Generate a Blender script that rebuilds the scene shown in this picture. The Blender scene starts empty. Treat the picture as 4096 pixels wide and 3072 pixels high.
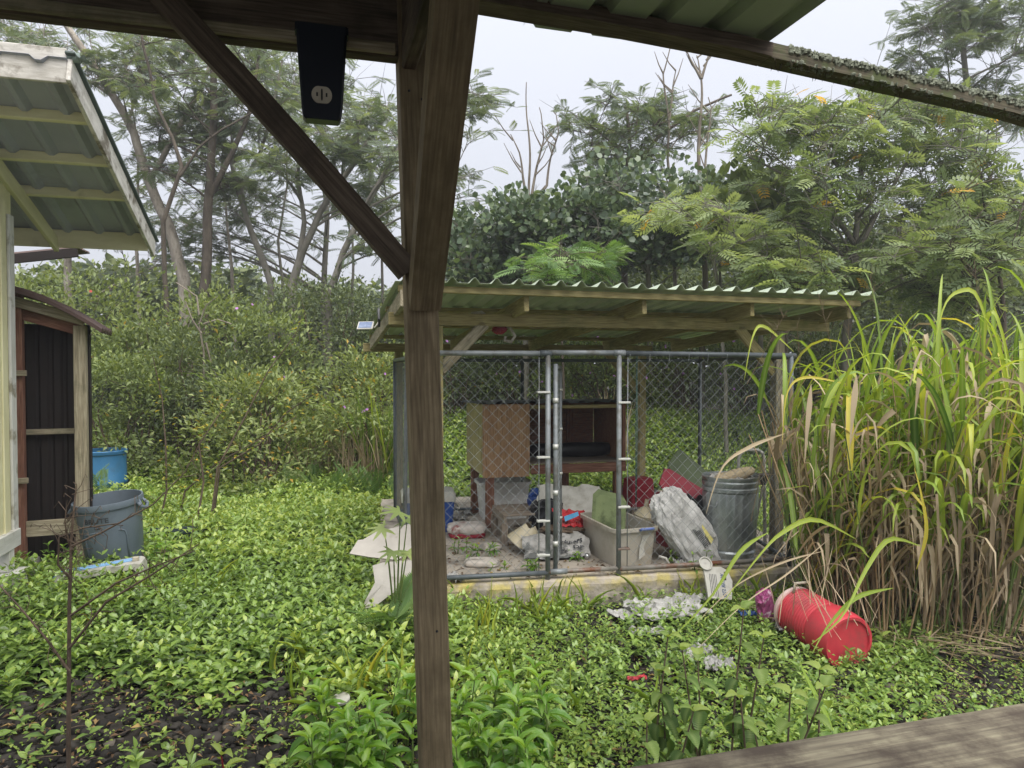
import bpy, bmesh, math, random
import numpy as np
from mathutils import Vector, Matrix, noise as mnoise

# ------------------------------------------------------------------ camera, sky, sun, exposure
scene = bpy.context.scene
F_PX, CX, CY, HZ = 2840.0, 2048.0, 1536.0, 1470.0      # photo pixels (4096 x 3072): focal length, centre, horizon row
PITCH = math.atan((CY - HZ) / F_PX)
CAM = Vector((0, 0, 1.95))
cam_d = bpy.data.cameras.new("camera"); cam = bpy.data.objects.new("camera", cam_d)
scene.collection.objects.link(cam); scene.camera = cam
cam_d.sensor_width = 36.0; cam_d.lens = F_PX / 4096 * 36.0
cam_d.clip_start = 0.02; cam_d.clip_end = 1500
cam.location = CAM; cam.rotation_euler = (math.radians(90) - PITCH, 0, 0)

SUN_EL, SUN_AZ = 62.0, 150.0      # degrees; high, veiled sun behind the clouds
world = bpy.data.worlds.new("World"); scene.world = world; world.use_nodes = True
wn, wl = world.node_tree.nodes, world.node_tree.links
wn.clear()
w_out = wn.new("ShaderNodeOutputWorld"); w_bg = wn.new("ShaderNodeBackground")
sky = wn.new("ShaderNodeTexSky"); sky.sky_type = 'NISHITA'; sky.sun_disc = False
sky.sun_elevation = math.radians(SUN_EL); sky.sun_rotation = math.radians(SUN_AZ)
sky.dust_density = 6.0
# overcast deck: even pale lavender-grey cloud, brighter overhead as every overcast sky is, with faint cloud mottling
w_tc = wn.new("ShaderNodeTexCoord"); w_sep = wn.new("ShaderNodeSeparateXYZ")
w_cl = wn.new("ShaderNodeClamp")
w_mr = wn.new("ShaderNodeMapRange"); w_mr.inputs[3].default_value = 2.35; w_mr.inputs[4].default_value = 4.8
w_no = wn.new("ShaderNodeTexNoise"); w_no.inputs['Scale'].default_value = 2.2; w_no.inputs['Detail'].default_value = 3
w_mr2 = wn.new("ShaderNodeMapRange"); w_mr2.inputs[3].default_value = 0.93; w_mr2.inputs[4].default_value = 1.07
w_mul = wn.new("ShaderNodeMath"); w_mul.operation = 'MULTIPLY'
w_col = wn.new("ShaderNodeVectorMath"); w_col.operation = 'SCALE'; w_col.inputs[0].default_value = (0.92, 0.945, 1.03)
w_mix = wn.new("ShaderNodeMix"); w_mix.data_type = 'RGBA'; w_mix.inputs[0].default_value = 0.92
wl.new(w_tc.outputs['Generated'], w_sep.inputs[0]); wl.new(w_sep.outputs[2], w_cl.inputs[0])
wl.new(w_cl.outputs[0], w_mr.inputs[0]); wl.new(w_tc.outputs['Generated'], w_no.inputs['Vector'])
wl.new(w_no.outputs[0], w_mr2.inputs[0]); wl.new(w_mr.outputs[0], w_mul.inputs[0]); wl.new(w_mr2.outputs[0], w_mul.inputs[1])
wl.new(w_mul.outputs[0], w_col.inputs[3])
wl.new(sky.outputs[0], w_mix.inputs[6]); wl.new(w_col.outputs[0], w_mix.inputs[7])
wl.new(w_mix.outputs[2], w_bg.inputs[0]); w_bg.inputs[1].default_value = 0.1
wl.new(w_bg.outputs[0], w_out.inputs[0])

sun_d = bpy.data.lights.new("sun", 'SUN'); sun_d.energy = 1.5; sun_d.angle = math.radians(60); sun_d.color = (1, 0.97, 0.92)
sun = bpy.data.objects.new("sun", sun_d); scene.collection.objects.link(sun)
_az, _el = math.radians(SUN_AZ), math.radians(SUN_EL)
_to = Vector((math.sin(_az) * math.cos(_el), math.cos(_az) * math.cos(_el), math.sin(_el)))
sun.rotation_euler = (-_to).to_track_quat('-Z', 'Y').to_euler(); sun.location = _to * 50
vs = scene.view_settings; vs.view_transform = 'Standard'; vs.look = 'None'; vs.gamma = 1.0; vs.exposure = 1.62
try: vs.use_curve_mapping = False
except Exception: pass
scene.cycles.max_bounces = 7; scene.cycles.transparent_max_bounces = 8
scene.cycles.use_denoising = True

random.seed(7); RNG = np.random.default_rng(7)

# ------------------------------------------------------------------ pixel rays -> places (distance always from what a thing touches)
_cp, _sp = math.cos(PITCH), math.sin(PITCH)
def ray(px, py):
    a, b = (px - CX) / F_PX, (CY - py) / F_PX
    y = _cp + b * _sp; z = b * _cp - _sp
    return Vector((a / y, 1.0, z / y))
def at(px, py, Y): return CAM + ray(px, py) * Y
def gnd(px, py, z=0.0):
    r = ray(px, py); return CAM + r * ((z - CAM.z) / r.z)
K = 4096 / 2212.0
def dp(x, y, Y): return at(x * K, y * K, Y)
def U(deg): a = math.radians(deg); return Vector((math.cos(a), math.sin(a), 0))
def W_(deg): a = math.radians(deg); return Vector((-math.sin(a), math.cos(a), 0))
UP = Vector((0, 0, 1))

# ------------------------------------------------------------------ objects
WM = {}
def place(o, M, parent=None):
    """link o with world matrix M under parent (world matrices kept in WM, so no depsgraph update is needed)"""
    scene.collection.objects.link(o)
    if parent is not None:
        o.parent = parent; o.matrix_parent_inverse = WM[parent.name].inverted()
    o.matrix_basis = M; WM[o.name] = M.copy()
    return o
def thing(name, label, cat, loc, group=None):
    o = bpy.data.objects.new(name, None); o.empty_display_size = 0.1
    place(o, Matrix.Translation(Vector(loc)))
    return tag(o, label, cat, group)
def tag(o, label=None, cat=None, group=None, kind=None):
    if label: o['label'] = label
    if cat: o['category'] = cat
    if group: o['group'] = group
    if kind: o['kind'] = kind
    return o
def mesh(name, V, Fc, smooth=False):
    me = bpy.data.meshes.new(name); me.from_pydata([tuple(v) for v in V], [], [tuple(f) for f in Fc]); me.update()
    if smooth: me.polygons.foreach_set('use_smooth', [True] * len(me.polygons))
    return me
def obj(name, me, mat=None, parent=None, M=None):
    o = bpy.data.objects.new(name, me)
    if mat is not None:
        if len(me.materials): me.materials[0] = mat
        else: me.materials.append(mat)
    return place(o, M if M is not None else Matrix.Identity(4), parent)
def pm(name, V, Fc, mat, parent=None, smooth=False, M=None): return obj(name, mesh(name, V, Fc, smooth), mat, parent, M)
def fast_mesh(name, V, T, attrs=None, smooth=False):
    """numpy triangle soup -> mesh, with float point attributes"""
    me = bpy.data.meshes.new(name); n, m = len(V), len(T)
    me.vertices.add(n); me.vertices.foreach_set('co', np.ascontiguousarray(V, dtype=np.float32).ravel())
    me.loops.add(m * 3); me.loops.foreach_set('vertex_index', np.ascontiguousarray(T, dtype=np.int32).ravel())
    me.polygons.add(m); me.polygons.foreach_set('loop_start', np.arange(0, m * 3, 3, dtype=np.int32))
    me.polygons.foreach_set('loop_total', np.full(m, 3, dtype=np.int32))
    if smooth: me.polygons.foreach_set('use_smooth', np.ones(m, dtype=bool))
    me.update(calc_edges=True)
    for k, v in (attrs or {}).items():
        a = me.attributes.new(k, 'FLOAT', 'POINT'); a.data.foreach_set('value', np.ascontiguousarray(v, dtype=np.float32))
    return me
def box_mesh(name, sx, sy, sz, bev=0.004, origin=(0, 0, 0)):
    bm = bmesh.new(); bmesh.ops.create_cube(bm, size=1.0)
    for v in bm.verts: v.co = Vector((v.co.x * sx + origin[0], v.co.y * sy + origin[1], v.co.z * sz + origin[2]))
    if bev > 0: bmesh.ops.bevel(bm, geom=bm.edges[:], offset=min(bev, min(sx, sy, sz) * .3), segments=1, affect='EDGES')
    me = bpy.data.meshes.new(name); bm.to_mesh(me); bm.free(); return me
def frame_m(p, x, up=UP):
    x = Vector(x).normalized(); up = Vector(up)
    y = up.cross(x)
    if y.length < 1e-5: y = Vector((0, 1, 0)).cross(x)
    y.normalize(); z = x.cross(y)
    return Matrix(((x.x, y.x, z.x, p[0]), (x.y, y.y, z.y, p[1]), (x.z, y.z, z.z, p[2]), (0, 0, 0, 1)))
def board(name, p0, p1, w, h, mat, parent=None, up=UP, bev=0.004):
    """plank from p0 to p1 (centre line); h along up, w across; local x runs along the grain"""
    p0, p1 = Vector(p0), Vector(p1)
    return obj(name, box_mesh(name, (p1 - p0).length, w, h, bev), mat, parent, frame_m((p0 + p1) / 2, p1 - p0, up))
def box(name, c, sx, sy, sz, mat, parent=None, rot=0, bev=0.004):
    return obj(name, box_mesh(name, sx, sy, sz, bev), mat, parent, Matrix.Translation(Vector(c)) @ Matrix.Rotation(math.radians(rot), 4, 'Z'))
def tube_vf(pts, radii, sides=6, cap=True):
    pts = [Vector(p) for p in pts]; n = len(pts)
    if not hasattr(radii, '__len__'): radii = [radii] * n
    V, Fc = [], []; ref = None
    for i, p in enumerate(pts):
        t = (pts[min(i + 1, n - 1)] - pts[max(i - 1, 0)]).normalized()
        if ref is None: ref = Vector((0, 0, 1)) if abs(t.z) < .9 else Vector((1, 0, 0))
        a = (ref - t * ref.dot(t)).normalized(); b = t.cross(a); ref = a
        for k in range(sides):
            th = 2 * math.pi * k / sides
            V.append(p + (a * math.cos(th) + b * math.sin(th)) * radii[i])
    for i in range(n - 1):
        for k in range(sides):
            k2 = (k + 1) % sides
            Fc.append((i * sides + k, i * sides + k2, (i + 1) * sides + k2, (i + 1) * sides + k))
    if cap: Fc.append(tuple(range(sides - 1, -1, -1))); Fc.append(tuple((n - 1) * sides + k for k in range(sides)))
    return V, Fc
def tube(name, pts, r, mat, parent=None, sides=8, smooth=True):
    V, Fc = tube_vf(pts, r, sides); return pm(name, V, Fc, mat, parent, smooth)
def merge_vf(lst):
    V, Fc = [], []
    for v, f in lst:
        o = len(V); V += list(v); Fc += [tuple(i + o for i in q) for q in f]
    return V, Fc
def lathe_vf(profile, segs=32, rf=None):
    V, Fc = [], []; n = len(profile)
    for r, z in profile:
        for k in range(segs):
            th = 2 * math.pi * k / segs; rr = r if rf is None else r + rf(z, th)
            V.append(Vector((rr * math.cos(th), rr * math.sin(th), z)))
    for i in range(n - 1):
        for k in range(segs):
            k2 = (k + 1) % segs; Fc.append((i * segs + k, i * segs + k2, (i + 1) * segs + k2, (i + 1) * segs + k))
    Fc.append(tuple(range(segs - 1, -1, -1))); return V, Fc
def rring(hw, hd, r, z, seg=4):
    out = []
    for cx, cy, a0 in ((hw - r, hd - r, 0), (-hw + r, hd - r, 90), (-hw + r, -hd + r, 180), (hw - r, -hd + r, 270)):
        for k in range(seg + 1):
            a = math.radians(a0 + 90 * k / seg); out.append(Vector((cx + r * math.cos(a), cy + r * math.sin(a), z)))
    return out
def rings_vf(rings, cap0=True, cap1=True):
    n = len(rings[0]); V = [p for r in rings for p in r]; Fc = []
    for i in range(len(rings) - 1):
        for k in range(n):
            k2 = (k + 1) % n; Fc.append((i * n + k, i * n + k2, (i + 1) * n + k2, (i + 1) * n + k))
    if cap0: Fc.append(tuple(range(n - 1, -1, -1)))
    if cap1: Fc.append(tuple((len(rings) - 1) * n + k for k in range(n)))
    return V, Fc
def tote_vf(w, d, h, taper=.88, th=.006, rim=.018, rc=.05):
    """open tub: outer wall, lip, inner wall and floor"""
    a, b = w / 2, d / 2; t = taper
    return rings_vf([rring(a * t, b * t, rc * .8, 0), rring(a * .99, b * .99, rc, h - .03), rring(a + rim, b + rim, rc + rim, h - .03), rring(a + rim, b + rim, rc + rim, h),
                     rring(a - th, b - th, rc, h), rring(a * t - th, b * t - th, rc * .8, th + .004)])
def prism_vf(outline, th):
    n = len(outline); V = [Vector((x, y, 0)) for x, y in outline] + [Vector((x, y, th)) for x, y in outline]
    Fc = [tuple(range(n - 1, -1, -1)), tuple(range(n, 2 * n))] + [(i, (i + 1) % n, n + (i + 1) % n, n + i) for i in range(n)]
    return V, Fc
def lumpy_vf(sx, sy, sz, nu=36, nv=18, amp=.12, freq=3.0, power=.6, seed=0, ridge=True, fine=.4):
    """crumpled sack: super-ellipsoid pushed about by folded noise"""
    V, Fc = [], []; so = Vector((seed * 7.3, seed * 3.1, seed * 5.7))
    sg = lambda x: math.copysign(abs(x) ** power, x)
    for j in range(nv + 1):
        ph = -math.pi / 2 + math.pi * j / nv
        for i in range(nu):
            th = 2 * math.pi * i / nu
            p = Vector((sg(math.cos(ph)) * sg(math.cos(th)), sg(math.cos(ph)) * sg(math.sin(th)), sg(math.sin(ph))))
            n1 = mnoise.noise(p * freq + so); n2 = mnoise.noise(p * freq * 2.7 + so)
            k = (1 - abs(n1) * 2.2) if ridge else n1
            k2 = (1 - abs(n2) * 2.2) if ridge else n2
            s = 1 + amp * k + amp * fine * k2
            V.append(Vector((p.x * sx * s, p.y * sy * s, p.z * sz * (s + amp * .3 * n2))))
    for j in range(nv):
        for i in range(nu):
            i2 = (i + 1) % nu; Fc.append((j * nu + i, j * nu + i2, (j + 1) * nu + i2, (j + 1) * nu + i))
    return V, Fc
def sheet_vf(w, d, n=24, m=16, fold=.06, freq=4, seed=0, th=.003):
    """crumpled thin sheet with real thickness"""
    so = Vector((seed * 3.3, seed * 9.1, 0)); top = []
    for j in range(m + 1):
        for i in range(n + 1):
            x, y = (i / n - .5) * w, (j / m - .5) * d
            q = Vector((x, y, 0)) * freq / max(w, d) * 2 + so
            z = fold * (abs(mnoise.noise(q)) * 1.6 + .7 * abs(mnoise.noise(q * 2.3)) + .35 * abs(mnoise.noise(q * 4.7)))
            jx = .08 * w * mnoise.noise(q * 1.7 + Vector((5, 0, 0))); jy = .08 * d * mnoise.noise(q * 1.7 + Vector((0, 8, 0)))
            top.append(Vector((x + jx, y + jy, z)))
    N = len(top); V = top + [p - Vector((0, 0, th)) for p in top]; Fc = []
    q = lambda i, j: j * (n + 1) + i
    for j in range(m):
        for i in range(n):
            Fc.append((q(i, j), q(i + 1, j), q(i + 1, j + 1), q(i, j + 1))); Fc.append((N + q(i, j + 1), N + q(i + 1, j + 1), N + q(i + 1, j), N + q(i, j)))
    return V, Fc
def text_vf(s, size, squash=1.0):
    cu = bpy.data.curves.new("lettering", 'FONT'); cu.body = s; cu.size = size; cu.align_x = 'CENTER'; cu.align_y = 'CENTER'; cu.resolution_u = 2; cu.offset = size * .022
    o = bpy.data.objects.new("lettering_tmp", cu); scene.collection.objects.link(o)
    me = bpy.data.meshes.new_from_object(o, depsgraph=bpy.context.evaluated_depsgraph_get())
    V = [Vector((v.co.x * squash, v.co.y, 0)) for v in me.vertices]; Fc = [tuple(p.vertices) for p in me.polygons]
    bpy.data.objects.remove(o); bpy.data.meshes.remove(me); bpy.data.curves.remove(cu); return V, Fc

# ------------------------------------------------------------------ materials
def C(h):
    h = h.lstrip('#'); v = [int(h[i:i + 2], 16) / 255 for i in (0, 2, 4)]
    return tuple((x / 12.92 if x <= .04045 else ((x + .055) / 1.055) ** 2.4) for x in v) + (1.0,)
MATS = {}
def new_mat(name):
    m = bpy.data.materials.new(name); m.use_nodes = True; m.node_tree.nodes.clear(); MATS[name] = m
    return m, m.node_tree.nodes, m.node_tree.links
def ramp(nd, stops):
    r = nd.new("ShaderNodeValToRGB"); e = r.color_ramp.elements
    while len(e) < len(stops): e.new(.5)
    for i, (p, c) in enumerate(stops): e[i].position = p; e[i].color = c
    return r
def surf(name, stops, scale=(6, 6, 6), detail=6, rough=.6, bump=.15, bscale=None, metal=0.0, spots=None, spot_scale=2.0, spot_lo=.5, spot_hi=.62, spec=.4, rough_var=.12, dist=.01, trans=0.0, coat=0.0):
    """generic procedural surface: stretched noise ramp, optional second stain colour, bump"""
    m, nd, ln = new_mat(name)
    out = nd.new("ShaderNodeOutputMaterial"); b = nd.new("ShaderNodeBsdfPrincipled"); ln.new(b.outputs[0], out.inputs[0])
    tc = nd.new("ShaderNodeTexCoord"); oi = nd.new("ShaderNodeObjectInfo")
    sh = nd.new("ShaderNodeVectorMath"); sh.operation = 'MULTIPLY_ADD'
    ln.new(oi.outputs['Random'], sh.inputs[0]); sh.inputs[1].default_value = (17, 31, 23); ln.new(tc.outputs['Object'], sh.inputs[2])
    mp = nd.new("ShaderNodeMapping"); mp.inputs['Scale'].default_value = scale; ln.new(sh.outputs[0], mp.inputs[0])
    n1 = nd.new("ShaderNodeTexNoise"); n1.inputs['Scale'].default_value = 1; n1.inputs['Detail'].default_value = detail; n1.inputs['Roughness'].default_value = .62
    ln.new(mp.outputs[0], n1.inputs['Vector'])
    r = ramp(nd, stops); ln.new(n1.outputs[0], r.inputs[0]); col = r.outputs[0]
    if spots is not None:
        n2 = nd.new("ShaderNodeTexNoise"); n2.inputs['Scale'].default_value = spot_scale; n2.inputs['Detail'].default_value = 8; n2.inputs['Roughness'].default_value = .65
        ln.new(sh.outputs[0], n2.inputs['Vector'])
        mr = nd.new("ShaderNodeMapRange"); mr.inputs[1].default_value = spot_lo; mr.inputs[2].default_value = spot_hi; ln.new(n2.outputs[0], mr.inputs[0])
        mx = nd.new("ShaderNodeMix"); mx.data_type = 'RGBA'; ln.new(mr.outputs[0], mx.inputs[0]); ln.new(col, mx.inputs[6]); mx.inputs[7].default_value = spots
        col = mx.outputs[2]
    ln.new(col, b.inputs['Base Color'])
    rv = nd.new("ShaderNodeMapRange"); rv.inputs[3].default_value = max(.02, rough - rough_var); rv.inputs[4].default_value = min(1, rough + rough_var)
    ln.new(n1.outputs[0], rv.inputs[0]); ln.new(rv.outputs[0], b.inputs['Roughness'])
    b.inputs['Metallic'].default_value = metal; b.inputs['Specular IOR Level'].default_value = spec
    if coat: b.inputs['Coat Weight'].default_value = coat
    if trans: b.inputs['Subsurface Weight'].default_value = trans; b.inputs['Subsurface Radius'].default_value = (.05, .05, .05); b.inputs['Subsurface Scale'].default_value = .05
    if bump:
        bp = nd.new("ShaderNodeBump"); bp.inputs['Strength'].default_value = bump; bp.inputs['Distance'].default_value = dist
        if bscale is not None:
            n3 = nd.new("ShaderNodeTexNoise"); n3.inputs['Scale'].default_value = bscale; n3.inputs['Detail'].default_value = 8; ln.new(sh.outputs[0], n3.inputs['Vector']); ln.new(n3.outputs[0], bp.inputs['Height'])
        else: ln.new(n1.outputs[0], bp.inputs['Height'])
        ln.new(bp.outputs[0], b.inputs['Normal'])
    return m
def wood(name, dark, mid, light, stain=None, s_lo=.5, s_hi=.65, s_scale=1.6, rough=.8, grain=1.0):
    """sawn timber: growth rings stretched along local x, cracks and an optional stain"""
    m, nd, ln = new_mat(name)
    out = nd.new("ShaderNodeOutputMaterial"); b = nd.new("ShaderNodeBsdfPrincipled"); ln.new(b.outputs[0], out.inputs[0])
    tc = nd.new("ShaderNodeTexCoord"); oi = nd.new("ShaderNodeObjectInfo")
    sh = nd.new("ShaderNodeVectorMath"); sh.operation = 'MULTIPLY_ADD'
    ln.new(oi.outputs['Random'], sh.inputs[0]); sh.inputs[1].default_value = (37, 11, 19); ln.new(tc.outputs['Object'], sh.inputs[2])
    mp = nd.new("ShaderNodeMapping"); mp.inputs['Scale'].default_value = (1.2, 11, 11); ln.new(sh.outputs[0], mp.inputs[0])
    n1 = nd.new("ShaderNodeTexNoise"); n1.inputs['Scale'].default_value = 1; n1.inputs['Detail'].default_value = 3; n1.inputs['Distortion'].default_value = .6; ln.new(mp.outputs[0], n1.inputs['Vector'])
    mu = nd.new("ShaderNodeMath"); mu.operation = 'MULTIPLY'; mu.inputs[1].default_value = 34 * grain; ln.new(n1.outputs[0], mu.inputs[0])
    si = nd.new("ShaderNodeMath"); si.operation = 'SINE'; ln.new(mu.outputs[0], si.inputs[0])
    mp2 = nd.new("ShaderNodeMapping"); mp2.inputs['Scale'].default_value = (7, 150, 150); ln.new(sh.outputs[0], mp2.inputs[0])
    n2 = nd.new("ShaderNodeTexNoise"); n2.inputs['Scale'].default_value = 1; n2.inputs['Detail'].default_value = 6; ln.new(mp2.outputs[0], n2.inputs['Vector'])
    ma = nd.new("ShaderNodeMath"); ma.operation = 'MULTIPLY_ADD'; ln.new(si.outputs[0], ma.inputs[0]); ma.inputs[1].default_value = .06; ln.new(n2.outputs[0], ma.inputs[2])
    r = ramp(nd, [(.22, dark), (.5, mid), (.78, light)]); ln.new(ma.outputs[0], r.inputs[0]); col = r.outputs[0]
    if stain is not None:
        n3 = nd.new("ShaderNodeTexNoise"); n3.inputs['Scale'].default_value = s_scale; n3.inputs['Detail'].default_value = 9; n3.inputs['Roughness'].default_value = .68; ln.new(sh.outputs[0], n3.inputs['Vector'])
        mr = nd.new("ShaderNodeMapRange"); mr.inputs[1].default_value = s_lo; mr.inputs[2].default_value = s_hi; mr.inputs[4].default_value = .85; ln.new(n3.outputs[0], mr.inputs[0])
        mx = nd.new("ShaderNodeMix"); mx.data_type = 'RGBA'; ln.new(mr.outputs[0], mx.inputs[0]); ln.new(col, mx.inputs[6]); mx.inputs[7].default_value = stain; col = mx.outputs[2]
    ln.new(col, b.inputs['Base Color']); b.inputs['Roughness'].default_value = rough; b.inputs['Specular IOR Level'].default_value = .25
    bp = nd.new("ShaderNodeBump"); bp.inputs['Strength'].default_value = .35; bp.inputs['Distance'].default_value = .006; ln.new(ma.outputs[0], bp.inputs['Height']); ln.new(bp.outputs[0], b.inputs['Normal'])
    return m
def leafmat(name, stops, rough=.5, trans=.35, tcol=None, spec=.35, vein=0.0, ribs=0.0):
    """leaf: colour by the per-leaf 'tint', some light passes through"""
    m, nd, ln = new_mat(name)
    out = nd.new("ShaderNodeOutputMaterial"); b = nd.new("ShaderNodeBsdfPrincipled")
    a = nd.new("ShaderNodeAttribute"); a.attribute_name = 'tint'
    r = ramp(nd, stops); ln.new(a.outputs['Fac'], r.inputs[0]); col = r.outputs[0]
    if vein:
        a2 = nd.new("ShaderNodeAttribute"); a2.attribute_name = 'mid'
        mr = nd.new("ShaderNodeMapRange"); mr.inputs[1].default_value = .0; mr.inputs[2].default_value = .25; mr.inputs[3].default_value = vein; mr.inputs[4].default_value = 0; ln.new(a2.outputs['Fac'], mr.inputs[0])
        mx = nd.new("ShaderNodeMix"); mx.data_type = 'RGBA'; mx.inputs[7].default_value = (.42, .52, .2, 1); ln.new(mr.outputs[0], mx.inputs[0]); ln.new(col, mx.inputs[6]); col = mx.outputs[2]
    ln.new(col, b.inputs['Base Color']); b.inputs['Roughness'].default_value = rough; b.inputs['Specular IOR Level'].default_value = spec
    if ribs:
        tc = nd.new("ShaderNodeTexCoord"); wv = nd.new("ShaderNodeTexWave"); wv.bands_direction = 'X'; wv.inputs['Scale'].default_value = ribs; wv.inputs['Distortion'].default_value = 1.2
        ln.new(tc.outputs['Object'], wv.inputs['Vector']); bp = nd.new("ShaderNodeBump"); bp.inputs['Strength'].default_value = .35; bp.inputs['Distance'].default_value = .03; ln.new(wv.outputs['Fac'], bp.inputs['Height']); ln.new(bp.outputs[0], b.inputs['Normal'])
    t = nd.new("ShaderNodeBsdfTranslucent")
    if tcol is None:
        g = nd.new("ShaderNodeVectorMath"); g.operation = 'MULTIPLY'; g.inputs[1].default_value = (1.5, 1.45, .7); ln.new(col, g.inputs[0]); ln.new(g.outputs[0], t.inputs[0])
    else: t.inputs[0].default_value = tcol
    mx = nd.new("ShaderNodeMixShader"); mx.inputs[0].default_value = trans; ln.new(b.outputs[0], mx.inputs[1]); ln.new(t.outputs[0], mx.inputs[2]); ln.new(mx.outputs[0], out.inputs[0])
    return m

def G(r, g, b): return (r, g, b, 1)
M_porch = wood('porch_timber', C('3d372f'), C('60554a'), C('786c5d'), C('38332d'), .5, .66, 2.2)
M_post = wood('post_timber', C('5d5140'), C('82745a'), C('9c8d70'), C('554c38'), .40, .68, 3.2)
M_rail = wood('rail_timber', C('7a7162'), C('9f957f'), C('c2b89b'), C('5d5148'), .42, .58, 6.0)
M_pine = wood('treated_pine', C('6e6445'), C('968a5f'), C('b5aa7c'), C('6b6e47'), .52, .7, 2.0)
M_pinegrey = wood('weathered_pine', C('6a6250'), C('958b74'), C('b6ad96'), C('5e5f47'), .5, .68, 2.5)
M_red = wood('red_timber', C('5c3d2f'), C('80594a'), C('a07d68'), C('4d3a30'), .55, .75, 2.0)
M_ply = wood('plywood', C('86664c'), C('ae8a6a'), C('c8a888'), C('94795f'), .5, .7, 1.4, grain=.8)
M_plylight = wood('plywood_pale', C('8b8057'), C('b0a477'), C('c9be94'), C('8f8a62'), .5, .7, 2.4, grain=.6)
M_plydark = wood('plywood_dark', C('6a4c3e'), C('8a6452'), C('a37f6a'), None, grain=.7)
M_greyslat = wood('grey_slat', C('5d554c'), C('85796c'), C('9d9284'), None)
M_cream = surf('cream_paint', [(.3, C('c4bf95')), (.7, C('ded9b4'))], (2, 8, 8), 6, .6, .08, spots=C('a9a37c'), spot_scale=3, spot_lo=.6, spot_hi=.75)
M_white = surf('white_trim_paint', [(.35, C('b5b4ab')), (.65, C('d0cfc9'))], (3, 20, 20), 8, .65, .3, spots=C('8a8574'), spot_scale=4, spot_lo=.56, spot_hi=.66)
M_fascia = surf('peeling_fascia_paint', [(.3, C('a9a49a')), (.6, C('cfcbc3'))], (5, 26, 26), 10, .75, .5, spots=C('6f675a'), spot_scale=5, spot_lo=.5, spot_hi=.62)
M_soffit = surf('soffit_metal', [(.3, C('9498a8')), (.7, C('a6aab8'))], (1.2, 1.2, 1.2), 4, .45, .02, metal=.0, spots=C('8d909e'), spot_scale=1.5)
M_rooftop = surf('roof_top_metal', [(.3, C('707d78')), (.7, C('8d9993'))], (2, 2, 2), 5, .5, .03)
M_green = surf('kennel_roof_metal', [(.3, C('aab69f')), (.7, C('c0cab4'))], (.9, 2.2, 2.2), 6, .42, .03, spots=C('929e86'), spot_scale=2.2, spot_lo=.5, spot_hi=.7)
M_porchroof = surf('porch_roof_metal', [(.3, C('8b9783')), (.7, C('a1ac98'))], (1, 1, 1), 5, .5, .03)
M_drip = surf('drip_edge', [(.3, C('3d4a46')), (.7, C('55625d'))], (3, 3, 3), 4, .5, .05)
M_galv = surf('galvanised_pipe', [(.3, C('6f7477')), (.7, C('8d9294'))], (9, 9, 9), 6, .52, .05, metal=.25, spots=C('6a6a66'), spot_scale=6)
M_dpipe = surf('dull_pipe', [(.3, C('4a5054')), (.7, C('656b6f'))], (9, 9, 9), 6, .55, .08, metal=.3)
M_rpipe = surf('rusty_pipe', [(.3, C('6b665f')), (.7, C('918d85'))], (9, 9, 9), 6, .6, .1, metal=.35, spots=C('6e4630'), spot_scale=3, spot_lo=.48, spot_hi=.6)
M_wire = surf('chain_wire', [(.3, C('74797a')), (.7, C('9a9fa0'))], (9, 9, 9), 3, .5, 0, metal=.4)
M_wired = surf('chain_wire_dark', [(.3, C('4d5254')), (.7, C('6b7072'))], (9, 9, 9), 3, .6, 0, metal=.3)
M_band = surf('band_steel', [(.3, C('b5b5ae')), (.7, C('cfcfc8'))], (9, 9, 9), 3, .5, .05, metal=.3)
M_conc = surf('concrete', [(.25, C('7d766c')), (.5, C('a39a8d')), (.8, C('b8aea0'))], (5, 5, 5), 10, .9, .35, bscale=40, spots=C('57514a'), spot_scale=2.3, spot_lo=.52, spot_hi=.66)
M_yel = surf('yellow_stained_concrete', [(.3, C('8f8868')), (.7, C('aca380'))], (6, 6, 6), 10, .9, .3, bscale=40, spots=C('958c80'), spot_scale=3.5, spot_lo=.36, spot_hi=.56)
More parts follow.
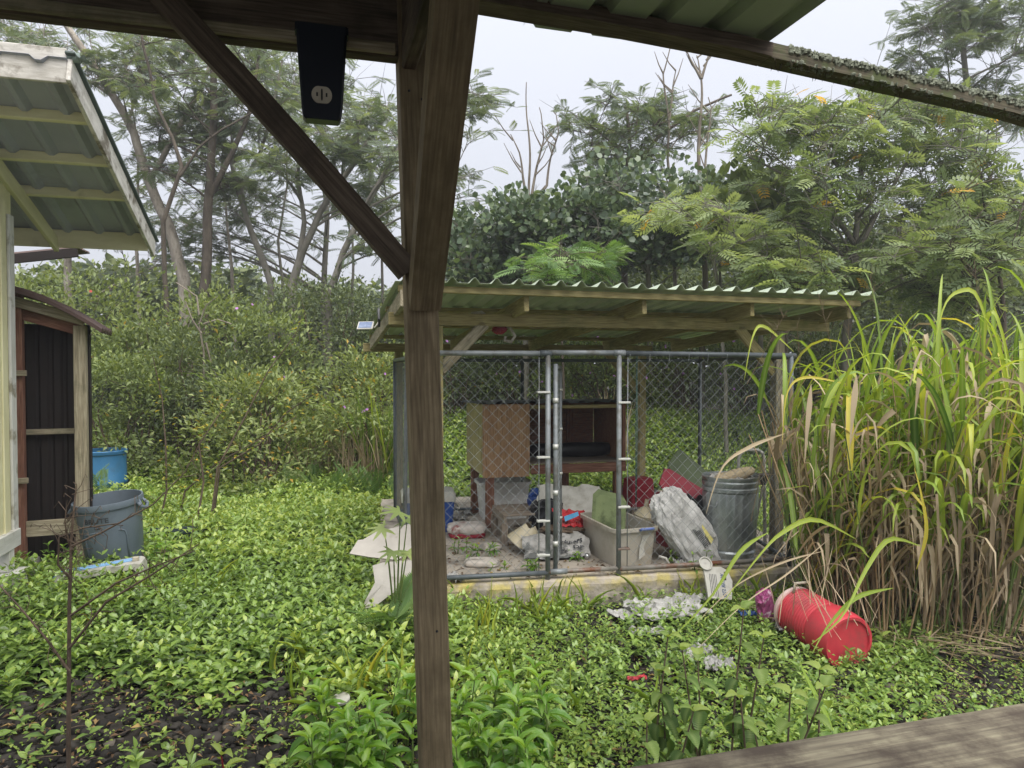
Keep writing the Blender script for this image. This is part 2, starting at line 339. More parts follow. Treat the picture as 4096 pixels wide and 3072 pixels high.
def slab_mat():
    m = surf('slab_concrete', [(.25, C('7d766c')), (.5, C('a39a8d')), (.8, C('b8aea0'))], (5, 5, 5), 10, .9, .5, bscale=26, spots=C('57514a'), spot_scale=2.6, spot_lo=.5, spot_hi=.66, dist=.02)
    nd, ln = m.node_tree.nodes, m.node_tree.links; b = next(n for n in nd if n.type == 'BSDF_PRINCIPLED'); old = b.inputs['Base Color'].links[0].from_socket
    tc = nd.new("ShaderNodeTexCoord"); sx = nd.new("ShaderNodeSeparateXYZ"); ln.new(tc.outputs['Object'], sx.inputs[0])
    my = nd.new("ShaderNodeMapRange"); my.inputs[1].default_value = .16; my.inputs[2].default_value = .05; ln.new(sx.outputs[1], my.inputs[0])
    mz = nd.new("ShaderNodeMapRange"); mz.inputs[1].default_value = .10; mz.inputs[2].default_value = .17; ln.new(sx.outputs[2], mz.inputs[0])
    no = nd.new("ShaderNodeTexNoise"); no.inputs['Scale'].default_value = 7; no.inputs['Detail'].default_value = 8; ln.new(tc.outputs['Object'], no.inputs['Vector'])
    mn = nd.new("ShaderNodeMapRange"); mn.inputs[1].default_value = .42; mn.inputs[2].default_value = .60; mn.inputs[4].default_value = .8; ln.new(no.outputs[0], mn.inputs[0])
    a = nd.new("ShaderNodeMath"); a.operation = 'MULTIPLY'; ln.new(my.outputs[0], a.inputs[0]); ln.new(mz.outputs[0], a.inputs[1])
    a2 = nd.new("ShaderNodeMath"); a2.operation = 'MULTIPLY'; ln.new(a.outputs[0], a2.inputs[0]); ln.new(mn.outputs[0], a2.inputs[1])
    mx = nd.new("ShaderNodeMix"); mx.data_type = 'RGBA'; ln.new(a2.outputs[0], mx.inputs[0]); ln.new(old, mx.inputs[6]); mx.inputs[7].default_value = C('b5a75f'); ln.new(mx.outputs[2], b.inputs['Base Color'])
    return m
M_slab = slab_mat()
M_pier = surf('pier_concrete', [(.3, C('8c8981')), (.7, C('aaa69d'))], (7, 7, 7), 8, .9, .3, bscale=50, spots=C('8a6a54'), spot_scale=3, spot_lo=.6, spot_hi=.75)
M_dsheet = surf('dark_corrugated', [(.3, C('1a1412')), (.7, C('271f1c'))], (3, 3, 3), 5, .7, .1)
M_brownroof = surf('brown_corrugated', [(.3, C('4a3833')), (.7, C('63504a'))], (3, 3, 3), 6, .6, .1)
M_black = surf('black_plastic', [(.3, C('15161a')), (.7, C('26272c'))], (6, 6, 6), 5, .4, .15)
M_navy = surf('navy_plastic', [(.3, C('10151f')), (.7, C('171d2a'))], (4, 4, 4), 4, .35, .03)
M_ivory = surf('ivory_plastic', [(.3, C('a19a88')), (.7, C('bdb6a4'))], (20, 20, 20), 5, .6, .03)
M_blue = surf('blue_barrel_plastic', [(.3, C('2c628c')), (.7, C('3d78a4'))], (3, 3, 3), 6, .5, .05, spots=C('3a6888'), spot_scale=4, spot_lo=.56, spot_hi=.7)
M_cooler = surf('cooler_blue', [(.3, C('1e3f82')), (.7, C('2a4f96'))], (3, 3, 3), 5, .45, .05)
M_cwhite = surf('dirty_white_plastic', [(.3, C('a8a69d')), (.7, C('c0beb6'))], (4, 4, 4), 7, .5, .05, spots=C('858071'), spot_scale=4, spot_lo=.52, spot_hi=.72)
M_tote = surf('clouded_tote_plastic', [(.3, C('a39d90')), (.7, C('bdb8ae'))], (3, 3, 3), 7, .45, .06, spots=C('857c68'), spot_scale=3, spot_lo=.48, spot_hi=.7, trans=.25)
M_grey = surf('grey_can_plastic', [(.3, C('59646e')), (.7, C('6b7680'))], (3, 3, 3), 6, .5, .06, spots=C('4e565c'), spot_scale=3, spot_lo=.55, spot_hi=.75)
M_teal = surf('dark_tub_plastic', [(.3, C('1c2a30')), (.7, C('2a3a40'))], (4, 4, 4), 5, .45, .06)
M_redp = surf('red_plastic', [(.3, C('7c1829')), (.7, C('942334'))], (4, 4, 4), 6, .42, .05, spots=C('7c2630'), spot_scale=4, spot_lo=.55, spot_hi=.72)
M_jug = surf('red_jug_plastic', [(.3, C('b53340')), (.7, C('cb4750'))], (4, 4, 4), 6, .45, .05, spots=C('8f4a48'), spot_scale=5, spot_lo=.5, spot_hi=.7)
M_lidg = surf('green_lid_plastic', [(.3, C('6f7d55')), (.7, C('8a9769'))], (5, 5, 5), 8, .6, .1, spots=C('55603f'), spot_scale=6, spot_lo=.5, spot_hi=.66)
M_dgreen = surf('dark_green_plastic', [(.3, C('4a5638')), (.7, C('5f6c49'))], (5, 5, 5), 8, .55, .1)
M_can = surf('galvanised_can', [(.3, C('7a8083')), (.5, C('989e9f')), (.72, C('b5babb'))], (7, 7, 3), 8, .42, .05, metal=.6, spots=C('71746f'), spot_scale=3.5, spot_lo=.5, spot_hi=.68)
M_sack = surf('white_sack', [(.35, C('888783')), (.65, C('b0afac'))], (9, 9, 9), 8, .6, .35, bscale=30, spots=C('6d6b66'), spot_scale=5, spot_lo=.55, spot_hi=.68)
M_sackw = surf('bright_white_sack', [(.35, C('a5a4a1')), (.65, C('c6c5c2'))], (9, 9, 9), 8, .6, .35, bscale=30, spots=C('8d8b86'), spot_scale=5, spot_lo=.56, spot_hi=.68)
M_sackp = surf('printed_sack', [(.4, C('95938e')), (.6, C('b2b0ac'))], (9, 9, 9), 8, .55, .35, bscale=30, spots=C('5d5f5c'), spot_scale=6, spot_lo=.52, spot_hi=.6)
M_ink = surf('dark_print', [(.3, C('2c2e30')), (.7, C('44464a'))], (30, 30, 30), 4, .6, 0)
M_inkblue = surf('blue_print', [(.3, C('31405c')), (.7, C('45567a'))], (30, 30, 30), 4, .6, 0)
M_pink = surf('pink_packaging', [(.3, C('8f3a6c')), (.7, C('b06490'))], (12, 12, 12), 6, .4, .2, spots=C('d9c6cf'), spot_scale=12, spot_lo=.55, spot_hi=.62)
M_redbox = surf('red_packaging', [(.3, C('a8242c')), (.7, C('c83a40'))], (12, 12, 12), 6, .5, .2, spots=C('6a3a34'), spot_scale=8, spot_lo=.52, spot_hi=.62)
M_bluebox = surf('sky_blue_print', [(.3, C('3d8ab8')), (.7, C('58a2ca'))], (12, 12, 12), 4, .5, .05)
M_yprint = surf('yellow_print', [(.3, C('c9bd63')), (.7, C('ddd38c'))], (20, 20, 20), 4, .6, 0)
M_cloth = surf('beige_cloth', [(.3, C('97876c')), (.7, C('b5a68a'))], (60, 60, 60), 4, .95, .4)
M_dirty = surf('stained_cushion', [(.3, C('b0a79f')), (.7, C('cfc8c1'))], (12, 12, 12), 8, .9, .3, spots=C('8b5a55'), spot_scale=4, spot_lo=.58, spot_hi=.66)
M_stone = surf('pale_stone', [(.3, C('a29a90')), (.7, C('c6beb4'))], (14, 14, 14), 9, .9, .5, spots=C('807a70'), spot_scale=8)
M_cone = surf('cloudy_cone_plastic', [(.3, C('b0a587')), (.7, C('c9bfa4'))], (4, 4, 4), 6, .4, .05, trans=.3)
M_panel = surf('white_panel', [(.35, C('9c978f')), (.65, C('b3aea6'))], (3, 3, 3), 7, .7, .15, spots=C('8a8378'), spot_scale=4, spot_lo=.6, spot_hi=.7)
M_ball = surf('silver_ball', [(.3, C('a9a9a9')), (.7, C('c4c4c4'))], (8, 8, 8), 3, .3, .02, metal=.8)
M_rope = surf('green_cord', [(.3, C('24453f')), (.7, C('6d8a80'))], (90, 90, 90), 2, .8, .2)
M_solar = surf('solar_cells', [(.3, C('5d6a86')), (.7, C('7c88a0'))], (20, 20, 20), 3, .25, 0)
M_gravel = surf('lava_gravel', [(.3, C('2a2622')), (.5, C('3f3a34')), (.75, C('5f564c'))], (9, 9, 9), 8, .95, .6, bscale=60)
M_ground = surf('soil', [(.3, C('221f1b')), (.6, C('322d27')), (.8, C('403a31'))], (4, 4, 4), 10, 1.0, .6, bscale=30)
M_barkp = surf('pale_bark', [(.3, C('6f675a')), (.55, C('9a9184')), (.75, C('bbb3a6'))], (7, 7, 3), 8, .9, .4, spots=C('4e473c'), spot_scale=4, spot_lo=.55, spot_hi=.7)
M_barkd = surf('dark_bark', [(.3, C('3c352c')), (.6, C('5e554a')), (.8, C('7b7265'))], (7, 7, 3), 8, .9, .4)
M_barkg = surf('grey_bark', [(.3, C('5f5b52')), (.7, C('8b867b'))], (6, 6, 3), 7, .9, .3)
M_dead = surf('dead_wood', [(.3, C('655c50')), (.7, C('90877a'))], (8, 8, 4), 7, .95, .4)
M_twig = surf('brown_twig', [(.3, C('4c4036')), (.7, C('70604f'))], (12, 12, 12), 5, .9, .3)
M_stem = surf('green_stem', [(.3, C('4d5f2e')), (.7, C('6e7f42'))], (12, 12, 12), 4, .7, .1)
M_lichen = surf('lichen', [(.3, C('5f6254')), (.7, C('959a86'))], (50, 50, 50), 6, 1, .6)
M_moss = wood('mossy_purlin', C('3e3a30'), C('5c5647'), C('78715c'), C('56603c'), .48, .6, 9)

L_cover = leafmat('ground_cover_leaf', [(0, G(.04, .085, .02)), (.45, G(.135, .235, .045)), (.8, G(.26, .385, .075)), (1, G(.40, .48, .10))], .30, .28, vein=.3, spec=.55)
L_weed = leafmat('small_weed_leaf', [(0, G(.08, .15, .025)), (.5, G(.20, .31, .055)), (1, G(.36, .44, .10))], .45, .33)
L_front = leafmat('bright_shrub_leaf', [(0, G(.055, .15, .02)), (.5, G(.12, .27, .03)), (1, G(.27, .43, .05))], .33, .35, vein=.35, spec=.5)
L_ribbed = leafmat('ribbed_leaf', [(0, G(.06, .12, .03)), (.5, G(.14, .235, .05)), (1, G(.34, .42, .09))], .42, .35, vein=.35, spec=.4, ribs=4.2)
L_alb = leafmat('feathery_leaf', [(0, G(.07, .10, .065)), (.5, G(.14, .185, .105)), (1, G(.24, .285, .15))], .5, .4)
L_senna = leafmat('senna_leaf', [(0, G(.115, .16, .08)), (.5, G(.22, .285, .14)), (.94, G(.33, .39, .19)), (.97, G(.55, .38, .05)), (1, G(.6, .36, .05))], .45, .42)
L_clusia = leafmat('round_leaf', [(0, G(.055, .088, .052)), (.5, G(.115, .165, .09)), (1, G(.22, .285, .13))], .3, .22, spec=.6)
L_shrub = leafmat('shrub_leaf', [(0, G(.08, .115, .045)), (.5, G(.19, .245, .085)), (.95, G(.33, .38, .14)), (1, G(.45, .30, .05))], .45, .32)
L_dark = leafmat('understorey_leaf', [(0, G(.055, .08, .042)), (.5, G(.125, .165, .075)), (1, G(.24, .28, .11))], .5, .3)
L_yel = leafmat('yellowing_leaf', [(0, G(.10, .17, .03)), (.5, G(.2, .28, .045)), (.8, G(.55, .42, .04)), (1, G(.7, .42, .03))], .45, .35)
L_grass = leafmat('cane_grass', [(0, G(.07, .15, .025)), (.5, G(.23, .34, .045)), (.85, G(.42, .49, .07)), (1, G(.6, .5, .07))], .42, .38, spec=.4, vein=.3)
L_dry = leafmat('dry_grass', [(0, G(.18, .135, .085)), (.5, G(.38, .30, .195)), (1, G(.58, .48, .32))], .7, .25, tcol=(.5, .38, .2, 1))
L_fern = leafmat('fern_leaf', [(0, G(.075, .14, .045)), (.5, G(.15, .26, .08)), (1, G(.28, .38, .14))], .45, .35)
L_gravel = leafmat('lava_stone', [(0, C('1b1a19')), (.5, C('302e2b')), (.85, C('4a4641')), (1, C('696259'))], .95, .0, spec=.15)
L_litter = leafmat('fallen_leaf', [(0, G(.07, .04, .02)), (.5, G(.2, .12, .06)), (1, G(.42, .3, .1))], .8, .1)
L_purple = leafmat('violet_petal', [(0, G(.4, .16, .5)), (1, G(.62, .32, .68))], .6, .3, tcol=(.6, .3, .7, 1))
L_redfl = leafmat('red_petal', [(0, G(.5, .06, .05)), (1, G(.65, .13, .09))], .6, .3, tcol=(.6, .1, .1, 1))
# ------------------------------------------------------------------ setting: ground
def ground_z(x, y):
    v = Vector((x * .35, y * .35, 0)); t = min(1, max(0, (y - 9.2) / 4.2)); s = .9 * t * t * (3 - 2 * t)
    return .05 * mnoise.noise(v) - .02 + s
def grid_ground():
    V, Fc = [], []
    xs = sorted(set([-90, -60, -30, -18] + [round(-12 + .4 * i, 3) for i in range(61)] + [18, 30, 60, 90]))
    ys = sorted(set([-40, -20, -6] + [round(-2 + .4 * i, 3) for i in range(56)] + [24, 32, 60, 120]))
    for y in ys:
        for x in xs: V.append((x, y, ground_z(x, y)))
    n = len(xs)
    for j in range(len(ys) - 1):
        for i in range(n - 1): Fc.append((j * n + i, j * n + i + 1, (j + 1) * n + i + 1, (j + 1) * n + i))
    return V, Fc
ground = tag(pm('ground', *grid_ground(), M_ground, smooth=True), 'dark volcanic soil under the weeds of the yard', kind='structure')

# ------------------------------------------------------------------ corrugated sheets
def ribbed_vf(length, width, pitch, rib_h, rib_w, top_w, th=.0015, phase=0.0, sag=None, flat_min=0.0, nseg=1, curl=None):
    """ribbed sheet: x along the ribs (0..length), y across (0..width), ribs rising in +z"""
    ys = [0.0]; zs = [0.0]; y = phase
    while y < width - 1e-6:
        for dy, z in ((0, 0), ((rib_w - top_w) / 2, rib_h), ((rib_w + top_w) / 2, rib_h), (rib_w, 0)):
            q = y + dy
            if ys[-1] + 1e-4 < q < width - 1e-4: ys.append(q); zs.append(z)
        y += pitch
    ys.append(width); zs.append(0.0)
    V, Fc = [], []; n = len(ys)
    for side in (0, 1):
        for s in range(nseg + 1):
            x = length * s / nseg
            for q, z in zip(ys, zs):
                dz = (sag(x, q) if sag else 0.0)
                V.append(Vector((x, q, z + dz - side * th)))
    S = (nseg + 1) * n
    for s in range(nseg):
        for i in range(n - 1):
            a = s * n + i; Fc.append((a, a + n, a + n + 1, a + 1)); Fc.append((S + a + 1, S + a + n + 1, S + a + n, S + a))
    for i in range(n - 1): Fc.append((i, i + 1, S + i + 1, S + i)); a = nseg * n + i; Fc.append((a + 1, a, S + a, S + a + 1))
    for s in range(nseg):
        a = s * n; Fc.append((a + n, a, S + a, S + a + n)); a = s * n + n - 1; Fc.append((a, a + n, S + a + n, S + a))
    return V, Fc
def plane_m(o, x, y):
    x = Vector(x).normalized(); z = x.cross(Vector(y)).normalized(); y = z.cross(x)
    return Matrix(((x.x, y.x, z.x, o[0]), (x.y, y.y, z.y, o[1]), (x.z, y.z, z.z, o[2]), (0, 0, 0, 1)))

# ------------------------------------------------------------------ porch the picture is taken from
PA = 15.6; PU, PN = U(PA), -W_(PA)          # along the beam, and out towards the viewer
porch = thing('porch', 'dark weathered timber porch frame with corner post, beam, braces and metal roof', 'porch', (-.3, 2.0, 0))
pc_top = at(1660, 213, 2.0) ; pc_bot = at(1751, 3072, 2.0)
pdir = (pc_top - pc_bot); pdir.y = 0
p_foot = pc_bot + pdir * ((0.0 - pc_bot.z) / pdir.z); p_head = pc_bot + pdir * ((2.98 - pc_bot.z) / pdir.z)
off = -PN * .045
board('post', p_foot + off, p_head + off, .089, .089, M_post, porch, up=PN, bev=.005)
bz = at(1590, 231, 2.0).z; b_at = at(1590, 231, 2.0)
def beam_pt(s, z): return Vector((b_at.x, b_at.y, 0)) + PU * s + UP * z
board('beam', beam_pt(-3.2, bz + .115) - PN * .02, beam_pt(.02, bz + .115) - PN * .02, .04, .23, M_porch, porch)
board('beam', beam_pt(-3.2, bz + .13) - PN * .062, beam_pt(.02, bz + .13) - PN * .062, .04, .23, M_porch, porch)
board('beam_trim', beam_pt(-3.2, bz + .018) + PN * .011, beam_pt(-.005, bz + .018) + PN * .011, .02, .03, M_pinegrey, porch)
# knee brace in the plane of the beam
kb0 = at(640, 60, 1.80) + UP * .05; kb1 = at(1632, 1088, 1.985)
nb = 7; pts = []
for i in range(nb):
    t = i / (nb - 1); p = kb0.lerp(kb1, t) + UP * (.012 * math.sin(math.pi * t)); pts.append(p)
def swept(name, pts, w, h, mat, parent, side):
    V, Fc = [], []
    for i, p in enumerate(pts):
        t = (pts[min(i + 1, len(pts) - 1)] - pts[max(i - 1, 0)]).normalized(); s = Vector(side); n = t.cross(s).normalized(); s = n.cross(t)
        for a, b in ((-1, -1), (1, -1), (1, 1), (-1, 1)): V.append(p + s * (a * w / 2) + n * (b * h / 2))
    for i in range(len(pts) - 1):
        for k in range(4): k2 = (k + 1) % 4; Fc.append((i * 4 + k, (i + 1) * 4 + k, (i + 1) * 4 + k2, i * 4 + k2))
    n = len(pts) - 1; Fc += [(0, 1, 2, 3), (n * 4 + 3, n * 4 + 2, n * 4 + 1, n * 4)]
    x = (pts[-1] - pts[0]).normalized(); M = frame_m(pts[0], x); Mi = M.inverted()
    return pm(name, [Mi @ v for v in V], Fc, mat, parent, M=M)
swept('knee_brace', pts, .045, .062, M_porch, porch, PN)
# knee brace rising towards the viewer
q0 = at(1703, 1148, 1.95); q1 = at(1850, -330, 1.29)
swept('knee_brace', [q0.lerp(q1, t) for t in (-.06, .25, .5, .75, 1)], .085, .075, M_post, porch, PU)
board('tie_beam', Vector((q1.x, q1.y, 0)) - PN * .75 + UP * (q1.z + .12), Vector((q1.x, q1.y, 0)) + PN * 2.2 + UP * (q1.z + .12), .04, .19, M_porch, porch)
for a, z in ((.02, 2.2), (-.02, 2.21), (.015, 2.7), (-.02, 2.72), (.01, 1.2), (-.015, .75)):
    p_ = pc_bot + pdir * ((z - pc_bot.z) / pdir.z); tube('nail', [p_ + PU * a - PN * .002, p_ + PU * a + PN * .0025], .0035, M_black, porch, 8)
# eave purlin: straight under the roof, rotten, mossy and drooping beyond it
pur = [at(1250, -85, 1.985), at(1927, 2, 2.166), at(2400, 84, 2.272), at(2937, 190, 2.409), at(3060, 218, 2.445)]
swept('eave_purlin', pur, .085, .046, M_porch, porch, PN)
rot = [at(3060, 218, 2.445), at(3297, 272, 2.51), at(3550, 330, 2.584), at(3800, 385, 2.66), at(4026, 438, 2.74), at(4200, 492, 2.80)]
moss = swept('rotten_purlin_end', rot, .075, .05, M_moss, porch, PN); moss['label'] = 'mossy lichen-covered rotten end of the eave purlin'
lv = []
for i in range(1300):
    t = (.06 + .94 * random.random()) * (len(rot) - 1); k = min(int(t), len(rot) - 2); p = rot[k].lerp(rot[k + 1], t - k)
    a = random.choice([1, 1, 1, -1]); d = UP * (.022 if a > 0 else -.022) + PN * random.uniform(.0, .042) if random.random() < .7 else UP * random.uniform(.005, .024) + PN * .038
    V, Fc = lumpy_vf(*(random.uniform(.002, .0085) for _ in range(3)), 6, 3, .5, 3, 1, i)
    lv.append(([v + p + d for v in V], Fc))
lich = pm('lichen_crust', *merge_vf(lv), M_lichen, moss); lich['kind'] = 'stuff'
hv = []
for i in range(110):
    t = random.random() * (len(rot) - 1.1); k = min(int(t), len(rot) - 2); p = rot[k].lerp(rot[k + 1], t - k) - UP * .024 + PN * random.uniform(-.03, .04)
    hv.append(tube_vf([p, p + Vector((random.uniform(-.008, .008), 0, -random.uniform(.006, .022)))], [.0022, .0006], 3, False))
hm = pm('hanging_moss', *merge_vf(hv), M_barkd, moss); hm['kind'] = 'stuff'
# roof sheets over the porch (ribs run towards the viewer)
ro = at(3060, 182, 2.445); ro2 = at(1250, -128, 1.985)
along = (ro2 - ro).normalized()
wsh = .80
for i in range(5):
    o0 = ro + along * (i * wsh) + UP * (.002 * (i % 2))
    V, Fc = ribbed_vf(2.9, wsh + .03, .197, -.028, .075, .03, phase=.0 if i == 0 else .03, nseg=1)
    pm('roof_sheet', V, Fc, M_porchroof, porch, M=plane_m(o0 + UP * .003 - PN * .10, PN + UP * .004, along))
# handrail
h0, h1 = at(2480, 3072, .977), at(4096, 2805, 1.17)
hd = (h1 - h0); hd.z = 0; hd.normalize(); hn = Vector((hd.y, -hd.x, 0))
rl = thing('handrail', 'flat weathered timber handrail with grey and brown mottled top', 'handrail', h0 - UP * .9 + hn * .1)
board('rail_cap', h0 - hd * 1.2 + hn * .095 - UP * .019, h1 + hd * .9 + hn * .095 - UP * .019, .19, .038, M_rail, rl)
board('rail_support', h0 - hd * 1.2 + hn * .11 - UP * .084, h1 + hd * .9 + hn * .11 - UP * .084, .038, .089, M_rail, rl)
for s in (-.9, .9 + .2): 
    q = h0 + hd * s + hn * .11; board('baluster_post', Vector((q.x, q.y, .0)), q - UP * .13, .085, .085, M_post, rl, up=hn)
# navy box hung on the beam
nbx = at(1287, 100, 1.885)
tb = thing('hanging_box', 'navy blue tapered box with round cream disc hanging from dark beam', 'box', nbx)
Mb = plane_m(nbx, PU, UP)   # x along beam, y up, z towards viewer
wt, wb_, hh = .066, .052, .248
rg = []
for y, w in ((-hh, wb_ * .80), (-hh + .008, wb_ * .93), (-hh + .03, wb_), (-.02, wt * .985), (-.02, wt * 1.03), (.0, wt * 1.03)):
    rg.append([Vector((-w, y, -.035)), Vector((w, y, -.035)), Vector((w, y, .0)), Vector((w * .9, y, .006)), Vector((-w * .9, y, .006)), Vector((-w, y, .0))])
pm('housing', *rings_vf(rg), M_navy, tb, M=Mb)
n = 28; ring = []
disc = [(.026 * math.cos(2 * math.pi * k / n), .025 * max(-.86, min(.86, math.sin(2 * math.pi * k / n)))) for k in range(n)]
V, Fc = prism_vf(disc, .004)
dk = pm('outlet_disc', V, Fc, M_ivory, tb, M=Mb @ Matrix.Translation((-.001, -.185, .006)))
for x, y, w, h in ((-.012, 0, .0022, .005), (.012, 0, .0022, .005), (0, .012, .0018, .003), (0, -.012, .0018, .003), (0, 0, .0024, .011)):
    pm('slot', *prism_vf([(x - w, y - h), (x + w, y - h), (x + w, y + h), (x - w, y + h)], .001), M_black, dk, M=Mb @ Matrix.Translation((-.001, -.185, .0102)))

# ------------------------------------------------------------------ cream house on the left
HU, HW = U(PA), W_(PA)
R1 = at(277, 305, 4.8); R2 = at(602, 1000, 7.2)
R2 = Vector((R1.x, R1.y, 0)) + HW * 2.5 + UP * R2.z
slope = (R2 - R1); sdir = slope.normalized(); SL = slope.length; rn = HU.cross(sdir).normalized()
if rn.z < 0: rn = -rn
wall_far = at(63, 2110, 5.9)
house = thing('house', 'cream house corner with white trim and metal roof overhang on concrete piers', 'house', (wall_far.x, wall_far.y, 0))
board('rake_board', R1 + rn * .04 - sdir * .02, R2 + rn * .04 + sdir * .06, .03, .17, M_fascia, house, up=rn)
board('fascia', R1 + rn * .075 - HU * .017, R1 + rn * .075 - HU * 3.2, .03, .23, M_fascia, house, up=UP)
ob = R1 + rn * .105
for i in range(4):
    V, Fc = ribbed_vf(SL + .12, .82, .27, .035, .11, .035, phase=.06)
    pm('roof_sheet', V, Fc, M_soffit, house, M=plane_m(ob - HU * (.03 + .8 * (i + 1)) - sdir * .05 + rn * .003 * (i % 2), sdir, HU))
board('rake_flashing', R1 + rn * .146 - sdir * .06 + HU * .008, R2 + rn * .146 + sdir * .1 + HU * .008, .06, .02, M_drip, house, up=rn)
V, Fc = tube_vf([R1 + rn * .15 + HU * .05, R1 + rn * .15 - HU * 3.2], [.035, .035], 8); pm('ridge_cap', V, Fc, M_rooftop, house, True)
V, Fc = sheet_vf(.1, .09, 6, 6, .03, 4, 3); pm('bent_cap_end', [v + R1 + rn * .15 + HU * .06 - UP * .03 for v in V], Fc, M_rooftop, house)
for s in (.214, .43, .64):
    a = R1 + slope * s + rn * .062
    board('purlin', a - HU * .018, a - HU * 3.2, .04, .085, M_cream, house, up=rn)
e = R1 + slope * .95 + rn * .02
board('eave_fascia', e - HU * .018, e - HU * 3.2, .036, .17, M_cream, house, up=UP)
board('eave_fascia', e - HU * .018 + UP * .075 + HW * .03 , e - HU * 3.2 + UP * .075 + HW * .03, .03, .07, M_cream, house, up=UP)
# side wall receding on the left, corner trim, rafter
wl_in = -HU * .06
wz0 = wall_far.z; ztop = lambda d: R1.z + (d - R1.dot(HW)) / (R2.dot(HW) - R1.dot(HW)) * (R2.z - R1.z)
far2 = Vector((wall_far.x, wall_far.y, 0)); near2 = far2 - HW * 3.4
V = []
for p in (near2, far2):
    for w in (0, -.1):
        q = p + HU * w; V += [q + UP * wz0, q + UP * (ztop(p.dot(HW)) + .02 if p is far2 else 3.9)]
Fc = [(0, 4, 5, 1), (2, 3, 7, 6), (1, 5, 7, 3), (0, 2, 6, 4), (0, 1, 3, 2), (4, 6, 7, 5)]
pm('side_wall', V, Fc, M_cream, house)
bw = far2 - HU * .1
V = [bw + UP * wz0, bw + UP * 3.25, bw - HU * 3 + UP * wz0, bw - HU * 3 + UP * 3.25]; V += [v - HW * .1 for v in V]
pm('back_wall', V, [(0, 2, 3, 1), (4, 5, 7, 6), (0, 1, 5, 4), (2, 6, 7, 3), (1, 3, 7, 5), (0, 4, 6, 2)], M_cream, house)
board('corner_trim', far2 + HU * .012 + UP * (wz0 - .02) - HW * .05, far2 + HU * .012 + UP * 3.2 - HW * .05, .022, .10, M_white, house, up=HW)
board('corner_trim', far2 + HU * .006 - HW * .19 + UP * (wz0 - .06), far2 + HU * .006 - HW * .19 + UP * 3.3, .014, .09, M_cream, house, up=HW)
rs = R1 + slope * .30 - HU * ((R1 - far2).dot(HU) - .02); re = R1 + slope * .97 - HU * ((R1 - far2).dot(HU) - .02)
board('rafter', rs - rn * .03, re - rn * .03, .04, .13, M_cream, house, up=rn)
board('girder', near2 + UP * (wz0 - .07), far2 + UP * (wz0 - .07) - HW * .02, .09, .14, M_white, house)
pq = at(20, 2230, 5.72); pq = Vector((pq.x, pq.y, 0))
board('pier_post', pq + UP * .30, pq + UP * (wz0 - .1), .10, .10, M_white, house, up=HU)
def pier(c, w, h, top, parent, rot=PA, name='concrete_pier', z0=0):
    V, Fc = rings_vf([rring(w / 2, w / 2, .012, z0, 2), rring(w / 2 * top, w / 2 * top, .01, h, 2)])
    return pm(name, V, Fc, M_pier, parent, M=Matrix.Translation(c) @ Matrix.Rotation(math.radians(rot), 4, 'Z'))
pier(pq, .44, .10, .98, house, name='pier_base'); pier(pq + UP * .1, .27, .18, .8, house)
box('termite_cap', pq + UP * .292, .26, .26, .008, M_white, house, PA)
# dark lean-to roof edge glimpsed under the eave
aw = thing('lean_to_roof', 'dark brown lean-to roof edge under the cream eave', 'roof', dp(30, 560, 7.6) - UP * .2)
w0, w1 = dp(-40, 566, 7.4), dp(168, 545, 7.75)
V, Fc = ribbed_vf((w1 - w0).length, 1.2, .15, .02, .08, .03); pm('roof_sheet', V, Fc, M_brownroof, aw, M=plane_m(w0 + UP * .05, (w1 - w0), HW * 1 + UP * .12))
board('edge_board', w0, w1, .04, .10, M_dsheet, aw)

# ------------------------------------------------------------------ brown shed beside the house
sp0 = at(75, 2240, 6.3); sp1 = at(300, 1990, 6.3)
SA = 22; SU, SW = U(SA), W_(SA)
s0 = Vector((sp0.x, sp0.y, 0)); s1 = s0 + SU * .50
shed = thing('shed', 'narrow open-fronted shed of red-brown posts and dark corrugated panels', 'shed', s0)
board('post', s0 + UP * .23, s0 + UP * 2.60, .10, .12, M_red, shed, up=SU)
board('post', s1 + UP * .05, s1 + UP * 2.33, .10, .10, M_pinegrey, shed, up=SU)
board('post_block', s0 + UP * .23 + SU * (-.02) - SW * .062, s0 + UP * .55 - SU * .02 - SW * .062, .02, .11, M_red, shed, up=SU)
pier(s0, .34, .22, .78, shed, SA)
board('header', s0 + UP * 2.54 - SU * .02 - SW * .07, s1 + UP * 2.37 + SU * .05 - SW * .07, .04, .09, M_pinegrey, shed)
board('header', s0 + UP * 2.44 + SW * .02, s1 + UP * 2.29 + SW * .02, .04, .10, M_red, shed)
board('girt', s0 + UP * 1.36 + SW * .16, s1 + SU * .02 + UP * 1.36 + SW * .16, .04, .05, M_pinegrey, shed)
board('sill', s0 + UP * .50 + SW * .02, s1 + UP * .50 + SW * .02, .04, .14, M_pinegrey, shed)
V, Fc = ribbed_vf(2.3, .80, .11, .018, .06, .02); pm('back_panel', V, Fc, M_dsheet, shed, M=plane_m(s0 + SW * .22 - SU * .25 + UP * .05, UP, SU))
V, Fc = ribbed_vf(2.2, .14, .11, .018, .06, .02); pm('side_panel', V, Fc, M_dsheet, shed, M=plane_m(s1 + SU * .055 + UP * .05 + SW * .05, UP, SW))
V, Fc = ribbed_vf(2.6, .30, .11, .018, .06, .02); pm('side_panel', V, Fc, M_dsheet, shed, M=plane_m(s0 - SU * .2 + UP * .05 - SW * .03, UP, SW))
def droop(x, y): return -.10 * (max(0, x - .35) / .5) ** 1.6 + .008 * math.sin(y * 40)
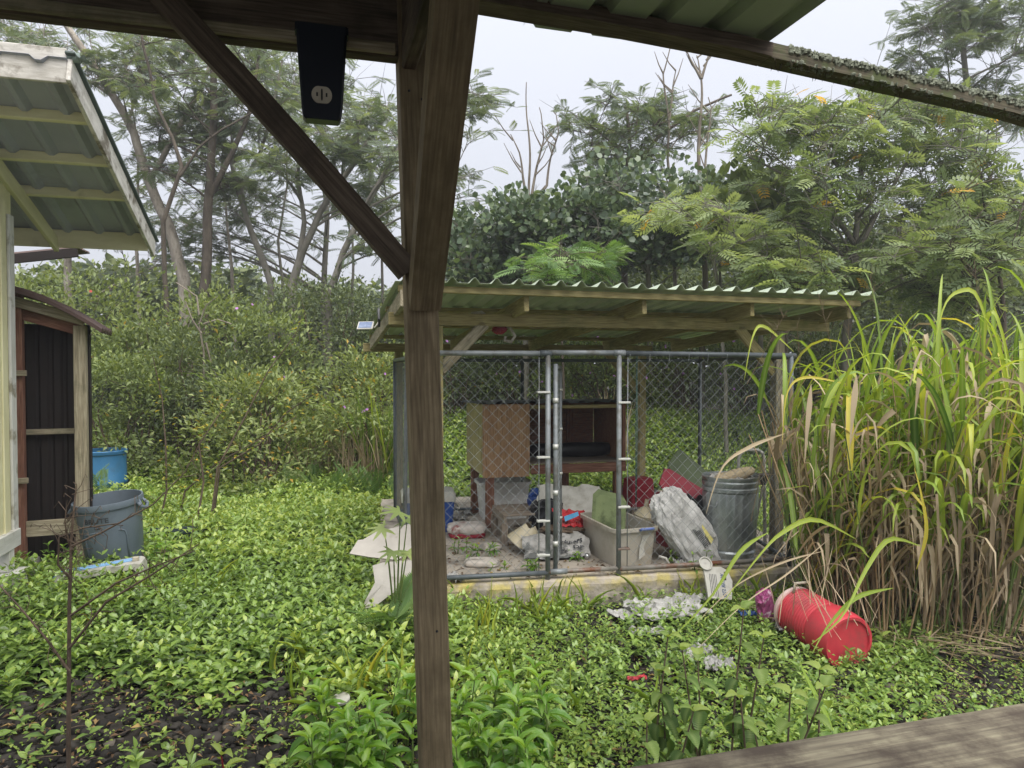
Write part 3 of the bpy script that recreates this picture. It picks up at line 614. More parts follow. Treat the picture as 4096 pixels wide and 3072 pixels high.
V, Fc = ribbed_vf(1.0, .62, .076, .016, .05, .02, nseg=8, sag=droop, th=.03); pm('roof_sheet', V, Fc, M_brownroof, shed, M=plane_m(s0 - SU * .22 - SW * .22 + UP * 2.70, SU - UP * .27, SW))
for z in (.95, 1.9): board('nailer', s0 - SU * .04 - SW * .08 + UP * z, s0 + SU * .1 - SW * .08 + UP * z, .03, .05, M_pinegrey, shed)

# ------------------------------------------------------------------ kennel: slab, roofed shelter, chain-link pen, dog house
SZ = .22
slab_o = at(1800, 2349, 5.59); slab_o = Vector((slab_o.x, slab_o.y, 0)); KA = 10.3; KU, KW = U(KA), W_(KA)
sl0 = slab_o - KU * .55; sl_w, sl_d = 3.95, 3.85
def slab_vf():
    nx, ny = 130, 6; V, Fc = [], []
    prof = []                                   # cross-section front face from the ground up, then the top
    for k in range(nx + 1):
        x = sl_w * k / nx; j = .03 * mnoise.noise(Vector((x * 5, 0, 2))) + .02 * mnoise.noise(Vector((x * 17, 3, 2))) + .012 * mnoise.noise(Vector((x * 40, 3, 2)))
        und = .09 * max(0, mnoise.noise(Vector((x * 2.2, 9, 4)))) 
        row = [(x, und + j, -.12), (x, und * .8 + j - .004, .03), (x, j * .6, .10), (x, j * .8 - .006, .17), (x, j * .6 + .008, SZ - .016), (x, .022 + j * .9, SZ - .004 + j * .2), (x, .16, SZ + .002), (x, sl_d, SZ + .0), (x, sl_d, -.12)]
        V += [Vector(r) for r in row]
    m = 9
    for k in range(nx):
        for q in range(m - 1): Fc.append((k * m + q, (k + 1) * m + q, (k + 1) * m + q + 1, k * m + q + 1))
    Fc.append(tuple(range(m - 1, -1, -1))); Fc.append(tuple(nx * m + q for q in range(m)))
    return V, Fc
slab = tag(pm('kennel_slab', *slab_vf(), M_slab, M=plane_m(sl0, KU, KW)), 'raised concrete slab with crumbling yellowed front edge under the dog kennel', kind='structure')
QA = 15.0; QU, QW = U(QA), W_(QA)
pf = Vector((-.61, 5.75, 0)); pr = pf + QU * 3.176; pbl = pf + QW * 2.95; pbr = pr + QW * 2.9
PL = at(1584, 1128, 5.17); rz_slope = -.068
rd = (QW + UP * rz_slope).normalized(); qn = QU.cross(rd).normalized()
sh = thing('kennel_shelter', 'open timber shelter with ribbed green-grey metal roof over the dog kennel', 'shelter', pf + UP * SZ)
for p in (pf, pr): board('post', p + UP * SZ, p + UP * 2.285, .092, .092, M_pine if p is pf else M_pinegrey, sh, up=QU)
for p in (pbl, pbr): board('post', p + UP * .0, p + UP * 2.14, .092, .092, M_pine, sh, up=QU)
bl = (at(1554, 1350, 5.66) - pf).dot(QU)
board('beam', pf + QU * bl + UP * 2.34, pf + QU * 3.72 + UP * 2.34, .045, .10, M_pine, sh)
board('beam', pbl - QU * .42 + UP * 2.19, pbr + QU * .15 + UP * 2.19, .045, .10, M_pine, sh)
def roof_pt(s, t, dz=0): return PL + QU * s + rd * t + UP * dz
ROOF_L, ROOF_D = 4.22, 3.5
for s in (.05, 1.02, 2.02, 3.02, 4.0):
    board('rafter', roof_pt(s, .11 if s > .1 else .0, -.115), roof_pt(s, 3.42, -.115), .04, .125, M_pine if .1 < s else M_pinegrey, sh, up=qn)
for t in (.06, 1.1, 2.2, 3.3):
    board('purlin', roof_pt(.02, t, -.034), roof_pt(4.06, t, -.034 - (.02 if t < .1 else 0)), .085 if t > .1 else .04, .04 if t > .1 else .05, M_pine, sh, up=qn)
for i in range(5):
    w = ROOF_L / 5
    V, Fc = ribbed_vf(ROOF_D, w + .02, .168, .042, .085, .014, phase=.04)
    V = [Vector((v.x, -v.y, v.z)) for v in V]; Fc = [tuple(reversed(f)) for f in Fc]
    M = Matrix(((rd.x, -QU.x, qn.x, 0), (rd.y, -QU.y, qn.y, 0), (rd.z, -QU.z, qn.z, 0), (0, 0, 0, 1)))
    M.translation = roof_pt(w * i - .01, -.04, .002 + .002 * (i % 2))
    pm('roof_sheet', V, Fc, M_green, sh, M=M)
def brace(a, b, mat=M_pine, w=.045, h=.09): board('brace', a, b, w, h, mat, sh)
brace(pf + UP * 1.93 + QU * .03, pf + UP * 2.31 + QU * .40, M_pinegrey)
brace(pr + UP * 1.90 - QU * .03, pr + UP * 2.31 - QU * .42)
brace(pbr + UP * 1.62 - QU * .03, pbr + UP * 2.15 - QU * .5)
# solar lamp on the left rake
sb = roof_pt(-.01, 1.35, -.14)
sol = thing('solar_panel', 'small white-framed solar panel on black bracket at the kennel roof edge', 'solar panel', sb)
pm('bracket', *prism_vf([(-.05, .0), (.03, .0), (.05, .07), (-.02, .17), (-.06, .16), (-.05, .07)], .02), M_black, sol, M=plane_m(sb - UP * .02, -QW, UP))
pmn = plane_m(at(1462, 1302, 6.45), Vector((1, -.02, .02)), Vector((.1, .75, .62)))
pnl = obj('panel_frame', box_mesh('panel_frame', .145, .115, .012), M_cwhite, sol, pmn); obj('cells', box_mesh('cells', .12, .09, .002, 0), M_solar, pnl, pmn @ Matrix.Translation((0, 0, .0075)))
tube('arm', [at(1462, 1306, 6.47), at(1500, 1310, 6.45), sb + Vector((-.01, -.02, .02))], .008, M_cwhite, sol)
# rope toy tied under the roof
rp0 = at(1895, 1258, 5.95)
rope = thing('rope_toy', 'grey knotted rope with dark red bow hung under the kennel roof', 'rope', rp0)
tube('rope', [at(1885, 1255, 5.98), at(1925, 1248, 6.0), at(1990, 1300, 6.05), at(2040, 1310, 6.05), at(2060, 1345, 6.05), at(2045, 1368, 6.05), at(2018, 1362, 6.05), at(2022, 1345, 6.05)], .014, M_stone, rope, 7)
V, Fc = lumpy_vf(.05, .03, .03, 16, 8, .4, 4, 1, 5); pm('bow', [v + at(1998, 1318, 6.02) for v in V], Fc, M_redp, rope)

# chain-link pen
KFL, KFR, KBL, KBR = Vector((-.68, 5.60, 0)), Vector((2.42, 6.16, 0)), Vector((-1.37, 8.30, 0)), Vector((2.31, 8.72, 0))
RZ = 2.065
pen = thing('dog_kennel', 'galvanised chain-link dog pen with pipe frame and narrow gate', 'kennel', (KFL.x, KFL.y, SZ))
def on_front(px, z=0): 
    r = ray(px, 1700); d = KFR - KFL; s = (KFL.y * r.x - KFL.x) / (d.x - r.x * d.y); return KFL + d * s + UP * z
def pole(p, z0, z1, r=.021, mat=M_galv, name='pole', parent=pen, p2=None): return tube(name, [p + UP * z0, (p2 or p) + UP * z1], r, mat, parent, 12)
def chain(name, a, b, z0, z1, mat, parent, dw=.096, r=.0019, sag=0, seed=0):
    """woven mesh: each zigzag wire is real tubing, neighbours hook into each other"""
    d = (b - a); L = d.length; d.normalize(); nrm = Vector((d.y, -d.x, 0)); w2 = dw / 2; nw = int(L / w2); nst = int((z1 - z0) / (dw / 2))
    rnd = random.Random(seed); lst = []
    V, Fc = [], []
    for i in range(nw):
        pts = []
        for k in range(nst + 1):
            x = (i + ((k + i) % 2)) * w2; z = z0 + (z1 - z0) * k / nst
            bul = sag * math.sin(math.pi * min(1, x / L)) * (1 - (k / nst)) ** 2 + .004 * mnoise.noise(Vector((x * 3, z * 3, seed)))
            jx = .006 * mnoise.noise(Vector((x * 5, z * 5, seed + 3)))
            pts.append(a + d * (x + jx) + UP * z + nrm * (bul + (.002 if (k + i) % 2 else -.002)))
        v, f = tube_vf(pts, r, 4, False); o = len(V); V += v; Fc += [tuple(q + o for q in t) for t in f]
    return pm(name, V, Fc, mat, parent)
P1, P2 = on_front(2192), on_front(2476)
zb = SZ + .05
pole(KFL, SZ, RZ); pole(KFR, SZ, RZ - .01, .022, M_dpipe)
pole(P1, SZ, RZ - .01, .021); pole(P2, SZ, RZ + .03, .021)
tube('top_rail', [KFL + UP * RZ, P1 - (P1 - KFL) * .01 + UP * RZ], .021, M_galv, pen, 12)
tube('top_rail', [P1 + UP * (RZ + .006), P2 + UP * (RZ + .006)], .022, M_galv, pen, 12)
tube('top_rail', [P2 + UP * (RZ + .004), KFR + UP * (RZ - .012) + KU * .04], .022, M_dpipe, pen, 12)
tube('rail_sleeve', [P1 - KU * .07 + UP * RZ, P1 + KU * .03 + UP * RZ], .026, M_dpipe, pen, 12)
tube('rail_sleeve', [P2 - KU * .05 + UP * (RZ + .005), P2 + KU * .05 + UP * (RZ + .005)], .0265, M_galv, pen, 12)
tube('bottom_rail', [KFL + UP * zb, P1 + UP * zb], .021, M_dpipe, pen, 12)
tube('bottom_rail', [P1 + UP * (zb + .004), P2 + UP * (zb + .008)], .019, M_rpipe, pen, 12)
tube('bottom_rail', [P2 + UP * zb, KFR + UP * (zb + .01)], .021, M_rpipe, pen, 12)
tube('rail_sleeve', [P1 + KU * .02 + UP * (zb + .004), P1 + KU * .16 + UP * (zb + .005)], .024, M_galv, pen, 12)
chain('chain_link', KFL, P1 - KU * .07, zb, RZ - .05, M_wire, pen, seed=1)
chain('chain_link', P2 + KU * .08, KFR, zb - .01, RZ - .05, M_wire, pen, sag=.0, seed=2)
for p, dx in ((P1 - KU * .075, 0), (P2 + KU * .075, 0)): tube('tension_bar', [p + UP * (zb - .04), p + UP * (RZ - .03)], .004, M_galv, pen, 6)
for z in (.42, .70, 1.22, 1.75): box('tension_band', P1 - KU * .04 + UP * z - KW * .004, .105, .05, .016, M_band, pen, KA, .002)
for z, mt in ((.44, M_rpipe), (.79, M_band), (1.19, M_band), (1.66, M_band)): box('tension_band', P2 + KU * .04 + UP * z - KW * .004, .105, .05, .016, mt, pen, KA, .002)
# gate standing open into the pen
gh = on_front(2226) + KW * .03; ga = gh + (on_front(2226) - Vector((0, 0, 0))).normalized() * .0
gdir = (Vector((gh.x + .075, gh.y + .55, 0)) - Vector((gh.x, gh.y, 0))).normalized(); ge = gh + gdir * .56
gate = pole(gh, SZ + .04, 1.98, .019, M_galv, 'gate')
tube('gate_stile', [ge + UP * (SZ + .10), ge + UP * 1.95], .017, M_galv, gate, 10)
for z in (SZ + .10, 1.95): tube('gate_rail', [gh + UP * z, ge + UP * z], .017, M_galv, gate, 10)
chain('chain_link', gh + gdir * .03, ge, SZ + .10, 1.92, M_wire, gate, seed=5)
for z in (.5, .92, 1.30, 1.68): tube('hinge_band', [gh + UP * (z - .02), gh + UP * (z + .02)], .0235, M_band, gate, 10)
for z in (.6, 1.0, 1.4, 1.75): tube('gate_clip', [ge + UP * (z - .01), ge + UP * (z + .01)], .022, M_band, gate, 8)
# sides and back
pole(KBL, .1, RZ - .02, .021, M_dpipe); pole(KBR, .1, RZ - .02, .022, M_dpipe)
mid = KFL.lerp(KBL, .62); pole(mid, .1, RZ - .02, .021, M_galv, p2=mid + KU * .03)
bm_ = at(2089, 1700, 8.45); bm_ = Vector((bm_.x, bm_.y, 0)); pole(bm_, .1, RZ - .02, .02, M_dpipe)
tube('top_rail', [KFL + UP * (RZ - .01), KBL + UP * (RZ - .03)], .02, M_galv, pen, 12)
tube('top_rail', [KBL + UP * (RZ - .03), KBR + UP * (RZ - .03)], .02, M_dpipe, pen, 12)
tube('top_rail', [KFR + UP * (RZ - .02), KBR + UP * (RZ - .03)], .02, M_dpipe, pen, 12)
for a, b in ((KFL, KBL), (KBL, KBR), (KBR, KFR)): tube('bottom_rail', [a + UP * zb, b + UP * zb], .018, M_dpipe, pen, 10)
chain('chain_link', KFL + (KBL - KFL) * .02, KBL, zb, RZ - .06, M_wire, pen, r=.0011, seed=7)
chain('chain_link', KBL, KBR, zb, RZ - .06, M_wired, pen, r=.0018, seed=8)
chain('chain_link', KFR, KBR, zb, RZ - .06, M_wired, pen, seed=9)
for i in range(9):
    t = (i + .5) / 9; p = P2.lerp(KFR, t) + UP * (RZ - .008); tube('tie_wire', [p + UP * .026, p - KW * .026, p - UP * .07, p - UP * .03 + KU * .01], .002, M_wire, pen, 4)

# dog house
DA = 14.0; DU, DW = U(DA), W_(DA)
d0 = at(1931, 1909, 7.6); DZ0, DZ1 = d0.z, at(1931, 1618, 7.6).z; d0 = Vector((d0.x, d0.y, 0)); DWID, DDEP = 1.62, .92
def dpt(s, t, z): return d0 + DU * s + DW * t + UP * z
dog = thing('dog_house', 'raised plywood dog house with open front and black corrugated roof', 'dog house', dpt(0, 0, SZ))
t_ = .02
def panel(name, c, width, th, height, mat, facing): return obj(name, box_mesh(name, height, th, width, .003), mat, dog, frame_m(c, UP, facing))
panel('front_panel', dpt(.26, .0, (DZ0 + DZ1) / 2 - .005), .52, t_, DZ1 - DZ0 + .01, M_ply, DU)
panel('side_panel', dpt(-.002, DDEP / 2, (DZ0 + DZ1) / 2 + .01), DDEP - .03, .018, DZ1 - DZ0 - .02, M_plylight, DW)
box('side_panel', dpt(DWID - .01, DDEP / 2, (DZ0 + DZ1) / 2 + .02), .02, DDEP - .03, DZ1 - DZ0 - .06, M_plydark, dog, DA)
box('back_panel', dpt(DWID / 2, DDEP, (DZ0 + DZ1) / 2 + .02), DWID - .04, .018, DZ1 - DZ0 - .06, M_plydark, dog, DA)
box('divider', dpt(.52, .45, (DZ0 + DZ1) / 2 + .02), .018, .86, DZ1 - DZ0 - .06, M_plydark, dog, DA)
box('floor_panel', dpt(DWID / 2, DDEP / 2, DZ0 + .125), DWID - .03, DDEP - .03, .018, M_greyslat, dog, DA)
board('front_sill', dpt(.53, -.012, DZ0 + .065), dpt(DWID + .02, -.012, DZ0 + .065), .04, .10, M_red, dog)
board('lintel', dpt(.53, -.008, DZ1 - .035), dpt(DWID - .03, -.008, DZ1 - .035), .035, .04, M_pine, dog)
board('jamb', dpt(DWID - .005, -.006, DZ0 + .12), dpt(DWID - .005, -.006, DZ1 - .01), .05, .04, M_red, dog, up=DU)
for s, z in ((.70, 0), (1.28, 0)): board('stud', dpt(s, DDEP - .035, DZ0 + .14), dpt(s, DDEP - .035, DZ1 - .05), .08, .035, M_red, dog, up=DW)
for s, t in ((.085, .04), (.075, DDEP - .08), (DWID - .06, .03), (DWID - .42, DDEP - .08)):
    board('leg', dpt(s, t, SZ), dpt(s, t, DZ0 + .11), .085, .085, M_red, dog, up=DU)
def wavy(x, y): return .006 * math.sin(y * 55 + x * 3) + .004 * mnoise.noise(Vector((x * 8, y * 8, 1)))
V, Fc = ribbed_vf(DDEP + .16, DWID + .16, .185, .022, .10, .05, nseg=6, sag=wavy)
V = [Vector((v.x, -v.y, v.z)) for v in V]; Fc = [tuple(reversed(f)) for f in Fc]
dr = (DW - UP * .03).normalized(); dn = DU.cross(dr)
M = Matrix(((dr.x, -DU.x, dn.x, 0), (dr.y, -DU.y, dn.y, 0), (dr.z, -DU.z, dn.z, 0), (0, 0, 0, 1))); M.translation = dpt(-.07, -.09, DZ1 + .012)
pm('roof_sheet', V, Fc, surf('black_corrugated', [(.3, C('34393d')), (.7, C('545a5f'))], (6, 6, 6), 6, .55, .2, spots=C('6f7578'), spot_scale=7, spot_lo=.55, spot_hi=.68), dog, M=M)
V, Fc = tube_vf([Vector((x, .006 * math.sin(x * 9), .004 * math.sin(x * 14))) for x in [i * .1 for i in range(11)]], [.055, .075, .085, .085, .08, .085, .085, .082, .085, .08, .07], 14)
tag(pm('black_roll', V, Fc, M_black, smooth=True, M=frame_m(dpt(.60, .40, DZ0 + .22), DU)), 'black rolled mat lying inside the plywood dog house', 'mat')
# ------------------------------------------------------------------ clutter
def T(p, rz=0, rx=0, ry=0):
    return Matrix.Translation(Vector(p)) @ Matrix.Rotation(math.radians(rz), 4, 'Z') @ Matrix.Rotation(math.radians(ry), 4, 'Y') @ Matrix.Rotation(math.radians(rx), 4, 'X')
def smooth_obj(o, ang=40):
    me = o.data; me.polygons.foreach_set('use_smooth', [True] * len(me.polygons))
    try: me.set_sharp_from_angle(angle=math.radians(ang))
    except Exception: pass
    return o
# blue barrel behind the shed
bp_ = at(415, 1799, 10.0)
bar = thing('plastic_barrel', 'blue plastic half barrel standing behind the brown shed', 'barrel', (bp_.x, bp_.y, 0))
Mb = T((bp_.x, bp_.y, 0)); z1 = bp_.z
V, Fc = lathe_vf([(.25, 0), (.275, .03), (.285, .3), (.30, .32), (.30, .35), (.285, .37), (.285, z1 - .06), (.30, z1 - .05), (.305, z1 - .01), (.295, z1), (.27, z1), (.268, .1), (.01, .09)], 40)
smooth_obj(pm('body', V, Fc, M_blue, bar, M=Mb))
pm('paper_label', [Vector((.2875 * math.sin(a), -.2875 * math.cos(a), z)) for z in (.38, .46) for a in (-.28, -.14, 0)], [(0, 1, 4, 3), (1, 2, 5, 4)], M_cwhite, bar, M=Mb)
tube('dry_stump_stick', [Vector((bp_.x + .03, bp_.y - .9, 0)), Vector((bp_.x + .05, bp_.y - .9, .62)), Vector((bp_.x - .03, bp_.y - .9, .74))], [.035, .03, .03], M_twig)
tag(bpy.data.objects['dry_stump_stick'], 'mossy broken stump standing before the blue barrel', 'stump')

# grey utility can
gp = at(468, 1972, 6.6); gc = Vector((gp.x, gp.y, 0)); Mg = T(gc + UP * .03, 29, 3, -6)
can = thing('rubbish_can', 'large grey plastic rubbish can with dark lettering tilted among leaves', 'rubbish can', gc)
hz = .72
V, Fc = lathe_vf([(.215, 0), (.225, .02), (.275, hz - .06), (.292, hz - .055), (.298, hz - .03), (.292, hz), (.278, hz), (.272, hz - .05), (.215, .03), (.01, .025)], 48)
cb = smooth_obj(pm('body', V, Fc, M_grey, can, M=Mg))
def on_can(a, z, out=.003):
    r = .225 + (.275 - .225) * (z - .02) / (hz - .08) + out; return Vector((r * math.sin(a), -r * math.cos(a), z))
pts = [on_can(-.95, .12)] + [on_can(-.95, .40), on_can(-.9, .45), on_can(-.5, .47), on_can(.3, .47), on_can(.42, .45), on_can(.46, .40), on_can(.5, .12)]
V, Fc = tube_vf(pts, .007, 6); pm('raised_panel_edge', V, Fc, M_grey, cb, True, Mg)
V, Fc = text_vf('BRUTE', .062, 1.15)
pm('lettering', [on_can(v.x / .27 - .42, v.y + .575, .0025) for v in V], Fc, M_ink, cb, M=Mg)
pm('logo_block', [on_can(a - .40, z, .0025) for z in (.50, .505, .527, .532) for a in (-.10, -.05, 0, .05, .10)], [(r * 5 + i, r * 5 + i + 1, r * 5 + i + 6, r * 5 + i + 5) for r in (0, 1, 2) for i in range(4)], M_ink, cb, M=Mg)
pm('logo_oval', [on_can(a - .40, z, .0035) for z in (.510, .522) for a in (-.08, -.04, 0, .04, .08)], [(i, i + 1, i + 6, i + 5) for i in range(4)], M_grey, cb, M=Mg)
for sgn, nm in ((1, 'handle'), (-1, 'handle')):
    a0 = 1.15 if sgn > 0 else -1.95
    g = [on_can(a0 - .22, hz - .05, .02), on_can(a0 - .2, hz - .09, .05), on_can(a0, hz - .12, .062), on_can(a0 + .2, hz - .09, .05), on_can(a0 + .22, hz - .05, .02)]
    V, Fc = tube_vf(g, [.012, .016, .016, .016, .012], 8); pm(nm, V, Fc, M_grey, cb, True, Mg)
    for k in (-.13, .13):
        V, Fc = tube_vf([on_can(a0 + k, hz - .03, .01), on_can(a0 + k, hz - .1, .055)], [.012, .009], 6); pm('handle_web', V, Fc, M_grey, cb, True, Mg)

# dark half-buried tub
tp = gnd(705, 2150, .12)
V, Fc = tote_vf(.62, .40, .22, .85, .008, .02, .12)
tag(smooth_obj(pm('black_tub', V, Fc, M_teal, M=T((tp.x, tp.y, -.01), 12, -6))), 'dark low plastic tub sunk in leaves beside the grey can', 'tub')

# white and blue chest lying on its side
cq = gnd(420, 2372, 0); Mc = T((cq.x, cq.y, -.10), 17, 0, -7)
ch = thing('cooler_chest', 'broken white chest with sky-blue edge lying in the leaves', 'cooler', (cq.x, cq.y, 0))
V, Fc = rings_vf([rring(.34, .16, .05, .0), rring(.35, .17, .05, .20), rring(.352, .172, .05, .205)], True, True)
oc = [(-.35, 0), (-.35, .21), (-.33, .245), (-.29, .262), (.31, .262), (.345, .245), (.35, .21), (.35, 0), (.32, 0), (.32, .18), (.29, .215), (-.29, .215), (-.32, .18), (-.32, 0)]
V, Fc = prism_vf(oc, .26); smooth_obj(pm('shell', V, Fc, M_cwhite, ch, M=Mc @ Matrix(((1, 0, 0, 0), (0, 0, -1, .1), (0, 1, 0, .08), (0, 0, 0, 1)))))
box('back_wall', Mc @ Vector((0, .09, .19)), .66, .012, .22, M_cwhite, ch, 17)
oc2 = [(-.356, .05), (-.356, .215), (-.335, .251), (-.29, .269), (.31, .269), (.30, .263), (-.288, .263), (-.331, .246), (-.351, .212), (-.351, .05)]
V, Fc = prism_vf(oc2, .10); pm('blue_edge', V, Fc, surf('sky_blue_plastic', [(.3, C('6f9fd0')), (.7, C('8fb8e0'))], (6, 6, 6), 5, .5, .05), ch, M=Mc @ Matrix(((1, 0, 0, 0), (0, 0, -1, .05), (0, 1, 0, .08), (0, 0, 0, 1))))
box('latch', Mc @ Vector((.30, -.06, .36)), .05, .03, .035, M_ivory, ch, 17)

# broken white panels at the left front corner of the pen
pp = gnd(1560, 2300, 0)
def shard(name, label, pix, th=.014):
    P_ = [at(x, y, Y) for x, y, Y in pix]; o = sum(P_, Vector()) / len(P_); nr = Vector()
    for k in range(len(P_)): a, b = P_[k] - o, P_[(k + 1) % len(P_)] - o; nr += a.cross(b)
    nr.normalize(); nr = -nr if nr.y > 0 else nr; n = len(P_)
    V = P_ + [p - nr * th for p in P_] + [o, o - nr * th]; Fc = [(k, (k + 1) % n, 2 * n) for k in range(n)] + [(n + (k + 1) % n, n + k, 2 * n + 1) for k in range(n)] + [((k + 1) % n, k, n + k, n + (k + 1) % n) for k in range(n)]
    return tag(pm(name, V, Fc, M_panel), label, 'panel', 'broken white panels by the pen')
pY = lambda x, y: (x, y, 5.25 + (2440 - y) / 350 * .62)
shard('broken_wallboard', 'broken white panel leaning beside the pen, cracked along its top', [pY(1398, 2214), pY(1432, 2160), pY(1452, 2158), pY(1530, 2112), pY(1545, 2118), pY(1700, 2080), pY(1710, 2190), pY(1610, 2226), pY(1590, 2240), pY(1480, 2228)])
shard('broken_wallboard', 'long white panel shard hanging down behind the fern fronds', [(1450, 2436, 5.18), (1462, 2400, 5.2), (1500, 2330, 5.28), (1490, 2262, 5.36), (1530, 2250, 5.4), (1650, 2240, 5.42), (1640, 2330, 5.3), (1560, 2380, 5.22), (1500, 2425, 5.18)])
# ---- things on the slab
def on_slab(px, py): return gnd(px, py, SZ)
ck = on_slab(1712, 2118); ck = Vector((ck.x, ck.y, 0))
co = thing('drinks_cooler', 'blue cooler box with white lid in the corner of the pen', 'cooler', ck + UP * SZ)
V, Fc = rings_vf([rring(.245, .16, .03, 0), rring(.27, .18, .035, .33)]); smooth_obj(pm('body', V, Fc, M_cooler, co, M=T(ck + UP * SZ, 10)))
V, Fc = rings_vf([rring(.282, .192, .04, .325), rring(.285, .195, .045, .40), rring(.27, .18, .05, .425), rring(.20, .12, .05, .432)]); smooth_obj(pm('lid', V, Fc, M_cwhite, co, M=T(ck + UP * SZ, 10)))
tube('handle', [T(ck + UP * SZ, 10) @ Vector(v) for v in ((.27, -.12, .26), (.32, -.12, .24), (.32, .12, .24), (.27, .12, .26))], .01, M_cwhite, co)
wt = on_slab(2010, 2072)
V, Fc = tote_vf(.58, .40, .42, .88, .006, .022, .06); tag(smooth_obj(pm('storage_tub', V, Fc, surf('white_tub_plastic', [(.3, C('d0cfcb')), (.7, C('e2e1dd'))], (4, 4, 4), 5, .5, .05), M=T((wt.x, wt.y + .12, SZ), 12))), 'white square storage tub standing under the dog house', 'tub')
# wooden step with slats
st = on_slab(2050, 2190)
ss = thing('slatted_step', 'low grey wooden step of slats before the dog house', 'step', (st.x, st.y, SZ))
Ms = T((st.x + .12, st.y + .1, SZ), 14)
for k in range(5):
    a = Ms @ Vector((-.22, .02 + k * .105, .30)); b = Ms @ Vector((.62, .02 + k * .105, .30)); board('slat', a, b, .092, .022, M_greyslat, ss)
for x in (-.20, .6):
    board('side_rail', Ms @ Vector((x, -.02, .25)), Ms @ Vector((x, .5, .25)), .03, .075, M_greyslat, ss)
    for y in (.02, .46): board('leg', Ms @ Vector((x, y, 0)), Ms @ Vector((x, y, .22)), .06, .06, M_greyslat, ss, up=DU)
pq2 = on_slab(2225, 2205)
pl = thing('pallet', 'grey slatted pallet under the rubbish behind the open gate', 'pallet', (pq2.x, pq2.y, SZ)); Mp = T((pq2.x, pq2.y + .25, SZ), 12)
for k in range(5): board('slat', Mp @ Vector((-.35, -.24 + k * .12, .135)), Mp @ Vector((.35, -.24 + k * .12, .135)), .085, .018, M_greyslat, pl)
for x in (-.3, 0, .3): board('stringer', Mp @ Vector((x, -.28, .0625)), Mp @ Vector((x, .28, .0625)), .04, .125, M_greyslat, pl)
# red and white cushion, stones, collar cone
cu = on_slab(1868, 2145)
V, Fc = lumpy_vf(.185, .13, .05, 36, 16, .10, 2.2, .55, 11); cush = pm('pet_cushion', V, Fc, M_dirty, smooth=True, M=T((cu.x, cu.y, SZ + .085), 8)); tag(cush, 'stained white pet cushion with red underside on the slab', 'cushion')
V, Fc = lumpy_vf(.18, .125, .03, 30, 10, .06, 2.2, .45, 12); pm('base', V, Fc, M_redp, cush, True, M=T((cu.x, cu.y, SZ + .03), 8))
for i, (px, py, a, b, lab) in enumerate(((1928, 2262, .16, .10, 'broad flat pale stone on the slab among creeping weeds'), (1962, 2200, .11, .07, 'smaller flat pale stone lying before the slatted step'))):
    q = on_slab(px, py); V, Fc = lumpy_vf(a, b, .035, 26, 10, .10, 3, .7, 20 + i, False); tag(smooth_obj(pm('flat_stone', V, Fc, M_stone, M=T((q.x, q.y, SZ + .03), 20 * i))), lab, 'stone')
cn = on_slab(2088, 2200)
V, Fc = [], []
for j in range(9):
    r = .05 + .12 * j / 8
    for i in range(25):
        th = math.radians(20 + 320 * i / 24); V.append(Vector((r * math.cos(th) * 1.15, r * math.sin(th), .16 * (1 - j / 8) + .012 * math.sin(3 * th))))
for j in range(8):
    for i in range(24): Fc.append((j * 25 + i, j * 25 + i + 1, (j + 1) * 25 + i + 1, (j + 1) * 25 + i))
N = len(V); V2 = [v - UP * .003 for v in V]; Fc += [tuple(reversed([i + N for i in f])) for f in Fc]; tag(smooth_obj(pm('collar_cone', V + V2, Fc, M_cone, M=T((cn.x + .03, cn.y - .02, SZ + .10), 60, 20))), 'cloudy beige plastic pet cone lying on the step', 'pet cone')
# rubbish on the pallet
def lump(name, label, cat, c, dims, mat, seed, rz=0, amp=.2, freq=2.4, power=.75, group=None, rx=0):
    V, Fc = lumpy_vf(*dims, 40, 20, amp, freq, power, seed); return tag(pm(name, V, Fc, mat, smooth=False, M=T(c, rz, rx)), label, cat, group)
q = on_slab(2165, 2180); lump('rubbish_bag', 'shiny black rubbish bag slumped on the pallet', 'bag', (q.x + .06, q.y + .12, SZ + .27), (.15, .12, .14), M_black, 31)
lump('rubbish_bag', 'dark blue plastic bag behind the black one on the pallet', 'bag', (q.x - .01, q.y + .45, SZ + .33), (.10, .09, .13), M_cooler, 32)
q = at(2250, 2080, 7.0)
V, Fc = sheet_vf(.62, .42, 22, 14, .03, 1.6, 33); tag(smooth_obj(pm('curved_white_sheet', V, Fc, M_cwhite, M=T((q.x + .08, q.y, SZ + .36), 8, 62)), 60), 'curved dirty white plastic sheet propped behind the rubbish', 'sheet')
q = at(2280, 2110, 6.75); Mx = T((q.x, q.y, SZ + .28), 14, 35, 6)
rb = thing('packaging_box', 'torn red cardboard box with sky-blue printed flap on the pallet', 'box', (q.x, q.y, SZ))
V, Fc = sheet_vf(.32, .22, 14, 10, .03, 3, 35, .006); pm('carton', V, Fc, M_redbox, rb, M=Mx)
pm('printed_flap', *prism_vf([(-.06, 0), (.08, .01), (.085, .05), (-.055, .05)], .003), M_bluebox, rb, M=plane_m(at(2285, 2078, 6.62), Vector((.9, 0, .32)), Vector((-.2, .5, .8))))
V, Fc = lumpy_vf(.16, .10, .02, 30, 8, .5, 6, 1, 36); pm('spilled_waste', [v + Vector((q.x - .06, q.y - .05, SZ + .2)) for v in V], Fc, M_twig, rb)
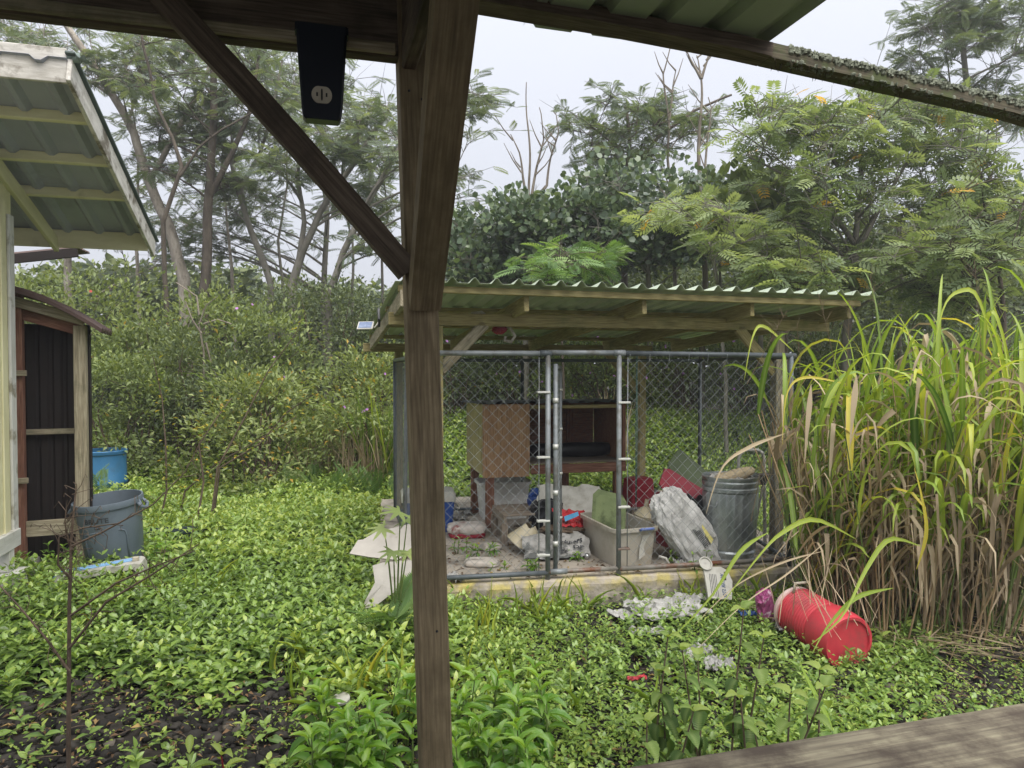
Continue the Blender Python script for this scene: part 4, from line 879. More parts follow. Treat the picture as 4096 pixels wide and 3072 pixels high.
# printed feed bag with silver ball
fb = on_slab(2215, 2235); Mf = T((fb.x + .02, fb.y + .05, SZ + .09), 8, 32)
V, Fc = sheet_vf(.60, .30, 40, 22, .045, 1.7, 41); fo = pm('feed_sack', V, Fc, M_sackp, smooth=True, M=Mf); tag(fo, 'flattened white feed sack with dark printed letters on the slab', 'sack')
def on_sheet(V, n, m, x, y, w, d):
    i = min(n, max(0, round((x / w + .5) * n))); j = min(m, max(0, round((y / d + .5) * m))); return V[j * (n + 1) + i].z
def print_on(txt, size, ox, oy, squash=1, dz=.022):
    tv, tf = text_vf(txt, size, squash); pm('lettering', [Vector((v.x + ox, v.y + oy, on_sheet(V, 40, 22, v.x + ox, v.y + oy, .60, .30) + dz)) for v in tv], tf, M_ink, fo, M=Mf)
print_on('oducers', .065, .14, .03); print_on('DE', .055, .20, -.045, 1.5)
for k in range(9): print_on('iniini ini nii', .02, .03 + .012 * (k % 3), -.10 + .018 * (k % 4), 1.0)
V2, F2 = lathe_vf([(.001, -.03)] + [(.03 * math.cos(a), .03 * math.sin(a)) for a in [math.radians(-75 + 15 * k) for k in range(11)]] + [(.001, .03)], 24)
q = on_slab(2348, 2238); tag(smooth_obj(pm('metal_ball', V2, F2, M_ball, M=T((q.x, q.y, SZ + .03)))), 'small shiny silver ball on the slab by the big tote', 'ball')
# large clouded tote with green lid
tA = on_slab(2467, 2276); tU, tW = U(12), W_(21)
tc_ = Vector((tA.x, tA.y, 0)) + tU * .20 + tW * .37
Mt = T((tc_.x, tc_.y, SZ + .004), 18)
tt = thing('large_tote', 'big cracked cloudy white tote beside the gate post with blue handle', 'tote', (tc_.x, tc_.y, SZ))
V, Fc = tote_vf(.42, .74, .34, .88, .006, .02, .06); smooth_obj(pm('body', V, Fc, M_tote, tt, M=Mt))
pm('broken_patch', *prism_vf([(0, 0), (.06, .04), (.05, .12), (.11, .22), (.04, .21), (.01, .12)], .003), M_cwhite, tt, M=Mt @ Matrix(((1, 0, 0, .02), (0, 0, -1, -.365), (0, 1, 0, .06), (0, 0, 0, 1))))
tube('handle', [Mt @ Vector(v) for v in ((.02, -.392, .325), (.03, -.41, .335), (.14, -.41, .335), (.15, -.392, .325))], .012, surf('slate_blue_plastic', [(.3, C('5568a0')), (.7, C('6f82b8'))], (8, 8, 8), 4, .5, .05), tt)
oc = [(x, y) for x, y, in ((-.15, 0), (.15, 0), (.16, .03), (.16, .34), (.12, .40), (-.11, .44), (-.16, .39), (-.16, .03))]
gl = thing('green_plastic_cover', 'faded green plastic lid standing upright in the big tote', 'lid', Mt @ Vector((-.02, .08, .05)))
Ml = plane_m(Mt @ Vector((-.07, .06, .16)), U(-24), Vector((-.06, .22, 1)))
pm('sheet', *prism_vf(oc, .008), M_lidg, gl, M=Ml); pm('raised_field', *prism_vf([(x * .78, .04 + y * .8) for x, y in oc], .005), M_lidg, gl, M=Ml @ Matrix.Translation((0, 0, .0085)))
# grey tarp, funnel bottle
q = on_slab(2570, 2100); V, Fc = sheet_vf(.55, .42, 20, 16, .06, 2, 45); tag(smooth_obj(pm('grey_sheet', V, Fc, surf('grey_sheet_plastic', [(.3, C('6c6d6f')), (.7, C('8f9091'))], (8, 8, 8), 5, .5, .1), M=T((q.x, q.y + .2, SZ + .22), 10, 20))), 'rumpled grey plastic sheet behind the big tote', 'sheet')
q = at(2578, 2040, 6.9)
V, Fc = lathe_vf([(.03, -.03), (.10, 0), (.105, .04), (.06, .09), (.022, .12), (.02, .19), (.016, .19)], 24)
tag(smooth_obj(pm('funnel_bottle', V, Fc, M_cone, M=T((q.x, q.y, SZ + .26), 0, 8, 6))), 'cloudy funnel-shaped plastic bottle top standing on the grey sheet', 'bottle')
# red bins and lids at the back
q = on_slab(2553, 2020)
V, Fc = rings_vf([rring(.15, .12, .02, 0), rring(.15, .12, .02, .05), rring(.135, .11, .03, .29), rring(.115, .09, .03, .305)])
q = at(2553, 2010, 7.9); tag(smooth_obj(pm('red_bin', V, Fc, M_redp, M=T((q.x, q.y, SZ + .20), 20))), 'red plastic bin upside down behind the pen gate post', 'bin')
box('bin_prop', (q.x, q.y, SZ + .099), .3, .25, .198, M_greyslat, None, 20); tag(bpy.data.objects['bin_prop'], 'grey wooden block under the upturned red bin', 'block')
q = at(2690, 2090, 6.9); V, Fc = tote_vf(.30, .26, .50, .85, .005, .012, .03)
tag(smooth_obj(pm('red_tub', V, Fc, M_redp, M=T((q.x, q.y, SZ + .0), 25, 6))), 'open dark red tub behind the crumpled white sack', 'tub')
lidp = lambda w, h: [(-w, 0), (w, 0), (w * 1.05, .03), (w, h - .05), (w * .75, h), (-w * .75, h), (-w, h - .05), (-w * 1.05, .03)]
V, Fc = prism_vf(lidp(.13, .44), .018); tag(pm('red_plastic_cover', V, Fc, M_redp, M=plane_m(at(2800, 2005, 6.75), Vector((.35, .6, .55)), Vector((-.75, .12, .62)))), 'dark red plastic lid leaning over the red tub', 'lid')
V, Fc = prism_vf(lidp(.16, .50), .022); tag(pm('olive_plastic_cover', V, Fc, M_dgreen, M=plane_m(at(2840, 1965, 7.1), Vector((.45, .55, .40)), Vector((-.72, .15, .66)))), 'olive green plastic lid leaning behind the metal can', 'lid')
lump('rubbish_bag', 'black bin bag stuffed beside the metal can', 'bag', at(2775, 2120, 6.65), (.17, .14, .26), M_black, 51, amp=.25)
# crumpled white sack leaning
q = on_slab(2800, 2262)
V, Fc = lumpy_vf(.17, .11, .34, 52, 34, .16, 2.2, .62, 61, True, .5); Mk = T((q.x - .10, q.y + .12, SZ + .29), 12, -8, -34)
sk = tag(pm('crumpled_sack', V, Fc, M_sackw, smooth=False, M=Mk), 'crumpled torn white sack leaning against the metal can', 'sack')
for k in range(9):
    y0 = .02 + .012 * (k % 2)
    pm('print_line', [Vector((.02 + .012 * k, -.128 - .001 * k, -.22 + y0)), Vector((.026 + .012 * k, -.128 - .001 * k, -.22 + y0)), Vector((.026 + .012 * k, -.126, .0 - .01 * k)), Vector((.02 + .012 * k, -.126, .0 - .01 * k))], [(0, 1, 2, 3)], M_ink, sk, M=Mk) if k < 5 else None
pm('print_patch', [Vector((.085, -.126, -.2)), Vector((.125, -.12, -.18)), Vector((.12, -.12, -.02)), Vector((.09, -.126, -.04))], [(0, 1, 2, 3)], M_yprint, sk, M=Mk)
# galvanised can
q = on_slab(2950, 2262); gq = Vector((q.x, q.y + .22, 0))
ca = thing('metal_can', 'fluted galvanised metal dustbin filled with rubbish by the pen post', 'dustbin', gq + UP * SZ)
H = .76
prof = [(.205, 0), (.212, .012), (.212, .03), (.205, .04), (.208, .06), (.218, .075), (.218, .095), (.206, .11), (.215, .13), (.24, H - .16), (.238, H - .14), (.25, H - .125), (.25, H - .10), (.238, H - .09), (.25, H - .07), (.25, H - .045), (.24, H - .035), (.252, H - .012), (.252, H), (.243, H), (.236, H - .05), (.215, .2), (.01, .19)]
flute = lambda z, th: .006 * max(0, math.cos(th * 22)) if .12 < z < H - .15 else 0
V, Fc = lathe_vf(prof, 132, flute); smooth_obj(pm('body', V, Fc, M_can, ca, M=T(gq + UP * SZ)), 35)
for a in (-.9,):
    tube('handle', [gq + UP * (SZ + z) + Vector((r * math.sin(a + da), -r * math.cos(a + da), 0)) for da, z, r in ((-.16, H - .2, .25), (-.15, H - .25, .275), (.15, H - .25, .275), (.16, H - .2, .25))], .006, M_galv, ca)
V, Fc = lumpy_vf(.17, .06, .042, 30, 14, .2, 2, .8, 71); tag(smooth_obj(pm('rolled_cushion', V, Fc, M_cloth, M=T(gq + Vector((.0, -.10, SZ + H + .012)), 6, 0, -14)), 80), 'beige cloth cushion lying in the mouth of the metal dustbin', 'cushion')
V, Fc = lumpy_vf(.17, .17, .04, 30, 12, .4, 5, 1, 72); tag(pm('bin_rubbish', V, Fc, M_sackp, M=T(gq + UP * (SZ + H - .035))), 'mixed pale rubbish filling the metal dustbin', 'rubbish', kind='stuff')
# white tubular step stool behind
q = at(3005, 1900, 6.95); sq = Vector((q.x, q.y, 0))
stl = thing('step_stool', 'white tubular step stool with black ribbed tread behind the dustbin', 'step stool', sq + UP * SZ)
zt = at(3005, 1800, 6.95).z
tube('frame', [sq + Vector((-.14, 0, SZ)), sq + Vector((-.125, 0, zt - .09)), sq + Vector((-.11, 0, zt - .03)), sq + Vector((-.06, 0, zt)), sq + Vector((.06, 0, zt)), sq + Vector((.11, 0, zt - .03)), sq + Vector((.125, 0, zt - .09)), sq + Vector((.14, 0, SZ))], .017, M_cwhite, stl, 10)
tr = box('tread', sq + Vector((0, -.10, zt - .27)), .25, .18, .03, M_black, stl, -4); tr.matrix_basis = tr.matrix_basis @ Matrix.Rotation(math.radians(-40), 4, 'X')
for x in (-.11, .11): tube('rear_leg', [sq + Vector((x, -.05, zt - .27)), sq + Vector((x, .25, SZ))], .012, M_cwhite, stl)
# bungee cord
b0, b1 = at(2548, 1405, 6.55), at(2544, 2010, 6.55)
bg = thing('bungee_cord', 'green braided bungee cord with steel hook hanging from the roof', 'cord', b1)
for d in (-.006, .006): tube('cord', [b0 + Vector((d * .3, 0, 0)), b0.lerp(b1, .5) + Vector((d, 0, 0)), b1 + Vector((d * .5, 0, 0))], .004, M_rope, bg, 6)
tube('hook', [b1, b1 - UP * .04, b1 - UP * .07 + Vector((.012, 0, 0)), b1 - UP * .09, b1 - UP * .075 - Vector((.014, 0, 0)), b1 - UP * .05 - Vector((.016, 0, 0))], .0035, M_galv, bg, 6)
# small litter on the slab
for i, (px, py, a, b, mat, lab) in enumerate(((1830, 2080, .13, .07, M_sackp, 'torn white wrapper beside the blue cooler'), (1858, 2062, .10, .06, M_sack, 'small white paper scrap by the dog house leg'), (1925, 2035, .07, .07, M_sack, 'white plastic scrap under the dog house'), (2715, 2262, .10, .05, M_sack, 'white scrap against the pen bottom pipe'), (1820, 2322, .12, .05, M_sack, 'thin white scrap by the pipe near the porch post'), (2370, 2185, .08, .05, M_cwhite, 'pale scrap beside the big tote base'))):
    q = on_slab(px, py); V, Fc = sheet_vf(a * 1.7, b * 1.7, 12, 8, .04, 3, 80 + i); tag(pm('paper_scrap', V, Fc, mat, M=T((q.x, q.y, SZ + .012), 30 * i)), lab, 'litter')
q = on_slab(2662, 2266); tube('bent_pipe_piece', [Vector((q.x - .06, q.y, SZ + .09)), Vector((q.x, q.y - .01, SZ + .075)), Vector((q.x + .03, q.y - .03, SZ + .02))], .012, M_cwhite); tag(bpy.data.objects['bent_pipe_piece'], 'short bent white pipe by the pen bottom rail', 'pipe')
# flattened water jug hanging over the slab edge
jq = at(2868, 2335, 5.78)
jg = thing('flat_jug', 'flattened white jug with blue capital letters over the slab edge', 'jug', jq)
Mj = plane_m(jq, Vector((.98, .12, -.16)), Vector((-.30, .55, .78)))
pm('body', *prism_vf([(-.10, -.14), (.10, -.13), (.13, .03), (.10, .12), (.04, .145), (-.04, .13), (-.11, .12)], .02), M_cwhite, jg, M=Mj)
V, Fc = lathe_vf([(.05, 0), (.058, .012), (.058, .02), (.05, .02), (.046, .006), (.01, .005)], 24); smooth_obj(pm('cap', V, Fc, M_cwhite, jg, M=Mj @ Matrix.Translation((-.095, .15, .02))))
V, Fc = text_vf('WATER STO', .044, .8); pm('lettering', [Vector((v.y * -1 + .045, v.x * -1 - .015, .0225)) for v in V], [tuple(reversed(f)) for f in Fc] if False else Fc, M_inkblue, jg, M=Mj @ Matrix.Rotation(0, 4, 'Z'))
for k in range(5): pm('print_line', *prism_vf([(-.07 + .014 * k, -.12), (-.065 + .014 * k, -.12), (-.065 + .014 * k, .07), (-.07 + .014 * k, .07)], .0004), M_ink, jg, M=Mj @ Matrix.Translation((0, 0, .021)))
pm('handle_hole', *prism_vf([(.055, .03), (.075, .03), (.085, .10), (.065, .105)], .0006), M_ground, jg, M=Mj @ Matrix.Translation((0, 0, .021)))
# litter on the ground outside
for i, (px, py, w, d, f, rz, lab) in enumerate(((2660, 2455, .62, .40, .075, 10, 'crumpled white bag heaped on the gravel before the slab'), (2790, 2400, .34, .16, .045, -12, 'white and dark printed bag tail under the flattened jug'), (2540, 2470, .36, .26, .04, 25, 'flat white sheet half buried in weeds before the slab'), (2590, 2545, .26, .12, .04, 5, 'thin white strip lying in front of the crumpled bag'), (2790, 2625, .22, .16, .05, 40, 'torn white scrap behind the ribbed-leaf plants'), (2860, 2680, .20, .18, .06, 12, 'rumpled white scrap low among the weeds'), (3160, 2520, .26, .2, .05, 70, 'white crumpled wrapping beside the red jug'))):
    q = gnd(px, py, .03); V, Fc = sheet_vf(w, d, 22, 15, f * .8, 2.4, 90 + i); tag(pm('white_bag', V, Fc, M_sackp if i in (1, 3) else M_sack, smooth=False, M=T((q.x, q.y, .05), rz)), lab, 'litter')
q = gnd(3062, 2480, .05); V, Fc = lumpy_vf(.06, .04, .13, 26, 16, .25, 2.5, .7, 101); tag(pm('pink_bag', V, Fc, M_pink, M=T((q.x, q.y, .14), 20, 8, -16)), 'pink and purple snack bag standing beside the red jug', 'bag')
V, Fc = sheet_vf(.12, .07, 12, 8, .03, 3, 103); q = gnd(2990, 2465, .05); tag(pm('blue_wrapper', V, Fc, M_cooler, M=T((q.x, q.y, .06))), 'small dark blue wrapper beside the pink bag', 'litter')
q = gnd(2545, 2735, .06); V, Fc = sheet_vf(.12, .05, 12, 8, .02, 3, 104); tag(pm('red_scrap', V, Fc, M_jug, M=T((q.x, q.y, .09), 10)), 'small bright red plastic scrap among low weeds', 'litter')
q = gnd(1365, 2815, .03); V, Fc = lathe_vf([(.045, 0), (.05, .004), (.05, .016), (.046, .02), (.02, .021), (.001, .021)], 28); tag(smooth_obj(pm('jar_cover', V, Fc, M_cwhite, M=T((q.x, q.y, .05), 0, 14))), 'round white jar lid lying on dark gravel', 'lid')
# red drinks jug lying in the grass
j0, j1 = at(3185, 2432, 5.15), at(3400, 2580, 4.62)
ax = (j1 - j0); ax.z *= .6; ax.normalize(); Mj = frame_m(j0 + Vector((0, 0, -.02)), ax) @ Matrix(((0, 0, 1, 0), (0, 1, 0, 0), (-1, 0, 0, 0), (0, 0, 0, 1)))
jug = thing('drinks_jug', 'large red ribbed drinks jug with pale lid lying by cane grass', 'drinks jug', (j0.x, j0.y, 0))
prof = [(.001, .0), (.15, .0), (.165, .02)]
for k in range(11): z = .03 + .026 * k; prof += [(.172, z), (.180, z + .006), (.180, z + .014), (.172, z + .020)]
prof += [(.185, .34), (.192, .36), (.192, .47), (.186, .53), (.178, .545), (.16, .545), (.156, .530), (.001, .530)]
V, Fc = lathe_vf(prof, 48); smooth_obj(pm('body', V, Fc, M_jug, jug, M=Mj), 50)
V, Fc = lathe_vf([(.001, -.05), (.12, -.05), (.165, -.035), (.178, -.01), (.178, .008), (.168, .012), (.1, .012)], 40); smooth_obj(pm('lid', V, Fc, surf('pink_white_plastic', [(.3, C('d3b3ac')), (.7, C('e6cfc8'))], (6, 6, 6), 5, .5, .05), jug, M=Mj))
tube('handle', [Mj @ Vector(v) for v in ((-.16, .07, .05), (-.23, .06, .05), (-.23, -.06, .05), (-.16, -.07, .05))], .010, M_ivory, jug)
# ------------------------------------------------------------------ vegetation
def unit(a): return a / np.maximum(np.linalg.norm(a, axis=-1, keepdims=True), 1e-9)
def scatter(tv, tf, P, D, N, L, W=None):
    """stamp a template (u along, v across, w up) at n places; returns vertices, triangles, per-template-vertex |v|"""
    P, D, N = np.asarray(P, float), unit(np.asarray(D, float)), np.asarray(N, float)
    S = unit(np.cross(D, N)); N = np.cross(S, D); n, k = len(P), len(tv)
    L = np.broadcast_to(np.asarray(L, float), (n,)); W = L if W is None else np.broadcast_to(np.asarray(W, float), (n,))
    tv = np.asarray(tv, float)
    V = P[:, None] + D[:, None] * (tv[None, :, 0:1] * L[:, None, None]) + S[:, None] * (tv[None, :, 1:2] * W[:, None, None]) + N[:, None] * (tv[None, :, 2:3] * L[:, None, None])
    T_ = (np.asarray(tf)[None] + (np.arange(n) * k)[:, None, None]).reshape(-1, 3)
    return V.reshape(-1, 3), T_
def leaf8(fold=.12, droop=.12):
    tv = [(0, 0, 0), (.33, -.5, fold * .9), (.33, 0, .03), (.33, .5, fold * .9), (.68, -.38, fold * .6 - droop * .3), (.68, 0, .02 - droop * .3), (.68, .38, fold * .6 - droop * .3), (1, 0, -droop)]
    tf = [(0, 2, 1), (0, 3, 2), (1, 2, 5), (1, 5, 4), (2, 3, 6), (2, 6, 5), (4, 5, 7), (5, 6, 7)]
    return tv, tf
def leaf4(fold=.12, droop=.1): return [(0, 0, 0), (.45, -.5, fold), (.5, 0, .02), (.45, .5, fold), (1, 0, -droop)], [(0, 2, 1), (0, 3, 2), (1, 2, 4), (2, 3, 4)]
def leaf2(): return [(0, 0, 0), (.5, -.5, .04), (1, 0, -.05), (.5, .5, .04)], [(0, 2, 1), (0, 3, 2)]
def round_leaf(): 
    tv = [(0, 0, 0), (.3, -.42, .06), (.3, .42, .06), (.75, -.45, .03), (.75, .45, .03), (1, 0, -.03), (.5, 0, 0)]
    return tv, [(0, 6, 1), (0, 2, 6), (1, 6, 3), (2, 4, 6), (3, 6, 5), (6, 4, 5)]
def serrated(n=7, fold=.1, droop=.25, width=lambda t: math.sin(math.pi * min(1, t * 1.05) ** .8), teeth=.06):
    tv, tf = [], []
    for i in range(n + 1):
        t = i / n; w = .5 * max(0, width(t)) * (1 + (teeth if i % 2 else -teeth)); z = .10 * math.sin(t * 2.2) - droop * t * t
        tv += [(t, -w, z + fold * w * 2), (t, 0, z), (t, w, z + fold * w * 2)]
    for i in range(n):
        a = i * 3; tf += [(a, a + 1, a + 4), (a, a + 4, a + 3), (a + 1, a + 2, a + 5), (a + 1, a + 5, a + 4)]
    return tv, tf
def pinnate(pairs=8, ll=.26, lw=.085, droop=.25, term=True):
    """one compound leaf: leaflets in pairs along a drooping rib"""
    tv, tf = [], []
    z = lambda t: .1 * t - droop * t * t
    def leaflet(t, ang, s):
        o = len(tv); c, sn = math.cos(ang), math.sin(ang); b = (t, 0, z(t))
        for u, v, w in ((0, 0, 0), (.5, -.5, .0), (1, 0, -.22), (.5, .5, .0)):
            lu, lv = u * ll * s, v * lw * s; tv.append((b[0] + lu * c - lv * sn, b[1] + lu * sn + lv * c, b[2] + w * ll * s * .6))
        tf.extend([(o, o + 2, o + 1), (o, o + 3, o + 2)])
    for i in range(pairs):
        t = .12 + .85 * i / (pairs - 1); s = .72 + .5 * math.sin(math.pi * (.15 + .75 * i / pairs))
        for sg in (1, -1): leaflet(t, sg * math.radians(62 - 22 * t), s)
    if term: leaflet(1.0, 0, .8)
    o = len(tv)
    for i in range(4): t = i / 3; tv += [(t, -.006, z(t)), (t, .006, z(t))]
    for i in range(3): a = o + 2 * i; tf += [(a, a + 1, a + 3), (a, a + 3, a + 2)]
    return tv, tf
T_ALB = pinnate(8, .30, .085, .22); T_SEN = pinnate(6, .33, .125, .30); T_FERN = pinnate(16, .17, .032, .30)
def tints(n, k, lo=0., hi=1., base=None):
    t = RNG.uniform(lo, hi, n) if base is None else base
    return np.repeat(np.clip(t, 0, 1), k)
def cat(lst):
    Vs, Ts, o = [], [], 0
    for v, t in lst: Vs.append(v); Ts.append(t + o); o += len(v)
    return np.concatenate(Vs), np.concatenate(Ts)
def foliage(name, tmpl, P, D, N, L, W, mat, parent=None, tint=None, kind=None):
    tv, tf = tmpl; V, T_ = scatter(tv, tf, P, D, N, L, W); n = len(P)
    tn = np.repeat(np.clip(RNG.uniform(0, .92, n) if tint is None else tint, 0, 1), len(tv))
    md = np.tile(np.abs(np.array(tv)[:, 1]), n)
    me = fast_mesh(name, V, T_, {'tint': tn, 'mid': md}); o = obj(name, me, mat, parent)
    if kind: o['kind'] = kind
    return o
def rdir(n, zlo=-1, zhi=1):
    z = RNG.uniform(zlo, zhi, n); a = RNG.uniform(0, 2 * np.pi, n); r = np.sqrt(np.maximum(0, 1 - z * z)); return np.stack([r * np.cos(a), r * np.sin(a), z], 1)
UPN = np.array([0, 0, 1.0])
def tubes_mesh(name, polys, sides=5):
    V, Fc = [], []
    for pts, rad in polys:
        v, f = tube_vf(pts, rad, sides, False); o = len(V); V += v; Fc += [tuple(i + o for i in q) for q in f]
    return mesh(name, V, Fc, True)

# ---- where the yard is covered
inv_slab = plane_m(sl0, KU, KW).inverted()
def in_slab(x, y, m=.0):
    q = inv_slab @ Vector((x, y, 0)); return -m < q.x < sl_w + m and -m < q.y < sl_d + m
def nz(x, y, s, o=0): return mnoise.noise(Vector((x * s + o, y * s - o, o * 1.7)))
house_c = Vector((wall_far.x, wall_far.y, 0))
def blocked(x, y):
    if in_slab(x, y, .02): return True
    p = Vector((x, y, 0))
    if (p - house_c).dot(HU) < .02 and (p - house_c).dot(HW) < .1: return True
    if -.1 < (p - s0).dot(SU) < .55 and -.05 < (p - s0).dot(SW) < .5: return True
    for c, r in ((gc, .22), (Vector((bp_.x, bp_.y, 0)), .31), (Vector((cq.x, cq.y, 0)), .10), (Vector((tp.x, tp.y, 0)), .26)):
        if (p - c).length < r: return True
    a = (p - Vector((j0.x, j0.y, 0))).dot(ax); 
    if -.05 < a < .58 and (p - Vector((j0.x, j0.y, 0)) - ax * a).length < .17: return True
    return False
def in_view(x, y, m=.35): return y > 2.4 and abs(x) < .74 * y + m
# ---- creeping ground cover
cov = {'near': [], 'far': []}
def add_plant(x, y, h, s, lst, levels=4, tb=0.):
    z0 = ground_z(x, y); tilt = rnd.uniform(0, .35); a0 = rnd.uniform(0, 6.283); ta = rnd.uniform(0, 6.283)
    tx, ty = math.cos(ta) * tilt, math.sin(ta) * tilt
    for k in range(levels):
        f = 1 - k * .24; zz = z0 + h * f; a = a0 + k * 1.5708 + rnd.uniform(-.3, .3)
        for sg in (0, math.pi):
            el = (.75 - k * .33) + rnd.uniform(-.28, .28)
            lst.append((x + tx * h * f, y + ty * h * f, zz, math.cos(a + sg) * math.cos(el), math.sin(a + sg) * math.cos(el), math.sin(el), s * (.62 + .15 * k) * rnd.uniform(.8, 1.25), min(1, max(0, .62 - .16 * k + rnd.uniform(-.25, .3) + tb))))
rnd = random.Random(5)
def cover_density(x, y):
    """how thick the creeper stands here, 0..1"""
    n = nz(x, y, .9, 3) + .5 * nz(x, y, 2.3, 8)
    px = x / y * 1534 + 1106
    if y > 6.2: return 1.0
    if px < 1000:
        t = (y - 4.3) / .8 + n * 1.3 + .5
        return min(1, max(.05, t))
    t = .75 + n * .9
    return min(1, max(.2, t))
n_try = 50000; kept = 0
for i in range(n_try):
    y = 2.6 + 11.2 * rnd.random() ** .85; x = rnd.uniform(-.76, .76) * y
    if rnd.random() > .25 + .75 * y / 12: continue
    if x / y > .60 and 4.0 < y < 6.5: continue
    if blocked(x, y) or rnd.random() > cover_density(x, y): continue
    px = x / y * 1534 + 1106; th = .5 + .5 * nz(x, y, .6, 1)
    if y < 6.5:
        small = px > 1000
        h = (.06 + .13 * th) * rnd.uniform(.6, 1.3) if small else (.09 + .20 * th) * rnd.uniform(.6, 1.3)
        if y < 4.4 and not small: h *= .6
        if px < 420 and y > 5.0: h *= 1.5
        s = rnd.uniform(.045, .075) if small else rnd.uniform(.065, .10)
        s *= .75 + .45 * (.5 + .5 * nz(x, y, 1.1, 21)) + rnd.uniform(-.15, .25)
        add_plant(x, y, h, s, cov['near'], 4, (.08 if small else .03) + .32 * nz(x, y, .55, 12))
    else: add_plant(x, y, (.10 + .28 * th) * rnd.uniform(.6, 1.4), rnd.uniform(.085, .13), cov['far'], 3, .2)
for key, tm in (('near', leaf8()), ('far', leaf4())):
    A = np.array(cov[key]); nrm = UPN + RNG.normal(0, .25, (len(A), 3))
    tag(foliage('ground_cover', tm, A[:, :3], A[:, 3:6], nrm, A[:, 6], A[:, 6] * RNG.uniform(.42, .56, len(A)), L_cover, None, A[:, 7]), 'glossy green creeping weeds covering the yard' if key == 'near' else 'bright green creeping weeds spreading back to the bushes', 'ground cover', kind='stuff')
# ---- low small-leaved weeds in the foreground right, and a thin film elsewhere
A = []
for i in range(16000):
    y = 2.7 + 3.6 * rnd.random(); x = rnd.uniform(-.74, .76) * y; px = x / y * 1534 + 1106
    if blocked(x, y): continue
    dn = .85 if px > 1000 else .16
    if px > 600 and px < 1000 and y < 4.4: dn = .4
    if rnd.random() > dn * (.55 + .9 * max(-.3, nz(x, y, 1.4, 5))): continue
    z0 = ground_z(x, y); h = rnd.uniform(.02, .13) * (1.2 if px > 1000 else .7)
    for k in range(7):
        a = rnd.uniform(0, 6.283); el = rnd.uniform(-.2, .9)
        A.append((x + rnd.gauss(0, .03), y + rnd.gauss(0, .03), z0 + h * rnd.uniform(.3, 1.1), math.cos(a) * math.cos(el), math.sin(a) * math.cos(el), math.sin(el), rnd.uniform(.016, .036), rnd.uniform(.2, .95)))
A = np.array(A); tag(foliage('low_weeds', leaf4(), A[:, :3], A[:, 3:6], UPN + RNG.normal(0, .3, (len(A), 3)), A[:, 6], A[:, 6] * .55, L_weed, None, A[:, 7]), 'fine yellow-green low weeds over the gravel', 'weeds', kind='stuff')
# ---- lava gravel
base = bmesh.new(); bmesh.ops.create_icosphere(base, subdivisions=1, radius=1.0); bv = np.array([v.co[:] for v in base.verts]); bf = np.array([[v.index for v in f.verts] for f in base.faces]); base.free()
gl_ = []
for i in range(8000):
    y = 2.5 + 3.9 * rnd.random() ** 1.3; x = rnd.uniform(-.74, .74) * y
    if in_slab(x, y, -.01): continue
    gl_.append((x, y))
n = len(gl_); P = np.array([(x, y, ground_z(x, y)) for x, y in gl_]); sz = RNG.uniform(.014, .042, n)
jit = 1 + RNG.normal(0, .26, (n, len(bv), 1)); Q = bv[None] * jit
D = rdir(n, -.3, .3); N = UPN + RNG.normal(0, .2, (n, 3)); S = unit(np.cross(D, N)); N2 = np.cross(S, D)
Q = Q * RNG.uniform(.6, 1.35, (n, 1, 3))
V = P[:, None] + (D[:, None] * Q[:, :, 0:1] * 1.25 + S[:, None] * Q[:, :, 1:2] + N2[:, None] * Q[:, :, 2:3] * .75) * sz[:, None, None]
V[:, :, 2] += sz[:, None] * .25
tag(obj('gravel', fast_mesh('gravel', V.reshape(-1, 3), (bf[None] + (np.arange(n) * len(bv))[:, None, None]).reshape(-1, 3), {'tint': np.repeat(np.clip(RNG.normal(.45, .26, n), 0, 1), len(bv)), 'mid': np.zeros(n * len(bv))}), L_gravel), 'dark brown and black lava gravel in the yard', 'gravel', kind='stuff')

# ---- fallen leaves and stray grass
A = []
for i in range(5200):
    y = 2.6 + 4.6 * rnd.random(); x = rnd.uniform(-.74, .76) * y; a = rnd.uniform(0, 6.283)
    z0 = SZ + .008 if in_slab(x, y, -.05) else ground_z(x, y) + rnd.uniform(.02, .05)
    if in_slab(x, y, .05) and not in_slab(x, y, -.05): continue
    A.append((x, y, z0, math.cos(a), math.sin(a), rnd.uniform(-.15, .3), rnd.uniform(.015, .06), rnd.random() ** 1.4))
A = np.array(A); tag(foliage('leaf_litter', leaf4(.2, .15), A[:, :3], A[:, 3:6], UPN + RNG.normal(0, .35, (len(A), 3)), A[:, 6], A[:, 6] * RNG.uniform(.2, .6, len(A)), L_litter, None, A[:, 7]), 'brown fallen leaves and scraps scattered over gravel and slab', 'leaf litter', kind='stuff')
sv_ = []
for i in range(420):
    y = 2.6 + 4.2 * rnd.random(); x = rnd.uniform(-.74, .74) * y; a = rnd.uniform(0, 6.283); l = rnd.uniform(.05, .2); z0 = (SZ + .01) if in_slab(x, y, -.05) else ground_z(x, y) + .04
    p = Vector((x, y, z0)); d = Vector((math.cos(a), math.sin(a), rnd.uniform(-.02, .12))) * l; sv_.append(([p, p + d * .5 + Vector((0, 0, .01)), p + d], [.0028, .0022, .0012]))
tag(obj('twig_litter', tubes_mesh('twig_litter', sv_, 4), M_twig), 'thin brown twigs scattered over the ground', 'twigs', kind='stuff')
A = []
